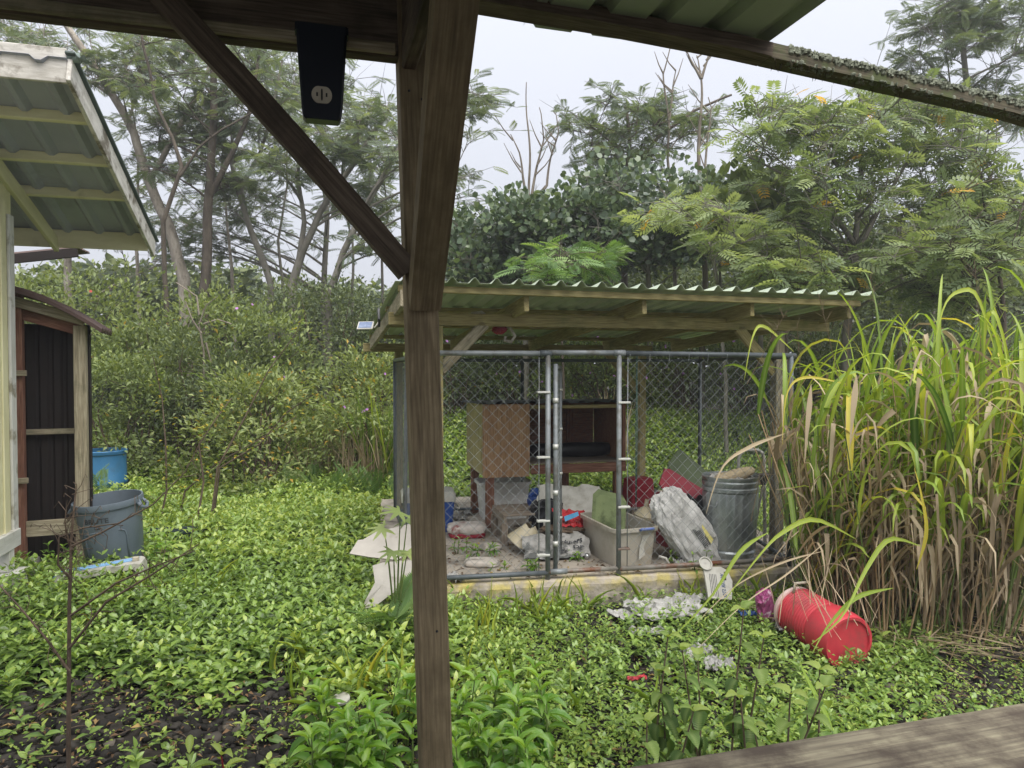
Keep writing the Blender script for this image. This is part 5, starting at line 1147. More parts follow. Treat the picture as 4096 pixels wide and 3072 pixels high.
for i in range(2600):
    y = 3.4 + 8.6 * rnd.random() ** .6; x = rnd.uniform(-.74, .76) * y
    if blocked(x, y) or nz(x, y, .8, 31) < .22: continue
    z0 = ground_z(x, y)
    for k in range(5):
        a = rnd.uniform(0, 6.283); el = rnd.uniform(.7, 1.45); A.append((x + rnd.gauss(0, .02), y + rnd.gauss(0, .02), z0, math.cos(a) * math.cos(el), math.sin(a) * math.cos(el), math.sin(el), rnd.uniform(.14, .38), rnd.uniform(.3, .95)))
A = np.array(A); tag(foliage('yard_grass', serrated(4, .1, .35, lambda t: 1 - t ** 2, 0), A[:, :3], A[:, 3:6], UPN * .2 + RNG.normal(0, .6, (len(A), 3)), A[:, 6], np.full(len(A), .009), L_grass, None, A[:, 7]), 'thin stray grass blades among the creeping weeds', 'grass', kind='stuff')
# ------------------------------------------------------------------ shrubs
def shrub(name, label, c, rx, ry, h, nleaf, L, W, mat, tmpl=None, group=None, seed=0, clumps=26, bark=None, flower=None, nfl=0, tint=None, droop=0., zlo=.05, cr=.34):
    r = np.random.default_rng(seed); c = Vector(c); t = thing(name, label, 'shrub', c, group)
    cs, polys = [], []
    for k in range(clumps):
        u = r.uniform(0, 1); a = r.uniform(0, 6.283); zz = zlo + (1 - zlo) * r.uniform(0, 1) ** .7; rr = math.sqrt(max(.03, 1 - (zz * .92) ** 2)) * r.uniform(.55, 1.0)
        p = Vector((c.x + rx * rr * math.cos(a), c.y + ry * rr * math.sin(a), c.z + h * zz * r.uniform(.82, 1.0)))
        cs.append(p)
        b = Vector((c.x + rx * .2 * r.normal(), c.y + ry * .2 * r.normal(), c.z - .05)); m = b.lerp(p, .5) + Vector((r.normal() * .08, r.normal() * .08, .12 * h))
        if k < 16: polys.append(([b, b.lerp(m, .55), m, m.lerp(p, .6), p], [.018, .015, .012, .008, .004]))
    obj('trunk', tubes_mesh('trunk', polys, 4), bark or M_twig, t)
    n = nleaf; idx = r.integers(0, len(cs), n); C0 = np.array([p[:] for p in cs])[idx]
    rad = cr * min(rx, h) * (.6 + .8 * r.random(n)); d = rdir(n, -.5, 1); P = C0 + d * rad[:, None] * np.array([1.15, 1.15, .8]) * r.random(n)[:, None] ** .45
    P[:, 2] = np.maximum(P[:, 2], c.z + .02)
    out = unit(P - np.array([c.x, c.y, c.z + h * .4])); D = unit(d * .6 + out * .5 + r.normal(0, .5, (n, 3)) + np.array([0, 0, .15 - droop])); N = UPN * .9 + out * .5 + r.normal(0, .35, (n, 3))
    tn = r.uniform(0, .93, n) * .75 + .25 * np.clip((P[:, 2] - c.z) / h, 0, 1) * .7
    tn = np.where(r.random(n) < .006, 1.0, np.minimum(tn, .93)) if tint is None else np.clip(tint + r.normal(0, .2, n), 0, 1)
    Ls = L * r.uniform(.7, 1.3, n); foliage('crown', tmpl or leaf4(), P, D, N, Ls, Ls * W, mat, t, tn)
    if flower is not None and nfl:
        pet = [(0, 0, 0), (.5, -.42, .12), (1, 0, .05), (.5, .42, .12)]; tv, tf = [], []
        for q in range(5):
            a = q * 1.2566; o = len(tv); tv += [(x * math.cos(a) - y * math.sin(a), x * math.sin(a) + y * math.cos(a), z) for x, y, z in pet]; tf += [(o, o + 1, o + 2), (o, o + 2, o + 3)]
        fm = fast_mesh('blossom', np.array(tv), np.array(tf), {'tint': RNG.uniform(0, 1, len(tv))})
        cam2 = np.array([0, 0, 1.95]); front = np.where((P - np.array(c))[:, 1] < -.25 * ry)[0]; got = r.choice(front, min(nfl, len(front)), replace=False)
        for g in got:
            q = Vector(P[g]) + Vector((0, -.08, .05)); nn = (Vector((0, 0, 1.95)) - q).normalized() + Vector((r.normal() * .5, r.normal() * .3, .5 + r.normal() * .3))
            obj('blossom', fm, flower, t, Matrix.Translation(q) @ nn.to_track_quat('Z', 'Y').to_matrix().to_4x4() @ Matrix.Scale(r.uniform(.022, .034), 4))
    return t
def sp(xd, Y, z=None):
    x = (xd - 1106) / 1534 * Y; return Vector((x, Y, ground_z(x, Y) if z is None else z))
def top(yd, Y): return 1.95 + (794 - yd) / 1534 * Y
def hgt(yd, xd, Y): return top(yd, Y) - sp(xd, Y).z
BK = 'bushes along the far side of the yard'
shrub('red_flowering_shrub', 'tall light green shrub dotted with small red flowers above the shed', sp(150, 12.6), 2.2, 1.0, hgt(575, 150, 12.6), 6500, .105, .42, L_shrub, seed=1, clumps=46, flower=L_redfl, nfl=14, group=BK, cr=.3)
shrub('violet_shrub', 'leafy shrub with violet flowers beside the bare grey branches', sp(520, 12.0), 1.5, .9, hgt(642, 520, 12.0), 6500, .10, .45, L_shrub, seed=2, clumps=40, flower=L_purple, nfl=7, group=BK, cr=.3)
shrub('grey_green_shrub', 'dense grey-green shrub between red-flowered and violet shrubs', sp(345, 12.3), 1.3, .9, hgt(640, 345, 12.3), 5000, .095, .42, L_shrub, seed=3, clumps=34, group=BK)
shrub('dark_shrub', 'dark small-leaved shrub below the leaning tree trunks', sp(700, 13.4), 1.7, 1.0, hgt(610, 700, 13.4), 5500, .08, .5, L_dark, seed=4, clumps=40, group=BK)
shrub('dark_shrub', 'dark green thicket behind the kennel roof edge', sp(855, 14.0), 1.4, 1.0, hgt(640, 855, 14.0), 4500, .085, .5, L_dark, seed=5, clumps=36, group=BK)
shrub('round_shrub', 'rounded yellow-green shrub with ochre leaves in front of the bushes', sp(560, 10.4), 1.1, .7, hgt(800, 560, 10.4), 5000, .085, .42, L_shrub, seed=6, clumps=34, group=BK, tint=.62)
shrub('low_shrub', 'low leafy bush right of the shed door post', sp(265, 10.8), 1.0, .7, hgt(760, 265, 10.8), 4500, .09, .42, L_shrub, seed=7, clumps=30, group=BK, tint=.45)
shrub('low_shrub', 'shadowed fern-filled bush between two yellow-green bushes', sp(420, 11.2), 1.0, .7, hgt(720, 420, 11.2), 4200, .085, .4, L_dark, seed=8, clumps=28, group=BK)
shrub('violet_shrub', 'bush with violet flowers at the left side of the pen', sp(800, 10.9), 1.0, .7, hgt(745, 800, 10.9), 4600, .085, .4, L_shrub, seed=9, clumps=30, flower=L_purple, nfl=6, group=BK, tint=.6)
for i, (xd, Y, yt, rx, lab, mt, fl) in enumerate((
    (985, 13.2, 700, 1.1, 'shaded dark bush behind the dog house roof', L_dark, 4), (1130, 13.6, 690, 1.2, 'dim bush with few violet flowers behind the pen gate', L_shrub, 8),
    (1290, 13.2, 715, 1.2, 'flowering bush behind the back pen rail beside the back post', L_shrub, 14), (1450, 13.8, 705, 1.2, 'leafy bush with violet flowers behind the metal dustbin', L_shrub, 10),
    (1610, 13.5, 715, 1.1, 'dull green bush behind the front right shelter post', L_shrub, 7), (1780, 13.2, 730, 1.1, 'low bush behind the left flank of the cane grass', L_dark, 0),
    (1960, 13.0, 720, 1.2, 'dim bush behind the middle of the cane grass', L_dark, 0), (2130, 12.8, 710, 1.2, 'dim bush behind the outer flank of the cane grass', L_dark, 0))):
    shrub('hedge_bush', lab, sp(xd, Y), rx, .8, hgt(yt, xd, Y), 4600, .08, .45, mt, seed=20 + i, clumps=34, flower=L_purple if fl else None, nfl=fl, group='bushes behind the kennel')
for i, (xd, Y, yt, rx, lab) in enumerate(((1010, 16, 600, 1.8, 'dark understorey bush behind the round-leaved tree'), (1250, 16.5, 560, 1.9, 'dark understorey bush below the bare snags'), (1480, 16, 560, 1.9, 'dark understorey bush behind the yellowish sapling'), (1720, 15.5, 560, 1.9, 'dark understorey bush beside the pale forked trunk'), (1950, 15.5, 580, 1.9, 'dark understorey bush beyond the senna trunk'), (2170, 15, 560, 1.8, 'dark understorey bush at the end of the tree line'))):
    shrub('understorey_bush', lab, sp(xd, Y), rx, 1.0, hgt(yt, xd, Y), 4200, .13, .45, L_dark, seed=40 + i, clumps=40, group='dark bushes under the trees')

# ------------------------------------------------------------------ trees
def bez(a, c, b, n=7): return [a.lerp(c, t).lerp(c.lerp(b, t), t) for t in [i / (n - 1) for i in range(n)]]
def tree(name, label, trunks, clumps, tmpl, mat, bark, frond=.45, nf=42, seed=0, group=None, cat_='tree', twigs=8, flat=.5, width=1.0, wob=.06, tint=None, extra=None, bare=3, nvar=.65):
    """trunks: [(points, r0, r1)], clumps: [(centre, radius)]"""
    r = np.random.default_rng(seed); rd_ = random.Random(seed); base = trunks[0][0][0]
    t = thing(name, label, cat_, Vector((base.x, base.y, 0)), group); polys, nodes = [], []
    for pts, r0, r1 in trunks:
        d = []
        for i in range(len(pts) - 1):
            for q in range(5):
                p = pts[i].lerp(pts[i + 1], q / 5); d.append(p + Vector((mnoise.noise(p * .9), mnoise.noise(p * .9 + Vector((9, 0, 0))), 0)) * wob)
        d.append(pts[-1]); m = len(d) - 1; rr = [.78 * (r0 + (r1 - r0) * (i / m) ** .7) for i in range(m + 1)]
        polys.append((d, rr)); nodes += [(p, q) for p, q in zip(d, rr)]
    Ps, Ds, Ns, Tn = [], [], [], []
    for c, rad in clumps:
        best, bs = None, 1e9
        for p, q in nodes:
            dz = c.z - p.z; dh = math.hypot(c.x - p.x, c.y - p.y)
            s = dh + abs(dz) * .5 + (4 if dz < dh * .35 else 0)
            if s < bs: bs, best = s, (p, q)
        p, q = best; mid = p.lerp(c, .5) + Vector((rd_.gauss(0, .12), rd_.gauss(0, .12), .12 * (c - p).length)); br = bez(p, mid, c, 7); r0 = max(.012, min(q * .5, .012 * (c - p).length + .012))
        polys.append((br, [r0 + (.006 - r0) * i / 6 for i in range(7)]))
        if (c - p).length > .6: nodes += [(br[k], r0 * .6) for k in (3, 4, 5)]
        for k in range(twigs):
            e = c + Vector((rd_.gauss(0, .55) * rad, rd_.gauss(0, .55) * rad, rd_.gauss(0, .5) * rad * flat)); s = br[rd_.randint(3, 6)]
            tw = bez(s, s.lerp(e, .5) + Vector((0, 0, .1 * rad)), e, 4); polys.append((tw, [.007, .006, .005, .003]))
            out = (e - s); out.normalize() if out.length > 0 else None
            for f in range(max(2, nf // twigs)):
                u = .3 + .7 * rd_.random(); i = min(2, int(u * 3)); pt = tw[i].lerp(tw[i + 1], u * 3 - i) if u < 1 else tw[3]
                a = rd_.uniform(0, 6.283); d = Vector((math.cos(a), math.sin(a), rd_.uniform(-.65, .35))) + out * .6
                Ps.append(pt[:]); Ds.append(d[:]); Ns.append((rd_.gauss(0, nvar), rd_.gauss(-.25, nvar), 1)); Tn.append(rd_.random())
        for k in range(bare):                      # fine leafless twigs
            s = br[rd_.randint(2, 6)]; e = s + Vector((rd_.gauss(0, .6), rd_.gauss(0, .6), rd_.gauss(.5, .5))) * rad * .8
            polys.append(([s, s.lerp(e, .5) + Vector((0, 0, .05)), e], [.007, .005, .002]))
    if extra: polys += extra
    obj('trunk', tubes_mesh('trunk', polys, 5), bark, t)
    if Ps and tmpl is not None:
        Tn = np.array(Tn); Tn = np.where(r.random(len(Tn)) < .012, 1.0, Tn * .9) if tint is None else np.where(r.random(len(Tn)) < .012, 1.0, np.clip(tint + r.normal(0, .2, len(Tn)), 0, .92))
        L = frond * r.uniform(.7, 1.25, len(Ps)); foliage('crown', tmpl, np.array(Ps), np.array(Ds), np.array(Ns), L, L * width, mat, t, Tn)
    return t
def cl(xc, yc, rx, ry, Y, n, rad, seed, dY=1.2):
    r = random.Random(seed); out = []
    while len(out) < n:
        a, b = r.uniform(-1, 1), r.uniform(-1, 1)
        if a * a + b * b > 1: continue
        out.append((dp(xc + a * rx, yc + b * ry, Y + r.uniform(-dY, dY)), rad * r.uniform(.7, 1.3)))
    return out
def tk(*pts, Y, base=True):
    p = [dp(x, y, Y) for x, y in pts]
    if base: p = [Vector((p[0].x + .1, p[0].y, 0.))] + p
    return p
AL = 'tall feathery-leaved trees at the yard edge'
tree('feathery_tree', 'pale leaning trunk tree rising behind the red-flowered shrub', [(tk((400, 600), (365, 490), (322, 390), (290, 290), (215, 160), (135, 40), Y=16), .21, .09), (tk((322, 390), (375, 300), (425, 200), (470, 90), (490, 20), Y=16, base=False), .10, .04)],
     cl(200, 120, 190, 90, 16, 17, .85, 1) + cl(330, 230, 120, 150, 16, 12, .8, 2), T_ALB, L_alb, M_barkp, .25, 42, 1, AL)
tree('feathery_tree', 'straight trunk tree wrapped in dark vines', [(tk((440, 640), (452, 430), (463, 250), (462, 80), Y=15.2), .19, .08), (tk((450, 430), (505, 330), (545, 220), (560, 120), Y=15.2, base=False), .10, .04)],
     cl(450, 150, 130, 80, 15.2, 13, .8, 3) + cl(430, 330, 120, 120, 15.4, 11, .7, 4), T_ALB, L_alb, M_barkd, .25, 40, 2, AL, tint=.35)
tree('feathery_tree', 'thin dark crooked tree crossing before the pale trunk', [(tk((352, 480), (392, 360), (375, 300), (330, 210), (306, 70), Y=13.2), .07, .03), (tk((388, 380), (430, 320), (480, 280), (560, 235), Y=13.2, base=False), .04, .02)], cl(330, 130, 110, 70, 13.2, 6, .7, 5), T_ALB, L_alb, M_barkd, .25, 27, 3, AL)
tree('feathery_tree', 'slanting slim tree in the gap of sky', [(tk((585, 610), (540, 500), (515, 420), (500, 340), Y=15.8), .13, .06), (tk((515, 420), (560, 330), (590, 230), (610, 130), Y=15.8, base=False), .07, .03)], cl(560, 220, 110, 110, 15.8, 13, .8, 6) + cl(540, 400, 90, 70, 15.8, 6, .7, 16), T_ALB, L_alb, M_barkg, .25, 38, 4, AL)
tree('feathery_tree', 'forked tree with two stems spreading under the porch brace', [(tk((632, 620), (655, 540), (690, 460), (770, 340), (840, 240), Y=14.6), .16, .05), (tk((648, 560), (655, 480), (645, 380), (650, 260), Y=14.6, base=False), .09, .04)],
     cl(760, 270, 110, 80, 14.6, 13, .75, 7) + cl(650, 330, 90, 60, 14.6, 7, .7, 8) + cl(800, 420, 70, 40, 14.6, 4, .6, 17), T_ALB, L_alb, M_barkg, .25, 42, 5, AL)
tree('feathery_tree', 'slender tree leaning towards the porch post', [(tk((708, 640), (738, 545), (800, 430), (862, 320), (930, 230), (985, 190), Y=13.8), .12, .04)], cl(880, 330, 70, 60, 13.8, 6, .7, 9) + cl(1015, 215, 55, 45, 13.8, 5, .6, 10) + cl(1005, 370, 25, 90, 13.8, 4, .5, 11) + cl(820, 520, 60, 40, 13.8, 4, .55, 18), T_ALB, L_alb, M_barkg, .25, 37, 6, AL)
tree('feathery_tree', 'far tree filling the crowns under the dark beam', [(tk((700, 640), (705, 480), (690, 330), (700, 200), Y=19), .14, .05)], cl(680, 170, 150, 70, 19, 14, 1.0, 12) + cl(560, 110, 130, 50, 19, 8, 1.0, 13) + cl(600, 460, 200, 90, 19, 14, .8, 19) + cl(480, 540, 170, 50, 19, 8, .8, 119), T_ALB, L_alb, M_barkg, .29, 37, 7, AL)
tree('feathery_tree', 'far tree standing over the cream house roof', [(tk((150, 620), (140, 420), (110, 260), (100, 120), Y=19), .18, .06)], cl(230, 420, 120, 110, 19, 12, 1.0, 14) + cl(330, 520, 120, 70, 19, 10, .9, 15) + cl(420, 330, 120, 120, 19, 10, .9, 115) + cl(90, 70, 110, 50, 19, 8, 1.0, 20), T_ALB, L_alb, M_barkp, .29, 37, 8, AL)
for i, (pts, Y, w, cx_, cy_, lab) in enumerate((
    (((300, 640), (292, 480), (300, 330), (280, 180)), 17.5, .07, 300, 200, 'thin pale feathery tree beside the leaning pale trunk'),
    (((505, 640), (495, 520), (478, 400), (490, 260)), 17, .06, 500, 260, 'thin pale feathery tree between the vine-wrapped and slanting trunks'),
    (((610, 640), (600, 520), (622, 400), (618, 250)), 18, .06, 610, 300, 'thin grey feathery tree beside the forked tree'),
    (((760, 640), (758, 520), (742, 420), (750, 300)), 17.5, .05, 745, 360, 'thin grey feathery tree between forked and leaning trees'),
    (((830, 640), (826, 560), (838, 470), (830, 380)), 16.5, .05, 830, 420, 'short grey feathery tree next to the kennel roof corner'))):
    tree('feathery_tree', lab, [(tk(*pts, Y=Y), w * 1.3, .02)], cl(cx_, cy_, 70, 90, Y, 6, .7, 300 + i), T_ALB, L_alb, M_barkp if i < 2 else M_barkg, .27, 40, 300 + i, AL)
# bare snags
def snag(label, stems, Y, seed):
    polys = []; r = random.Random(seed); tr = []
    for pts, w in stems:
        p = [dp(x, y, Y) for x, y in pts]; tr.append((p, w, .012))
        for k in range(4):
            i = r.randint(1, len(p) - 1); b = p[i - 1].lerp(p[i], r.random()); e = b + Vector((r.choice([-1, 1]) * r.uniform(.15, .4), 0, r.uniform(.25, .6))); polys.append(([b, b.lerp(e, .5) + Vector((0, 0, -.04)), e], [.018, .012, .005]))
    f = tr[0][0][0]; tr[0] = ([Vector((f.x, f.y, 0))] + tr[0][0], tr[0][1], tr[0][2])
    return tree('dead_tree', label, tr, [], None, None, M_dead, seed=seed, group='bare dead trees against the sky', wob=.1, extra=polys)
snag('bare dead tree with several crooked stems above round-leaved tree', [([(1148, 560), (1146, 430), (1142, 330), (1138, 250), (1137, 178)], .07), ([(1146, 440), (1128, 380), (1118, 330), (1103, 290)], .05), ([(1150, 440), (1160, 360), (1172, 300), (1165, 232)], .05), ([(1155, 440), (1185, 400), (1192, 340), (1205, 285), (1195, 240)], .05)], 14.5, 31)
snag('bare dead stem with short forks beside the taller snag', [([(1460, 560), (1450, 400), (1440, 260), (1432, 160), (1450, 95)], .07), ([(1440, 260), (1452, 200), (1460, 150)], .04)], 14.2, 32)
snag('tallest bare snag with two upper forks under the porch roof', [([(1520, 600), (1515, 420), (1508, 260), (1508, 170), (1505, 120)], .10), ([(1508, 170), (1490, 130), (1480, 100)], .045), ([(1508, 170), (1525, 130), (1530, 108)], .045), ([(1522, 470), (1528, 320), (1530, 210)], .05)], 13.6, 33)
# round-leaved dark tree
def crown_tree(name, label, trunks, clumps, tmpl, mat, bark, L, W, n, seed, group=None, tint=None):
    r = np.random.default_rng(seed); t = tree(name, label, trunks, clumps, None, None, bark, nf=0, seed=seed, group=group)
    Ps, Ds, Ns = [], [], []
    per = n // len(clumps)
    for c, rad in clumps:
        d = rdir(per, -.7, 1); P = np.array(c[:]) + d * rad * r.random((per, 1)) ** .4 * np.array([1, 1, .75]); Ps.append(P); Ds.append(d + r.normal(0, .5, (per, 3)) + np.array([0, 0, .4])); Ns.append(UPN * .6 + d * .4 + np.array([0, -.35, 0]) + r.normal(0, .4, (per, 3)))
    P = np.concatenate(Ps); m = len(P); Ls = L * r.uniform(.7, 1.25, m); tn = r.uniform(0, .9, m) ** 1.2 if tint is None else np.clip(tint + r.normal(0, .2, m), 0, 1)
    foliage('crown', tmpl, P, np.concatenate(Ds), np.concatenate(Ns), Ls, Ls * W, mat, t, tn); return t
crown_tree('round_leaved_tree', 'dark round-leaved tree with glossy leaves behind the kennel roof', [(tk((1130, 640), (1120, 560), (1090, 470), Y=12.8), .10, .03), (tk((1120, 600), (1180, 520), (1220, 440), Y=12.8, base=False), .07, .03)],
    cl(1080, 530, 120, 95, 12.8, 30, .5, 41, .9) + cl(1230, 530, 120, 85, 12.8, 22, .5, 42, .9), round_leaf(), L_clusia, M_barkg, .11, .9, 8500, 41)
crown_tree('round_leaved_tree', 'second round-leaved tree partly behind the yellowish sapling', [(tk((1400, 640), (1390, 520), (1360, 430), Y=13.4), .10, .03)], cl(1370, 480, 130, 100, 13.4, 26, .6, 43, .9) + cl(1500, 470, 90, 80, 13.4, 12, .55, 44), round_leaf(), L_clusia, M_barkg, .11, .9, 6000, 42)
crown_tree('broad_leaved_tree', 'soft broad-leaved tree behind the senna branches', [(tk((1640, 640), (1635, 560), (1630, 440), Y=13), .08, .03)], cl(1640, 470, 90, 70, 13, 14, .6, 45), leaf8(), L_shrub, M_barkg, .22, .8, 1300, 43, tint=.35)
# feathery trees behind on the right
tree('feathery_tree', 'tall feathery tree behind the bare snags', [(tk((1345, 600), (1350, 420), (1360, 300), (1350, 230), Y=15), .13, .04), (tk((1355, 380), (1420, 300), (1500, 240), (1580, 205), Y=15, base=False), .07, .03)], cl(1330, 270, 110, 80, 15, 17, .7, 51) + cl(1470, 250, 120, 45, 15, 10, .65, 52) + cl(1310, 380, 100, 50, 15, 8, .65, 53), T_ALB, L_alb, M_barkd, .25, 42, 51, AL, tint=.3)
tree('feathery_tree', 'tallest feathery tree reaching above the mossy purlin', [(tk((2120, 600), (2110, 400), (2090, 200), (2080, 60), (2085, -40), Y=17), .2, .05), (tk((2100, 260), (2040, 170), (1985, 110), Y=17, base=False), .08, .03)], cl(2110, 60, 130, 110, 17, 26, .85, 54) + cl(1960, 170, 70, 40, 17, 6, .6, 55) + cl(1920, 230, 60, 40, 17, 5, .6, 56) + cl(2150, 230, 90, 80, 17, 10, .8, 57), T_ALB, L_alb, M_barkg, .29, 46, 52, AL, tint=.35)
# senna trees
SN = 'bright pinnate-leaved trees behind the kennel'
br = lambda *p: (tk(*p, Y=11.3, base=False), .06, .02)
tree('senna_tree', 'bright green spreading tree with grey forked trunk and yellow leaves', [(tk((1828, 720), (1840, 620), (1850, 520), (1862, 400), (1860, 300), (1855, 200), Y=11.3), .115, .03), br((1848, 560), (1900, 450), (1960, 340), (2030, 240)), br((1850, 530), (1790, 440), (1720, 390), (1620, 340)), br((1845, 600), (1910, 540), (2000, 470), (2120, 420)), br((1858, 420), (1800, 340), (1740, 280), (1700, 240)), br((1842, 640), (1900, 590), (1980, 520), (2100, 380))],
     cl(1700, 300, 130, 90, 11.3, 20, .55, 61) + cl(1880, 260, 160, 90, 11.3, 24, .6, 62) + cl(2060, 330, 150, 110, 11.3, 24, .6, 63) + cl(1780, 420, 180, 70, 11.1, 18, .55, 64) + cl(2060, 480, 150, 70, 11.1, 16, .55, 65) + cl(1900, 560, 190, 50, 10.9, 14, .5, 66), T_SEN, L_senna, M_barkg, .30, 17, 61, SN, flat=.4)
tree('senna_tree', 'small yellowish sapling of pinnate leaves above the metal roof', [(tk((1560, 660), (1545, 570), (1525, 490), (1520, 440), Y=11.0), .05, .015)], cl(1560, 490, 120, 40, 11.0, 13, .5, 67) + cl(1640, 560, 90, 35, 11.0, 8, .45, 68) + cl(1480, 440, 60, 30, 11, 5, .45, 74), T_SEN, L_senna, M_barkg, .30, 17, 62, SN, tint=.75, flat=.35)
tree('senna_tree', 'low pinnate sapling right over the ribbed roof edge', [(tk((1700, 680), (1690, 620), (1680, 560), Y=10.6), .04, .015)], cl(1690, 590, 110, 35, 10.6, 9, .45, 69) + cl(1800, 600, 70, 30, 10.6, 5, .45, 70), T_SEN, L_senna, M_barkd, .30, 17, 63, SN, flat=.35)
tree('senna_tree', 'outer pinnate-leaved tree beyond the cane grass', [(tk((2170, 720), (2160, 600), (2140, 480), (2120, 380), Y=10.4), .07, .02), (tk((2150, 560), (2070, 500), (2000, 450), Y=10.4, base=False), .04, .015)], cl(2120, 560, 110, 60, 10.4, 12, .5, 71) + cl(2150, 420, 80, 70, 10.4, 10, .5, 72) + cl(2060, 640, 110, 40, 10.4, 8, .45, 73), T_SEN, L_senna, M_barkd, .30, 17, 64, SN, flat=.4)
tree('fern_leaved_sapling', 'feathery bright sapling just behind the roof near the porch post', [(tk((1210, 660), (1215, 600), (1230, 545), Y=10.8), .035, .012)], cl(1240, 560, 100, 25, 10.8, 8, .45, 75) + cl(1190, 590, 60, 15, 10.8, 4, .4, 76), T_ALB, L_fern, M_barkd, .30, 26, 65, None, flat=.3)
# thin bare poles of the forest interior
for i, (x0, y0, x1, y1, Y, w, lab) in enumerate(((1470, 760, 1455, 560, 14.5, .05, 'thin grey pole trunk in the shade behind the dustbin'), (1555, 740, 1548, 520, 13.8, .06, 'thin grey pole trunk behind the yellowish sapling'), (1702, 740, 1690, 470, 13.2, .05, 'slim grey pole trunk near the right roof end'), (1752, 740, 1772, 500, 13.5, .05, 'slim slanted pole trunk beside the senna trunk'), (1945, 740, 1938, 480, 13.0, .07, 'slim pole trunk behind the cane grass middle'), (2010, 740, 2030, 450, 14, .06, 'slanted pole trunk behind the cane grass top'), (2110, 740, 2090, 430, 13.5, .06, 'slim pole trunk beyond the cane grass'))):
    p = tk((x0, y0), ((x0 + x1) / 2 + 6, (y0 + y1) / 2), (x1, y1), Y=Y); tree('bare_sapling', lab, [(p, w, w * .5)], [], None, None, M_barkg, seed=80 + i, group='slim bare trunks under the trees')
# far wood closing the view
A = []
r = random.Random(9)
for i in range(90000):
    Y = r.uniform(20, 30); u = r.uniform(-.80, .80); x = u * Y; xd = u * 1534 + 1106
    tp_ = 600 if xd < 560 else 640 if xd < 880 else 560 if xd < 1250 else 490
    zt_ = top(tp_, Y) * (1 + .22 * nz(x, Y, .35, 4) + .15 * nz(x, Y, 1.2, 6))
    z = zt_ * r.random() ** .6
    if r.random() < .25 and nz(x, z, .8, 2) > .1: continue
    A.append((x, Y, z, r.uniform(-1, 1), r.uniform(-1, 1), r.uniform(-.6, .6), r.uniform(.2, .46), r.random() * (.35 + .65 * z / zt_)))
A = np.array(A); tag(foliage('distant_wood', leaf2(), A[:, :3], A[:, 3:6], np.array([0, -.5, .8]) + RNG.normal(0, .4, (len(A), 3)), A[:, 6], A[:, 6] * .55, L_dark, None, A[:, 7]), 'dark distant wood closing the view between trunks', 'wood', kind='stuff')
# ------------------------------------------------------------------ tall cane grass
def ribbon(p, az, el, L, w, bend, seg=9, twist=0., taper=.75, fold=.18, kink=None):
    """one arching blade, folded along its midrib; returns verts, tris, mid"""
    V, M_ = [], []; q = Vector(p); d = el; h = Vector((math.cos(az), math.sin(az), 0)); s = Vector((-math.sin(az), math.cos(az), 0)); st = L / seg
    for i in range(seg + 1):
        t = i / seg; ww = w * min(1, .45 + 2.2 * t) * (1 - t ** 2.2 * taper) * (1 if i < seg else .1)
        n = (UP * math.cos(d) - h * math.sin(d)); tw = twist * t; sd = s * math.cos(tw) + n * math.sin(tw); nn = n * math.cos(tw) - s * math.sin(tw)
        V += [q - sd * ww / 2 + nn * ww * fold, q.copy(), q + sd * ww / 2 + nn * ww * fold]; M_ += [.5, 0, .5]
        q = q + (h * math.cos(d) + UP * math.sin(d)) * st
        d -= bend * st * (.12 + 2.6 * t * t)
        if kink and i == int(kink * seg): d -= 1.5
        d = max(d, -1.5)
    T_ = []
    for i in range(seg):
        a = i * 3; T_ += [(a, a + 1, a + 4), (a, a + 4, a + 3), (a + 1, a + 2, a + 5), (a + 1, a + 5, a + 4)]
    return V, T_, M_
gcx, gcy = 3.16, 5.4
gr = thing('cane_grass', 'huge clump of tall cane grass, green blades over tan dead stalks', 'grass clump', (gcx, gcy, 0))
rg_ = random.Random(21)
def blade_batch(lst, mat, name, parent, n_single):
    """the blades that show largest stay single objects, the rest is one mass"""
    lst.sort(key=lambda b: -b[3]); V, T_, A_, B_ = [], [], [], []
    for i, (v, t, m, score, tint) in enumerate(lst):
        if i < n_single:
            me = fast_mesh(name, np.array([q[:] for q in v]), np.array(t), {'tint': np.full(len(v), tint), 'mid': np.array(m)}); obj(name, me, mat, parent)
        else:
            o = len(V); V += [q[:] for q in v]; T_ += [(a + o, b + o, c + o) for a, b, c in t]; A_ += [tint] * len(v); B_ += m
    if V: o = obj(name + '_mass', fast_mesh(name + '_mass', np.array(V), np.array(T_), {'tint': A_, 'mid': B_}), mat, parent); o['kind'] = 'stuff'
green, dry, stalk = [], [], []
def base_pt():
    while True:
        a, b = rg_.uniform(-1, 1), rg_.uniform(-1, 1)
        if a * a + b * b < 1: return Vector((gcx + .92 * a, gcy + .5 * b, 0))
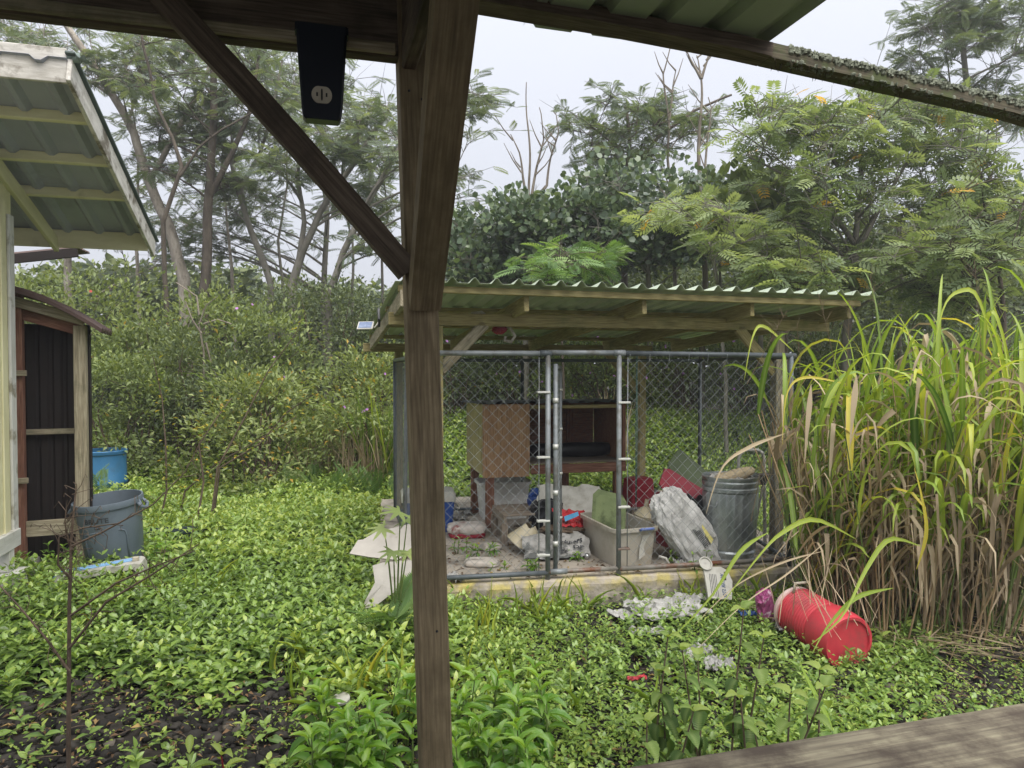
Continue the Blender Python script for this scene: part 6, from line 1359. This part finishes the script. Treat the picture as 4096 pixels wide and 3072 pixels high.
for i in range(400):                                  # stalks carrying the leaves
    p = base_pt(); lean = Vector(((p.x - gcx) * .16 + rg_.gauss(0, .11), (p.y - gcy) * .3 + rg_.gauss(0, .12), 1)).normalized()
    right = (p.x - gcx) / .92
    H = (.7 + 1.35 * rg_.random() ** .8) * (1.0 + .16 * right); deadst = rg_.random() < .58
    pts = [p, p + lean * H * .5, p + lean * H + Vector((0, 0, -.04 * H))]
    stalk.append((pts, [.008, .006, .004], deadst))
    for k in range(rg_.randint(3, 5)):
        f = rg_.uniform(.3, 1.0); q = p.lerp(pts[2], f); az = rg_.uniform(0, 6.283) if rg_.random() < .55 else rg_.gauss(-1.57, .9)
        sc = (5.6 - q.y) + rg_.uniform(0, .8)
        if p.x < gcx - .5 and math.cos(az) < -.2: az = math.pi - az
        if (not deadst and rg_.random() < .8) or (f > .85 and rg_.random() < .25):
            b = ribbon(q, az, rg_.uniform(1.05, 1.5), rg_.uniform(.6, 1.1), rg_.uniform(.032, .055), rg_.uniform(2.2, 5.5), 9, rg_.gauss(0, .5)); green.append((*b, sc + q.z * .3, min(1, max(0, rg_.gauss(.55, .25)))))
        else:
            b = ribbon(q, az, rg_.uniform(.7, 1.45), rg_.uniform(.4, .9), rg_.uniform(.016, .045), rg_.uniform(5, 12), 8, rg_.gauss(0, 1.4), kink=rg_.choice([None, .3, .45])); dry.append((*b, sc, rg_.random()))
for i in range(90):                                   # upright young shoots on top
    p = base_pt() + Vector((.15, 0, rg_.uniform(.9, 1.75)))
    b = ribbon(p, rg_.uniform(0, 6.283), rg_.uniform(1.2, 1.5), rg_.uniform(.6, 1.05), rg_.uniform(.022, .04), rg_.uniform(.3, 1.6), 9, rg_.gauss(0, .4)); green.append((*b, rg_.random(), min(1, max(0, rg_.gauss(.5, .2)))))
for i in range(1000):                                  # dead skirt
    p = base_pt() + UP * rg_.uniform(.05, .75)
    b = ribbon(p, rg_.uniform(0, 6.283), rg_.uniform(1.0, 1.55), rg_.uniform(.35, .85), rg_.uniform(.008, .026), rg_.uniform(0, 5), 6, rg_.gauss(0, 1.2), kink=rg_.choice([None, None, .4])); dry.append((*b, rg_.random() * .6, rg_.random() * .85))
for i in range(420):                                  # fallen litter round the foot
    a = rg_.uniform(0, 6.283); p = Vector((gcx + 1.1 * math.cos(a) * rg_.random() ** .4, gcy + .8 * math.sin(a) * rg_.random() ** .4, .03 + rg_.random() * .08))
    b = ribbon(p, rg_.uniform(0, 6.283), rg_.uniform(-.1, .25), rg_.uniform(.2, .6), rg_.uniform(.005, .014), .6, 4, rg_.gauss(0, 1)); dry.append((*b, 0, rg_.random() * .7))
# singled-out leaning blades that cross the pen and the red jug
def arc_blade(pts, w, tint, lst, score=9):
    P_ = [Vector(p) for p in pts]; n = 14; V, M_ = [], []
    def cr(t):
        t = t * (len(P_) - 1); i = min(int(t), len(P_) - 2); f = t - i; a, b, c, d = P_[max(i - 1, 0)], P_[i], P_[i + 1], P_[min(i + 2, len(P_) - 1)]
        return .5 * ((2 * b) + (c - a) * f + (2 * a - 5 * b + 4 * c - d) * f * f + (3 * b - a - 3 * c + d) * f ** 3)
    for i in range(n + 1):
        t = i / n; p = cr(t); tan = (cr(min(1, t + .02)) - cr(max(0, t - .02))).normalized(); s = tan.cross(Vector((.15, -1, .25))).normalized(); ww = w * min(1, .12 + t * 3.2) * (.6 + .4 * math.sin(math.pi * min(1, t * 1.3 + .1))) * (1 - t ** 3 * .9)
        nn = s.cross(tan); V += [p - s * ww / 2 + nn * ww * .15, p, p + s * ww / 2 + nn * ww * .15]; M_ += [.5, 0, .5]
    T_ = [q for i in range(n) for q in ((i * 3, i * 3 + 1, i * 3 + 4), (i * 3, i * 3 + 4, i * 3 + 3), (i * 3 + 1, i * 3 + 2, i * 3 + 5), (i * 3 + 1, i * 3 + 5, i * 3 + 4))]
    lst.append((V, T_, M_, score, tint))
D_ = dp
arc_blade([D_(1755, 1240, 4.9), D_(1660, 1150, 4.7), D_(1600, 1190, 4.6), D_(1535, 1290, 4.5), D_(1440, 1390, 4.4)][1:], .03, .62, green)
arc_blade([D_(1850, 1165, 4.8), D_(1760, 1122, 4.7), D_(1690, 1150, 4.6), D_(1640, 1200, 4.5), D_(1555, 1310, 4.4)], .034, .7, green)
arc_blade([D_(1780, 1190, 4.7), D_(1690, 1215, 4.6), D_(1590, 1265, 4.5), D_(1500, 1350, 4.3)], .014, .7, dry)
arc_blade([D_(1790, 1165, 4.7), D_(1700, 1240, 4.6), D_(1600, 1310, 4.4), D_(1470, 1440, 4.1)], .012, .8, dry)
arc_blade([D_(1990, 1180, 4.5), D_(1920, 1165, 4.4), D_(1870, 1230, 4.3), D_(1820, 1330, 4.1), D_(1752, 1392, 4.0)], .034, .62, green)
arc_blade([D_(1930, 1270, 4.3), D_(1850, 1290, 4.2), D_(1790, 1350, 4.1), D_(1755, 1410, 4.0)], .03, .55, green)
arc_blade([D_(1980, 1230, 4.4), D_(2000, 1150, 4.35), D_(1990, 1070, 4.3), D_(1975, 1010, 4.3)], .03, 1.0, green)
arc_blade([D_(1560, 655, 5.4), D_(1640, 640, 5.5), D_(1690, 790, 5.6)][::-1], .03, .8, green) if False else None
arc_blade([D_(1715, 760, 5.5), D_(1650, 705, 5.4), D_(1625, 730, 5.35), D_(1608, 820, 5.3)], .026, .85, green)
arc_blade([D_(1830, 830, 5.2), D_(1740, 815, 5.2), D_(1700, 850, 5.15), D_(1690, 960, 5.1)], .022, 1.0, green)
arc_blade([D_(1700, 935, 5.3), D_(1620, 965, 5.2), D_(1560, 1010, 5.1), D_(1525, 1110, 5.05)], .028, .75, dry)
arc_blade([D_(2150, 760, 4.9), D_(2110, 640, 4.8), D_(2070, 630, 4.8), D_(2040, 660, 4.75), D_(2020, 740, 4.7)], .034, .8, green)
arc_blade([D_(2125, 780, 4.8), D_(2130, 690, 4.75), D_(2150, 680, 4.7), D_(2172, 760, 4.7), D_(2178, 830, 4.65)], .036, .75, green)
arc_blade([D_(1800, 1580, 3.0), D_(1775, 1530, 3.15), D_(1735, 1450, 3.4), D_(1728, 1425, 3.5)], .036, .45, green)
for x, y0, y1, w in ((1752, 830, 1000, .05), (1850, 810, 960, .06), (1990, 780, 900, .045), (2090, 760, 880, .045)): arc_blade([D_(x, y0, 4.75), D_(x - 8, (y0 + y1) / 2, 4.7), D_(x - 14, y1, 4.68)], w * .8, .6, dry)
for k in range(34):
    a = j0 + ax * rg_.uniform(0, .5) + Vector((rg_.gauss(.05, .15), -.12 - rg_.random() * .1, .0)); b = ribbon(a + UP * rg_.uniform(0, .15), rg_.uniform(.2, 2.6), rg_.uniform(.6, 1.4), rg_.uniform(.3, .6), rg_.uniform(.004, .010), rg_.uniform(0, 3), 5, rg_.gauss(0, 1)); dry.append((*b, 3, rg_.random()))
blade_batch(green, L_grass, 'blade', gr, 130); blade_batch(dry, L_dry, 'dry_blade', gr, 120)
for dead in (True, False):
    o = obj('dry_stalks_mass' if dead else 'green_stalks_mass', tubes_mesh('stalks', [(p, r_) for p, r_, d in stalk if d == dead], 4), surf('dry_stalk', [(.3, C('8c7355')), (.7, C('b8a07a'))], (9, 9, 9), 4, .8, .1) if dead else M_stem, gr); o['kind'] = 'stuff'
# thin seed heads
sv = []
for (x, y, Y, hgt) in ((1722, 700, 5.2, .9), (1770, 640, 5.1, .5), (1700, 670, 5.2, .45), (1650, 980, 5.0, -.4), (1835, 650, 5.0, .5), (2105, 560, 4.9, .6), (1880, 600, 5.2, .4)):
    p = D_(x, y, Y); q = p - UP * abs(hgt) * 1.2 + Vector((rg_.gauss(0, .1), 0, 0)); sv.append(([q, q.lerp(p, .5), p], [.003, .002, .0015]))
    for k in range(16): b = q.lerp(p, .55 + .45 * rg_.random()); e = b + Vector((rg_.gauss(0, .07), rg_.gauss(0, .05), rg_.uniform(.02, .12) * (1 if hgt > 0 else -2))); sv.append(([b, e], [.0012, .0008]))
o = obj('seed_heads', tubes_mesh('seed_heads', sv, 3), L_dry, gr); o['kind'] = 'stuff'

# ------------------------------------------------------------------ foreground plants, each leaf a mesh of its own
def leaf_mesh(name, tm, w): 
    tv, tf = tm; tv = np.array(tv); tv2 = tv.copy(); tv2[:, 1] *= w
    out = []
    for tint in (.15, .4, .62, .9):
        out.append(fast_mesh(name, tv2, np.array(tf), {'tint': np.full(len(tv), tint), 'mid': np.abs(tv[:, 1])}))
    for m in out: m.materials.append(None)
    return out
LM_front = leaf_mesh('leaf', serrated(9, .15, .28, lambda t: math.sin(math.pi * t ** .85) ** .9, .07), .34)
LM_rib = leaf_mesh('leaf', serrated(11, .14, .45, lambda t: (math.sin(math.pi * t ** .72)) ** .75, .05), .74)
LM_long = leaf_mesh('leaf', serrated(9, .14, .25, lambda t: math.sin(math.pi * t ** .9), .04), .30)
def put_leaf(parent, meshes, p, d, L, mat, tint, up=None):
    d = Vector(d).normalized(); up = Vector(up) if up else UP; s = d.cross(up); s = s.normalized() if s.length > 1e-4 else Vector((1, 0, 0)); n = s.cross(d)
    me = meshes[min(3, max(0, int(tint * 4)))]
    if me.materials[0] is None: me.materials[0] = mat
    M = Matrix(((d.x * L, s.x * L, n.x * L, p[0]), (d.y * L, s.y * L, n.y * L, p[1]), (d.z * L, s.z * L, n.z * L, p[2]), (0, 0, 0, 1)))
    o = bpy.data.objects.new('leaf', me); place(o, M, parent)
def plant(name, label, c, stems, meshes, mat, L, rn_, levels, h, group=None, spread=.12, droop=.0, stem_mat=None, el0=.75, big_low=.15, lean=.12):
    t = thing(name, label, 'plant', c, group); sv = []
    for k in range(stems):
        a = rn_.uniform(0, 6.283); b = Vector(c) + Vector((math.cos(a), math.sin(a), 0)) * rn_.uniform(0, spread); hh = h * rn_.uniform(.75, 1.15)
        e = b + Vector((rn_.gauss(0, lean) * hh, rn_.gauss(0, lean) * hh, hh)); m = b.lerp(e, .5) + Vector((rn_.gauss(0, .02), rn_.gauss(0, .02), 0)); sv.append(([b, m, e], [.006, .005, .003])); a0 = rn_.uniform(0, 3.14)
        for q in range(levels):
            f = 1 - q * .78 / levels; p = b.lerp(m, f * 2) if f < .5 else m.lerp(e, f * 2 - 1)
            for sg in (0, 3.1416):
                az = a0 + q * 1.5708 + sg + rn_.uniform(-.25, .25); el = el0 - q * (.42 + droop) + rn_.uniform(-.2, .2)
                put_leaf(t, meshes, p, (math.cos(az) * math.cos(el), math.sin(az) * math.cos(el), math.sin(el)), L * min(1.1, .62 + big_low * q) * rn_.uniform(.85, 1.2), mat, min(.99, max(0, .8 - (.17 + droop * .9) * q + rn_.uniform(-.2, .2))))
    for q in sv: obj('stem', tubes_mesh('stem', [q], 5), stem_mat or M_stem, t)
    return t
rp_ = random.Random(77)
FG = 'bright serrated-leaf plants at the foot of the porch post'
spots = [(700, 1520, 3.55), (740, 1600, 3.25), (800, 1555, 3.4), (860, 1510, 3.55), (850, 1620, 3.2), (1000, 1530, 3.5), (1040, 1600, 3.25), (1090, 1520, 3.55), (1130, 1570, 3.35), (1180, 1530, 3.5), (760, 1660, 3.1), (1010, 1660, 3.1), (1110, 1640, 3.15), (690, 1650, 3.15)]
labs = 'bright green serrated-leaf plant in the clump round the foot of the porch post'
for i, (x, y, Y) in enumerate(spots):
    q = D_(x, y, Y); hh = max(.24, min(.5, q.z + .1)); plant('leafy_plant', labs, (q.x, q.y, 0), 4, LM_front, L_front, .15, rp_, 4, hh, FG, .09)
RB = [(1435, 1420, 3.3, .62, 'ribbed-leaf plant beside the white scraps, with drooping leaves'), (1520, 1400, 3.2, .72, 'tall ribbed-leaf plant with dark drooping leaves before the crumpled bags'), (1600, 1375, 3.25, .76, 'tallest ribbed-leaf plant with branched pale top before the pink bag'), (1700, 1530, 2.9, .48, 'short ribbed-leaf plant before the handrail'), (1420, 1540, 3.0, .45, 'low ribbed-leaf plant with yellowish leaves before the handrail end'), (1640, 1560, 2.9, .42, 'low dark ribbed-leaf plant touching the handrail'), (1760, 1500, 3.0, .50, 'ribbed-leaf plant by the broad green grass blade')]
for i, (x, y, Y, h_, lab) in enumerate(RB):
    q = D_(x, y, Y); plant('ribbed_leaf_plant', lab, (q.x, q.y, 0), 2 if i < 3 else 2, LM_rib, L_ribbed, .115, rp_, 4, max(.25, q.z + .05), 'ribbed-leaf plants before the handrail', .05, .16, M_twig, .5, .10, .10)
for x, y, Y, lab in ((420, 1640, 3.0, 'low plant with long pointed leaves on the gravel'), (540, 1600, 3.05, 'reddish-stemmed plant with long pointed olive leaves on the gravel')):
    q = D_(x * .93 + 0, y, Y); plant('long_leaf_plant', lab, (q.x, q.y, 0), 1, LM_long, L_ribbed, .17, rp_, 3, max(.14, q.z), None, .02, 0, M_redp if 'red' in lab else M_stem, .45, .12)
# lobed-leaf sapling and ferns beside the white panels
def frond_plant(name, label, c, fr, tm, mat, group=None):
    t = thing(name, label, 'fern', c, group); tv, tf = tm
    for p, d, up, L, tint in fr:
        V, T_ = scatter(tv, tf, [p[:]], [Vector(d)[:]], [Vector(up)[:]], L); obj('frond', fast_mesh('frond', V, T_, {'tint': np.full(len(V), tint), 'mid': np.tile(np.abs(np.array(tv)[:, 1]), 1)}), mat, t)
    return t
TF2 = pinnate(24, .20, .05, .75); c = D_(850, 1300, 4.95); c = Vector((c.x, c.y, .0)); fr = []
for k in range(12):
    a = rp_.uniform(0, 6.283); fr.append((c + Vector((rp_.gauss(0, .05), rp_.gauss(0, .05), .12)), (math.cos(a) * .7 + (.3 if k < 5 else 0), math.sin(a) * .7 - .25, .95), (-math.cos(a), -math.sin(a), .7), rp_.uniform(.28, .42), rp_.random()))
frond_plant('fern', 'sword fern with arching fronds before the white panels', c, fr, TF2, L_fern)
for i, (x, Y, s, lab) in enumerate(((690, 10.0, .9, 'upright fern clump before the round shrub'), (745, 9.9, 1.0, 'tall upright fern clump at the yard edge'), (800, 9.8, 1.0, 'upright fern clump beside the kennel corner'), (650, 10.2, .8, 'small fern clump beside the round shrub'), (560, 9.6, .5, 'low fern tuft on the bright ground cover'), (200, 9.2, .7, 'yellowish fern leaning over the blue barrel'))):
    c = sp(x, Y); fr = []
    if i == 5: c = sp(200, 9.3, .25)
    for k in range(9): a = rp_.uniform(0, 6.283); fr.append((c + Vector((rp_.gauss(0, .12), rp_.gauss(0, .1), .05)), (math.cos(a) * .45, math.sin(a) * .45, 1), (-math.cos(a), -math.sin(a), .5), s * .62 * rp_.uniform(.6, 1), rp_.random()))
    frond_plant('fern', lab, c, fr, T_FERN, L_fern, 'ferns at the yard edge')
# lobed leaf sapling
c = D_(855, 1230, 5.1); c = Vector((c.x, c.y, 0)); t = thing('lobed_leaf_sapling', 'sapling with hand-shaped lobed leaves above the sword fern', 'plant', c)
lobes = []
for k in range(7):
    a = math.radians(-105 + 35 * k); L_ = 1 - .25 * abs(k - 3) / 3; lobes += [(math.cos(a) * L_ * .28, math.sin(a - .18) * .30 * 1), (math.cos(a) * L_, math.sin(a) * L_)]
ov = [(0, 0)] 
for k in range(7):
    a = math.radians(-110 + 36.6 * k); L_ = 1 - .22 * abs(k - 3) / 3
    ov += [(math.cos(a - .22) * .34, math.sin(a - .22) * .34), (math.cos(a - .10) * L_ * .72, math.sin(a - .10) * L_ * .72), (math.cos(a) * L_, math.sin(a) * L_), (math.cos(a + .10) * L_ * .72, math.sin(a + .10) * L_ * .72)]
tv = [(0, 0, 0)] + [(x, y, -.12 * (x * x + y * y)) for x, y in ov[1:]]; tf = [(0, i, i + 1) for i in range(1, len(tv) - 1)]
sv = []
for (x, y, Y, L_, d) in ((865, 1105, 5.0, .19, (-.6, -.5, .1)), (880, 1120, 5.1, .17, (.6, -.4, .1)), (830, 1140, 5.0, .16, (-.8, -.4, -.2)), (850, 1190, 4.95, .14, (-.3, -.8, -.4)), (880, 1190, 5.0, .14, (.4, -.7, -.3))):
    p = D_(x, y, Y); V, T_ = scatter(tv, tf, [p[:]], [d], [(0, -.35, 1)], L_); obj('leaf', fast_mesh('leaf', V, T_, {'tint': np.full(len(V), rp_.uniform(.3, .7)), 'mid': np.full(len(V), .4)}), L_shrub, t); sv.append(([c, c.lerp(p, .6) + Vector((0, 0, .05)), p], [.008, .006, .003]))
for q in sv: obj('stem', tubes_mesh('stem', [q], 5), M_stem, t)
# weeds growing on and against the slab
for i, (px, py, z, h_, lab) in enumerate(((1990, 2330, .1, .16, 'leafy weed at the slab face below the pen corner'), (2120, 2330, .12, .16, 'leafy weed growing over the slab edge under the gate post'), (2700, 2330, .05, .26, 'leafy weed rising before the slab beside the crumpled sack'), (2290, 2240, SZ, .06, 'small weed sprig on the slab behind the gate'), (1900, 2240, SZ, .12, 'spreading weed on the slab among pale stones'), (1830, 2215, SZ, .12, 'weed tuft on the slab near the porch post'), (1990, 2225, SZ, .10, 'weed sprig on the slab beside the pale stone'), (2110, 2290, SZ, .08, 'low weed at the pen bottom pipe beside the gate'), (2940, 2180, .3, .4, 'tall weed before the metal dustbin'), (2830, 2335, .1, .22, 'weed growing beside the flattened jug'), (3010, 2120, .3, .5, 'tall leafy weed between dustbin and shelter post'), (2980, 2330, .05, .2, 'leafy weed at the slab end by the cane grass'), (3260, 2480, .05, .3, 'dark leafy weed behind the red jug'), (3840, 2480, .05, .32, 'leafy weed at the foot of the cane grass'))):
    q = gnd(px, py, z); plant('broadleaf_weed', lab, (q.x, q.y, z), 4 if z < .15 else 3, LM_front, L_cover, .075, rp_, 3, h_, 'weeds on and around the slab', .10, .05)
for i, (px, py, h_, lab) in enumerate(((360, 2290, .30, 'leafy weed hiding the foot of the grey can beside the shed post'), (430, 2300, .36, 'leafy weed between the grey can and the white chest'), (500, 2300, .40, 'tall leafy weed before the middle of the grey can'), (560, 2290, .42, 'tall leafy weed before the grey can handle'), (640, 2300, .34, 'leafy weed between the grey can and the dark tub'), (250, 2330, .3, 'leafy weed before the shed sill'), (180, 2360, .26, 'leafy weed beside the shed pier'))):
    q = gnd(px, py, 0); plant('broadleaf_weed', lab, (q.x, q.y, 0), 5, LM_front, L_cover, .105, rp_, 4, h_, 'tall weeds round the grey can', .14, .05)
# dead brown weed in the left foreground
dz = thing('dead_weed', 'tall dead brown weed with bare curling branches on the gravel', 'plant', (D_(150, 1659, 2.9).x, 2.9, 0)); sv = []
stem = [Vector((D_(148, 1659, 2.9).x, 2.9, 0)), D_(148, 1600, 2.9), D_(150, 1300, 2.92), D_(155, 1150, 2.95), D_(165, 1050, 3.0)]; sv.append((stem, [.011, .010, .008, .006, .003]))
sv.append(([D_(150, 1400, 2.9), D_(230, 1300, 2.9), D_(330, 1240, 2.92), D_(430, 1175, 2.95), D_(560, 1090, 3.0)][:4], [.006, .005, .004, .002]))
sv.append(([D_(152, 1330, 2.9), D_(250, 1260, 2.85), D_(330, 1225, 2.85), D_(420, 1190, 2.85)], [.005, .004, .003, .002])); sv.append(([D_(155, 1180, 2.93), D_(220, 1150, 2.95), D_(330, 1090, 3.0), D_(400, 1020, 3.05), D_(430, 960, 3.1)], [.005, .004, .003, .002, .001]))
sv.append(([D_(150, 1450, 2.9), D_(100, 1380, 2.9), D_(50, 1320, 2.92), D_(0, 1265, 2.95)], [.006, .005, .004, .003])); sv.append(([D_(152, 1250, 2.9), D_(125, 1220, 2.88), D_(128, 1160, 2.88), D_(180, 1140, 2.9), D_(260, 1130, 2.9)], [.005, .004, .003, .003, .002])); sv.append(([D_(155, 1200, 2.95), D_(140, 1130, 2.95), D_(145, 1080, 2.95)], [.004, .003, .001]))
tw = []
for pts, rad in sv[1:] + [(stem[2:], 0)]:
    for k in range(16):
        i = rp_.randint(0, len(pts) - 2); b = pts[i].lerp(pts[i + 1], rp_.random()); e = b + Vector((rp_.gauss(.02, .05), rp_.gauss(0, .03), rp_.gauss(.02, .06))); m = b.lerp(e, .5) + Vector((rp_.gauss(0, .02), 0, rp_.gauss(0, .02))); tw.append(([b, m, e, e + Vector((rp_.gauss(0, .012), 0, -.015))], [.0018, .0015, .001, .002]))
for pts, rad in sv: obj('branch', tubes_mesh('branch', [(pts, rad)], 6), M_twig, dz)
o = obj('twigs', tubes_mesh('twigs', tw, 4), M_twig, dz); o['kind'] = 'stuff'
# slanting bare shrub with yellow leaves in the yard
ys = thing('slanting_shrub', 'sparse slanting shrub with small yellow leaves on bare stems', 'shrub', sp(470, 8.6)); sv, Ps, Ds = [], [], []
for pts in (((470, 1010), (530, 900), (580, 800), (640, 720), (650, 690)), ((475, 1010), (560, 960), (620, 890), (680, 850)), ((400, 1060), (470, 1000), (560, 950), (640, 900)), ((360, 1060), (358, 960), (350, 860), (330, 770)), ((440, 1040), (430, 960), (470, 900), (500, 860))):
    p = [D_(x, y, 8.6 + rp_.uniform(-.3, .3)) for x, y in pts]; p = [Vector((p[0].x - .1, p[0].y, 0))] + p; sv.append((p, [.014, .012, .010, .007, .005, .003][:len(p)]))
    for k in range(46): i = rp_.randint(1, len(p) - 2); Ps.append((p[i].lerp(p[i + 1], rp_.random()) + Vector((rp_.gauss(0, .05), rp_.gauss(0, .05), rp_.gauss(0, .05))))[:]); a = rp_.uniform(0, 6.283); Ds.append((math.cos(a), math.sin(a), rp_.uniform(-.2, .8)))
obj('trunk', tubes_mesh('trunk', sv, 5), M_twig, ys); n = len(Ps); foliage('crown', leaf4(), np.array(Ps), np.array(Ds), UPN + RNG.normal(0, .3, (n, 3)), RNG.uniform(.05, .085, n), RNG.uniform(.02, .045, n), L_yel, ys)
# bare grey shrub branches over the bushes, grass tufts
bg_ = thing('bare_branches', 'bare grey crooked branches sticking out of the bushes', 'branches', sp(430, 11.2)); sv = []
for pts in (((440, 760), (430, 700), (445, 660), (470, 640)), ((435, 720), (415, 690), (400, 650)), ((440, 700), (470, 690), (500, 700)), ((430, 680), (425, 640), (380, 610)), ((445, 740), (455, 780), (470, 820))):
    sv.append(([D_(x, y, 11.0) for x, y in pts], [.016, .012, .009, .005][:len(pts)]))
sv[0] = ([sp(440, 11.1)] + sv[0][0], [.02] + sv[0][1])
obj('twigs', tubes_mesh('twigs', sv, 5), M_dead, bg_)
for i, (x, Y, h_, n_, w_, lab, mat) in enumerate(((540, 11.2, 1.9, 46, .03, 'green reed-like grass tuft among the violet shrub', L_grass), (830, 10.6, 1.6, 60, .028, 'tall green grass tuft beside the kennel corner', L_grass), (790, 10.4, 1.0, 70, .02, 'tan dry grass tuft beside the kennel corner', L_dry), (700, 10.6, 1.0, 50, .02, 'dry straw tuft below the dark shrub', L_dry), (1330, 11.0, 1.3, 40, .02, 'dry straw tuft behind the back pen post', L_dry))):
    c = sp(x, Y); t = thing('grass_tuft', lab, 'grass', c, 'grass tufts at the yard edge'); V, T2, A_, B_ = [], [], [], []
    for k in range(n_):
        v, tt_, m = ribbon(c + Vector((rp_.gauss(0, .18), rp_.gauss(0, .12), .05)), rp_.uniform(0, 6.283), rp_.uniform(1.1, 1.5), h_ * rp_.uniform(.6, 1.1), w_, rp_.uniform(.3, 1.6), 6, rp_.gauss(0, .5)); o = len(V); V += [q[:] for q in v]; T2 += [(a + o, b + o, c_ + o) for a, b, c_ in tt_]; A_ += [rp_.random() * .8] * len(v); B_ += m
    o = obj('blades_mass', fast_mesh('blades_mass', np.array(V), np.array(T2), {'tint': A_, 'mid': B_}), mat, t); o['kind'] = 'stuff'
# ------------------------------------------------------------------ damp air
def haze_box():
    m, nd, ln = new_mat('damp_air'); out = nd.new("ShaderNodeOutputMaterial"); v = nd.new("ShaderNodeVolumePrincipled")
    v.inputs['Color'].default_value = (.93, .95, 1, 1); v.inputs['Density'].default_value = .0026; v.inputs['Anisotropy'].default_value = .0
    ln.new(v.outputs[0], out.inputs['Volume'])
    o = obj('haze', box_mesh('haze', 184, 164, 14.5, 0, (0, 40, 5.75)), m); tag(o, 'thin damp haze in the air of the yard', 'haze', kind='stuff')
haze_box()
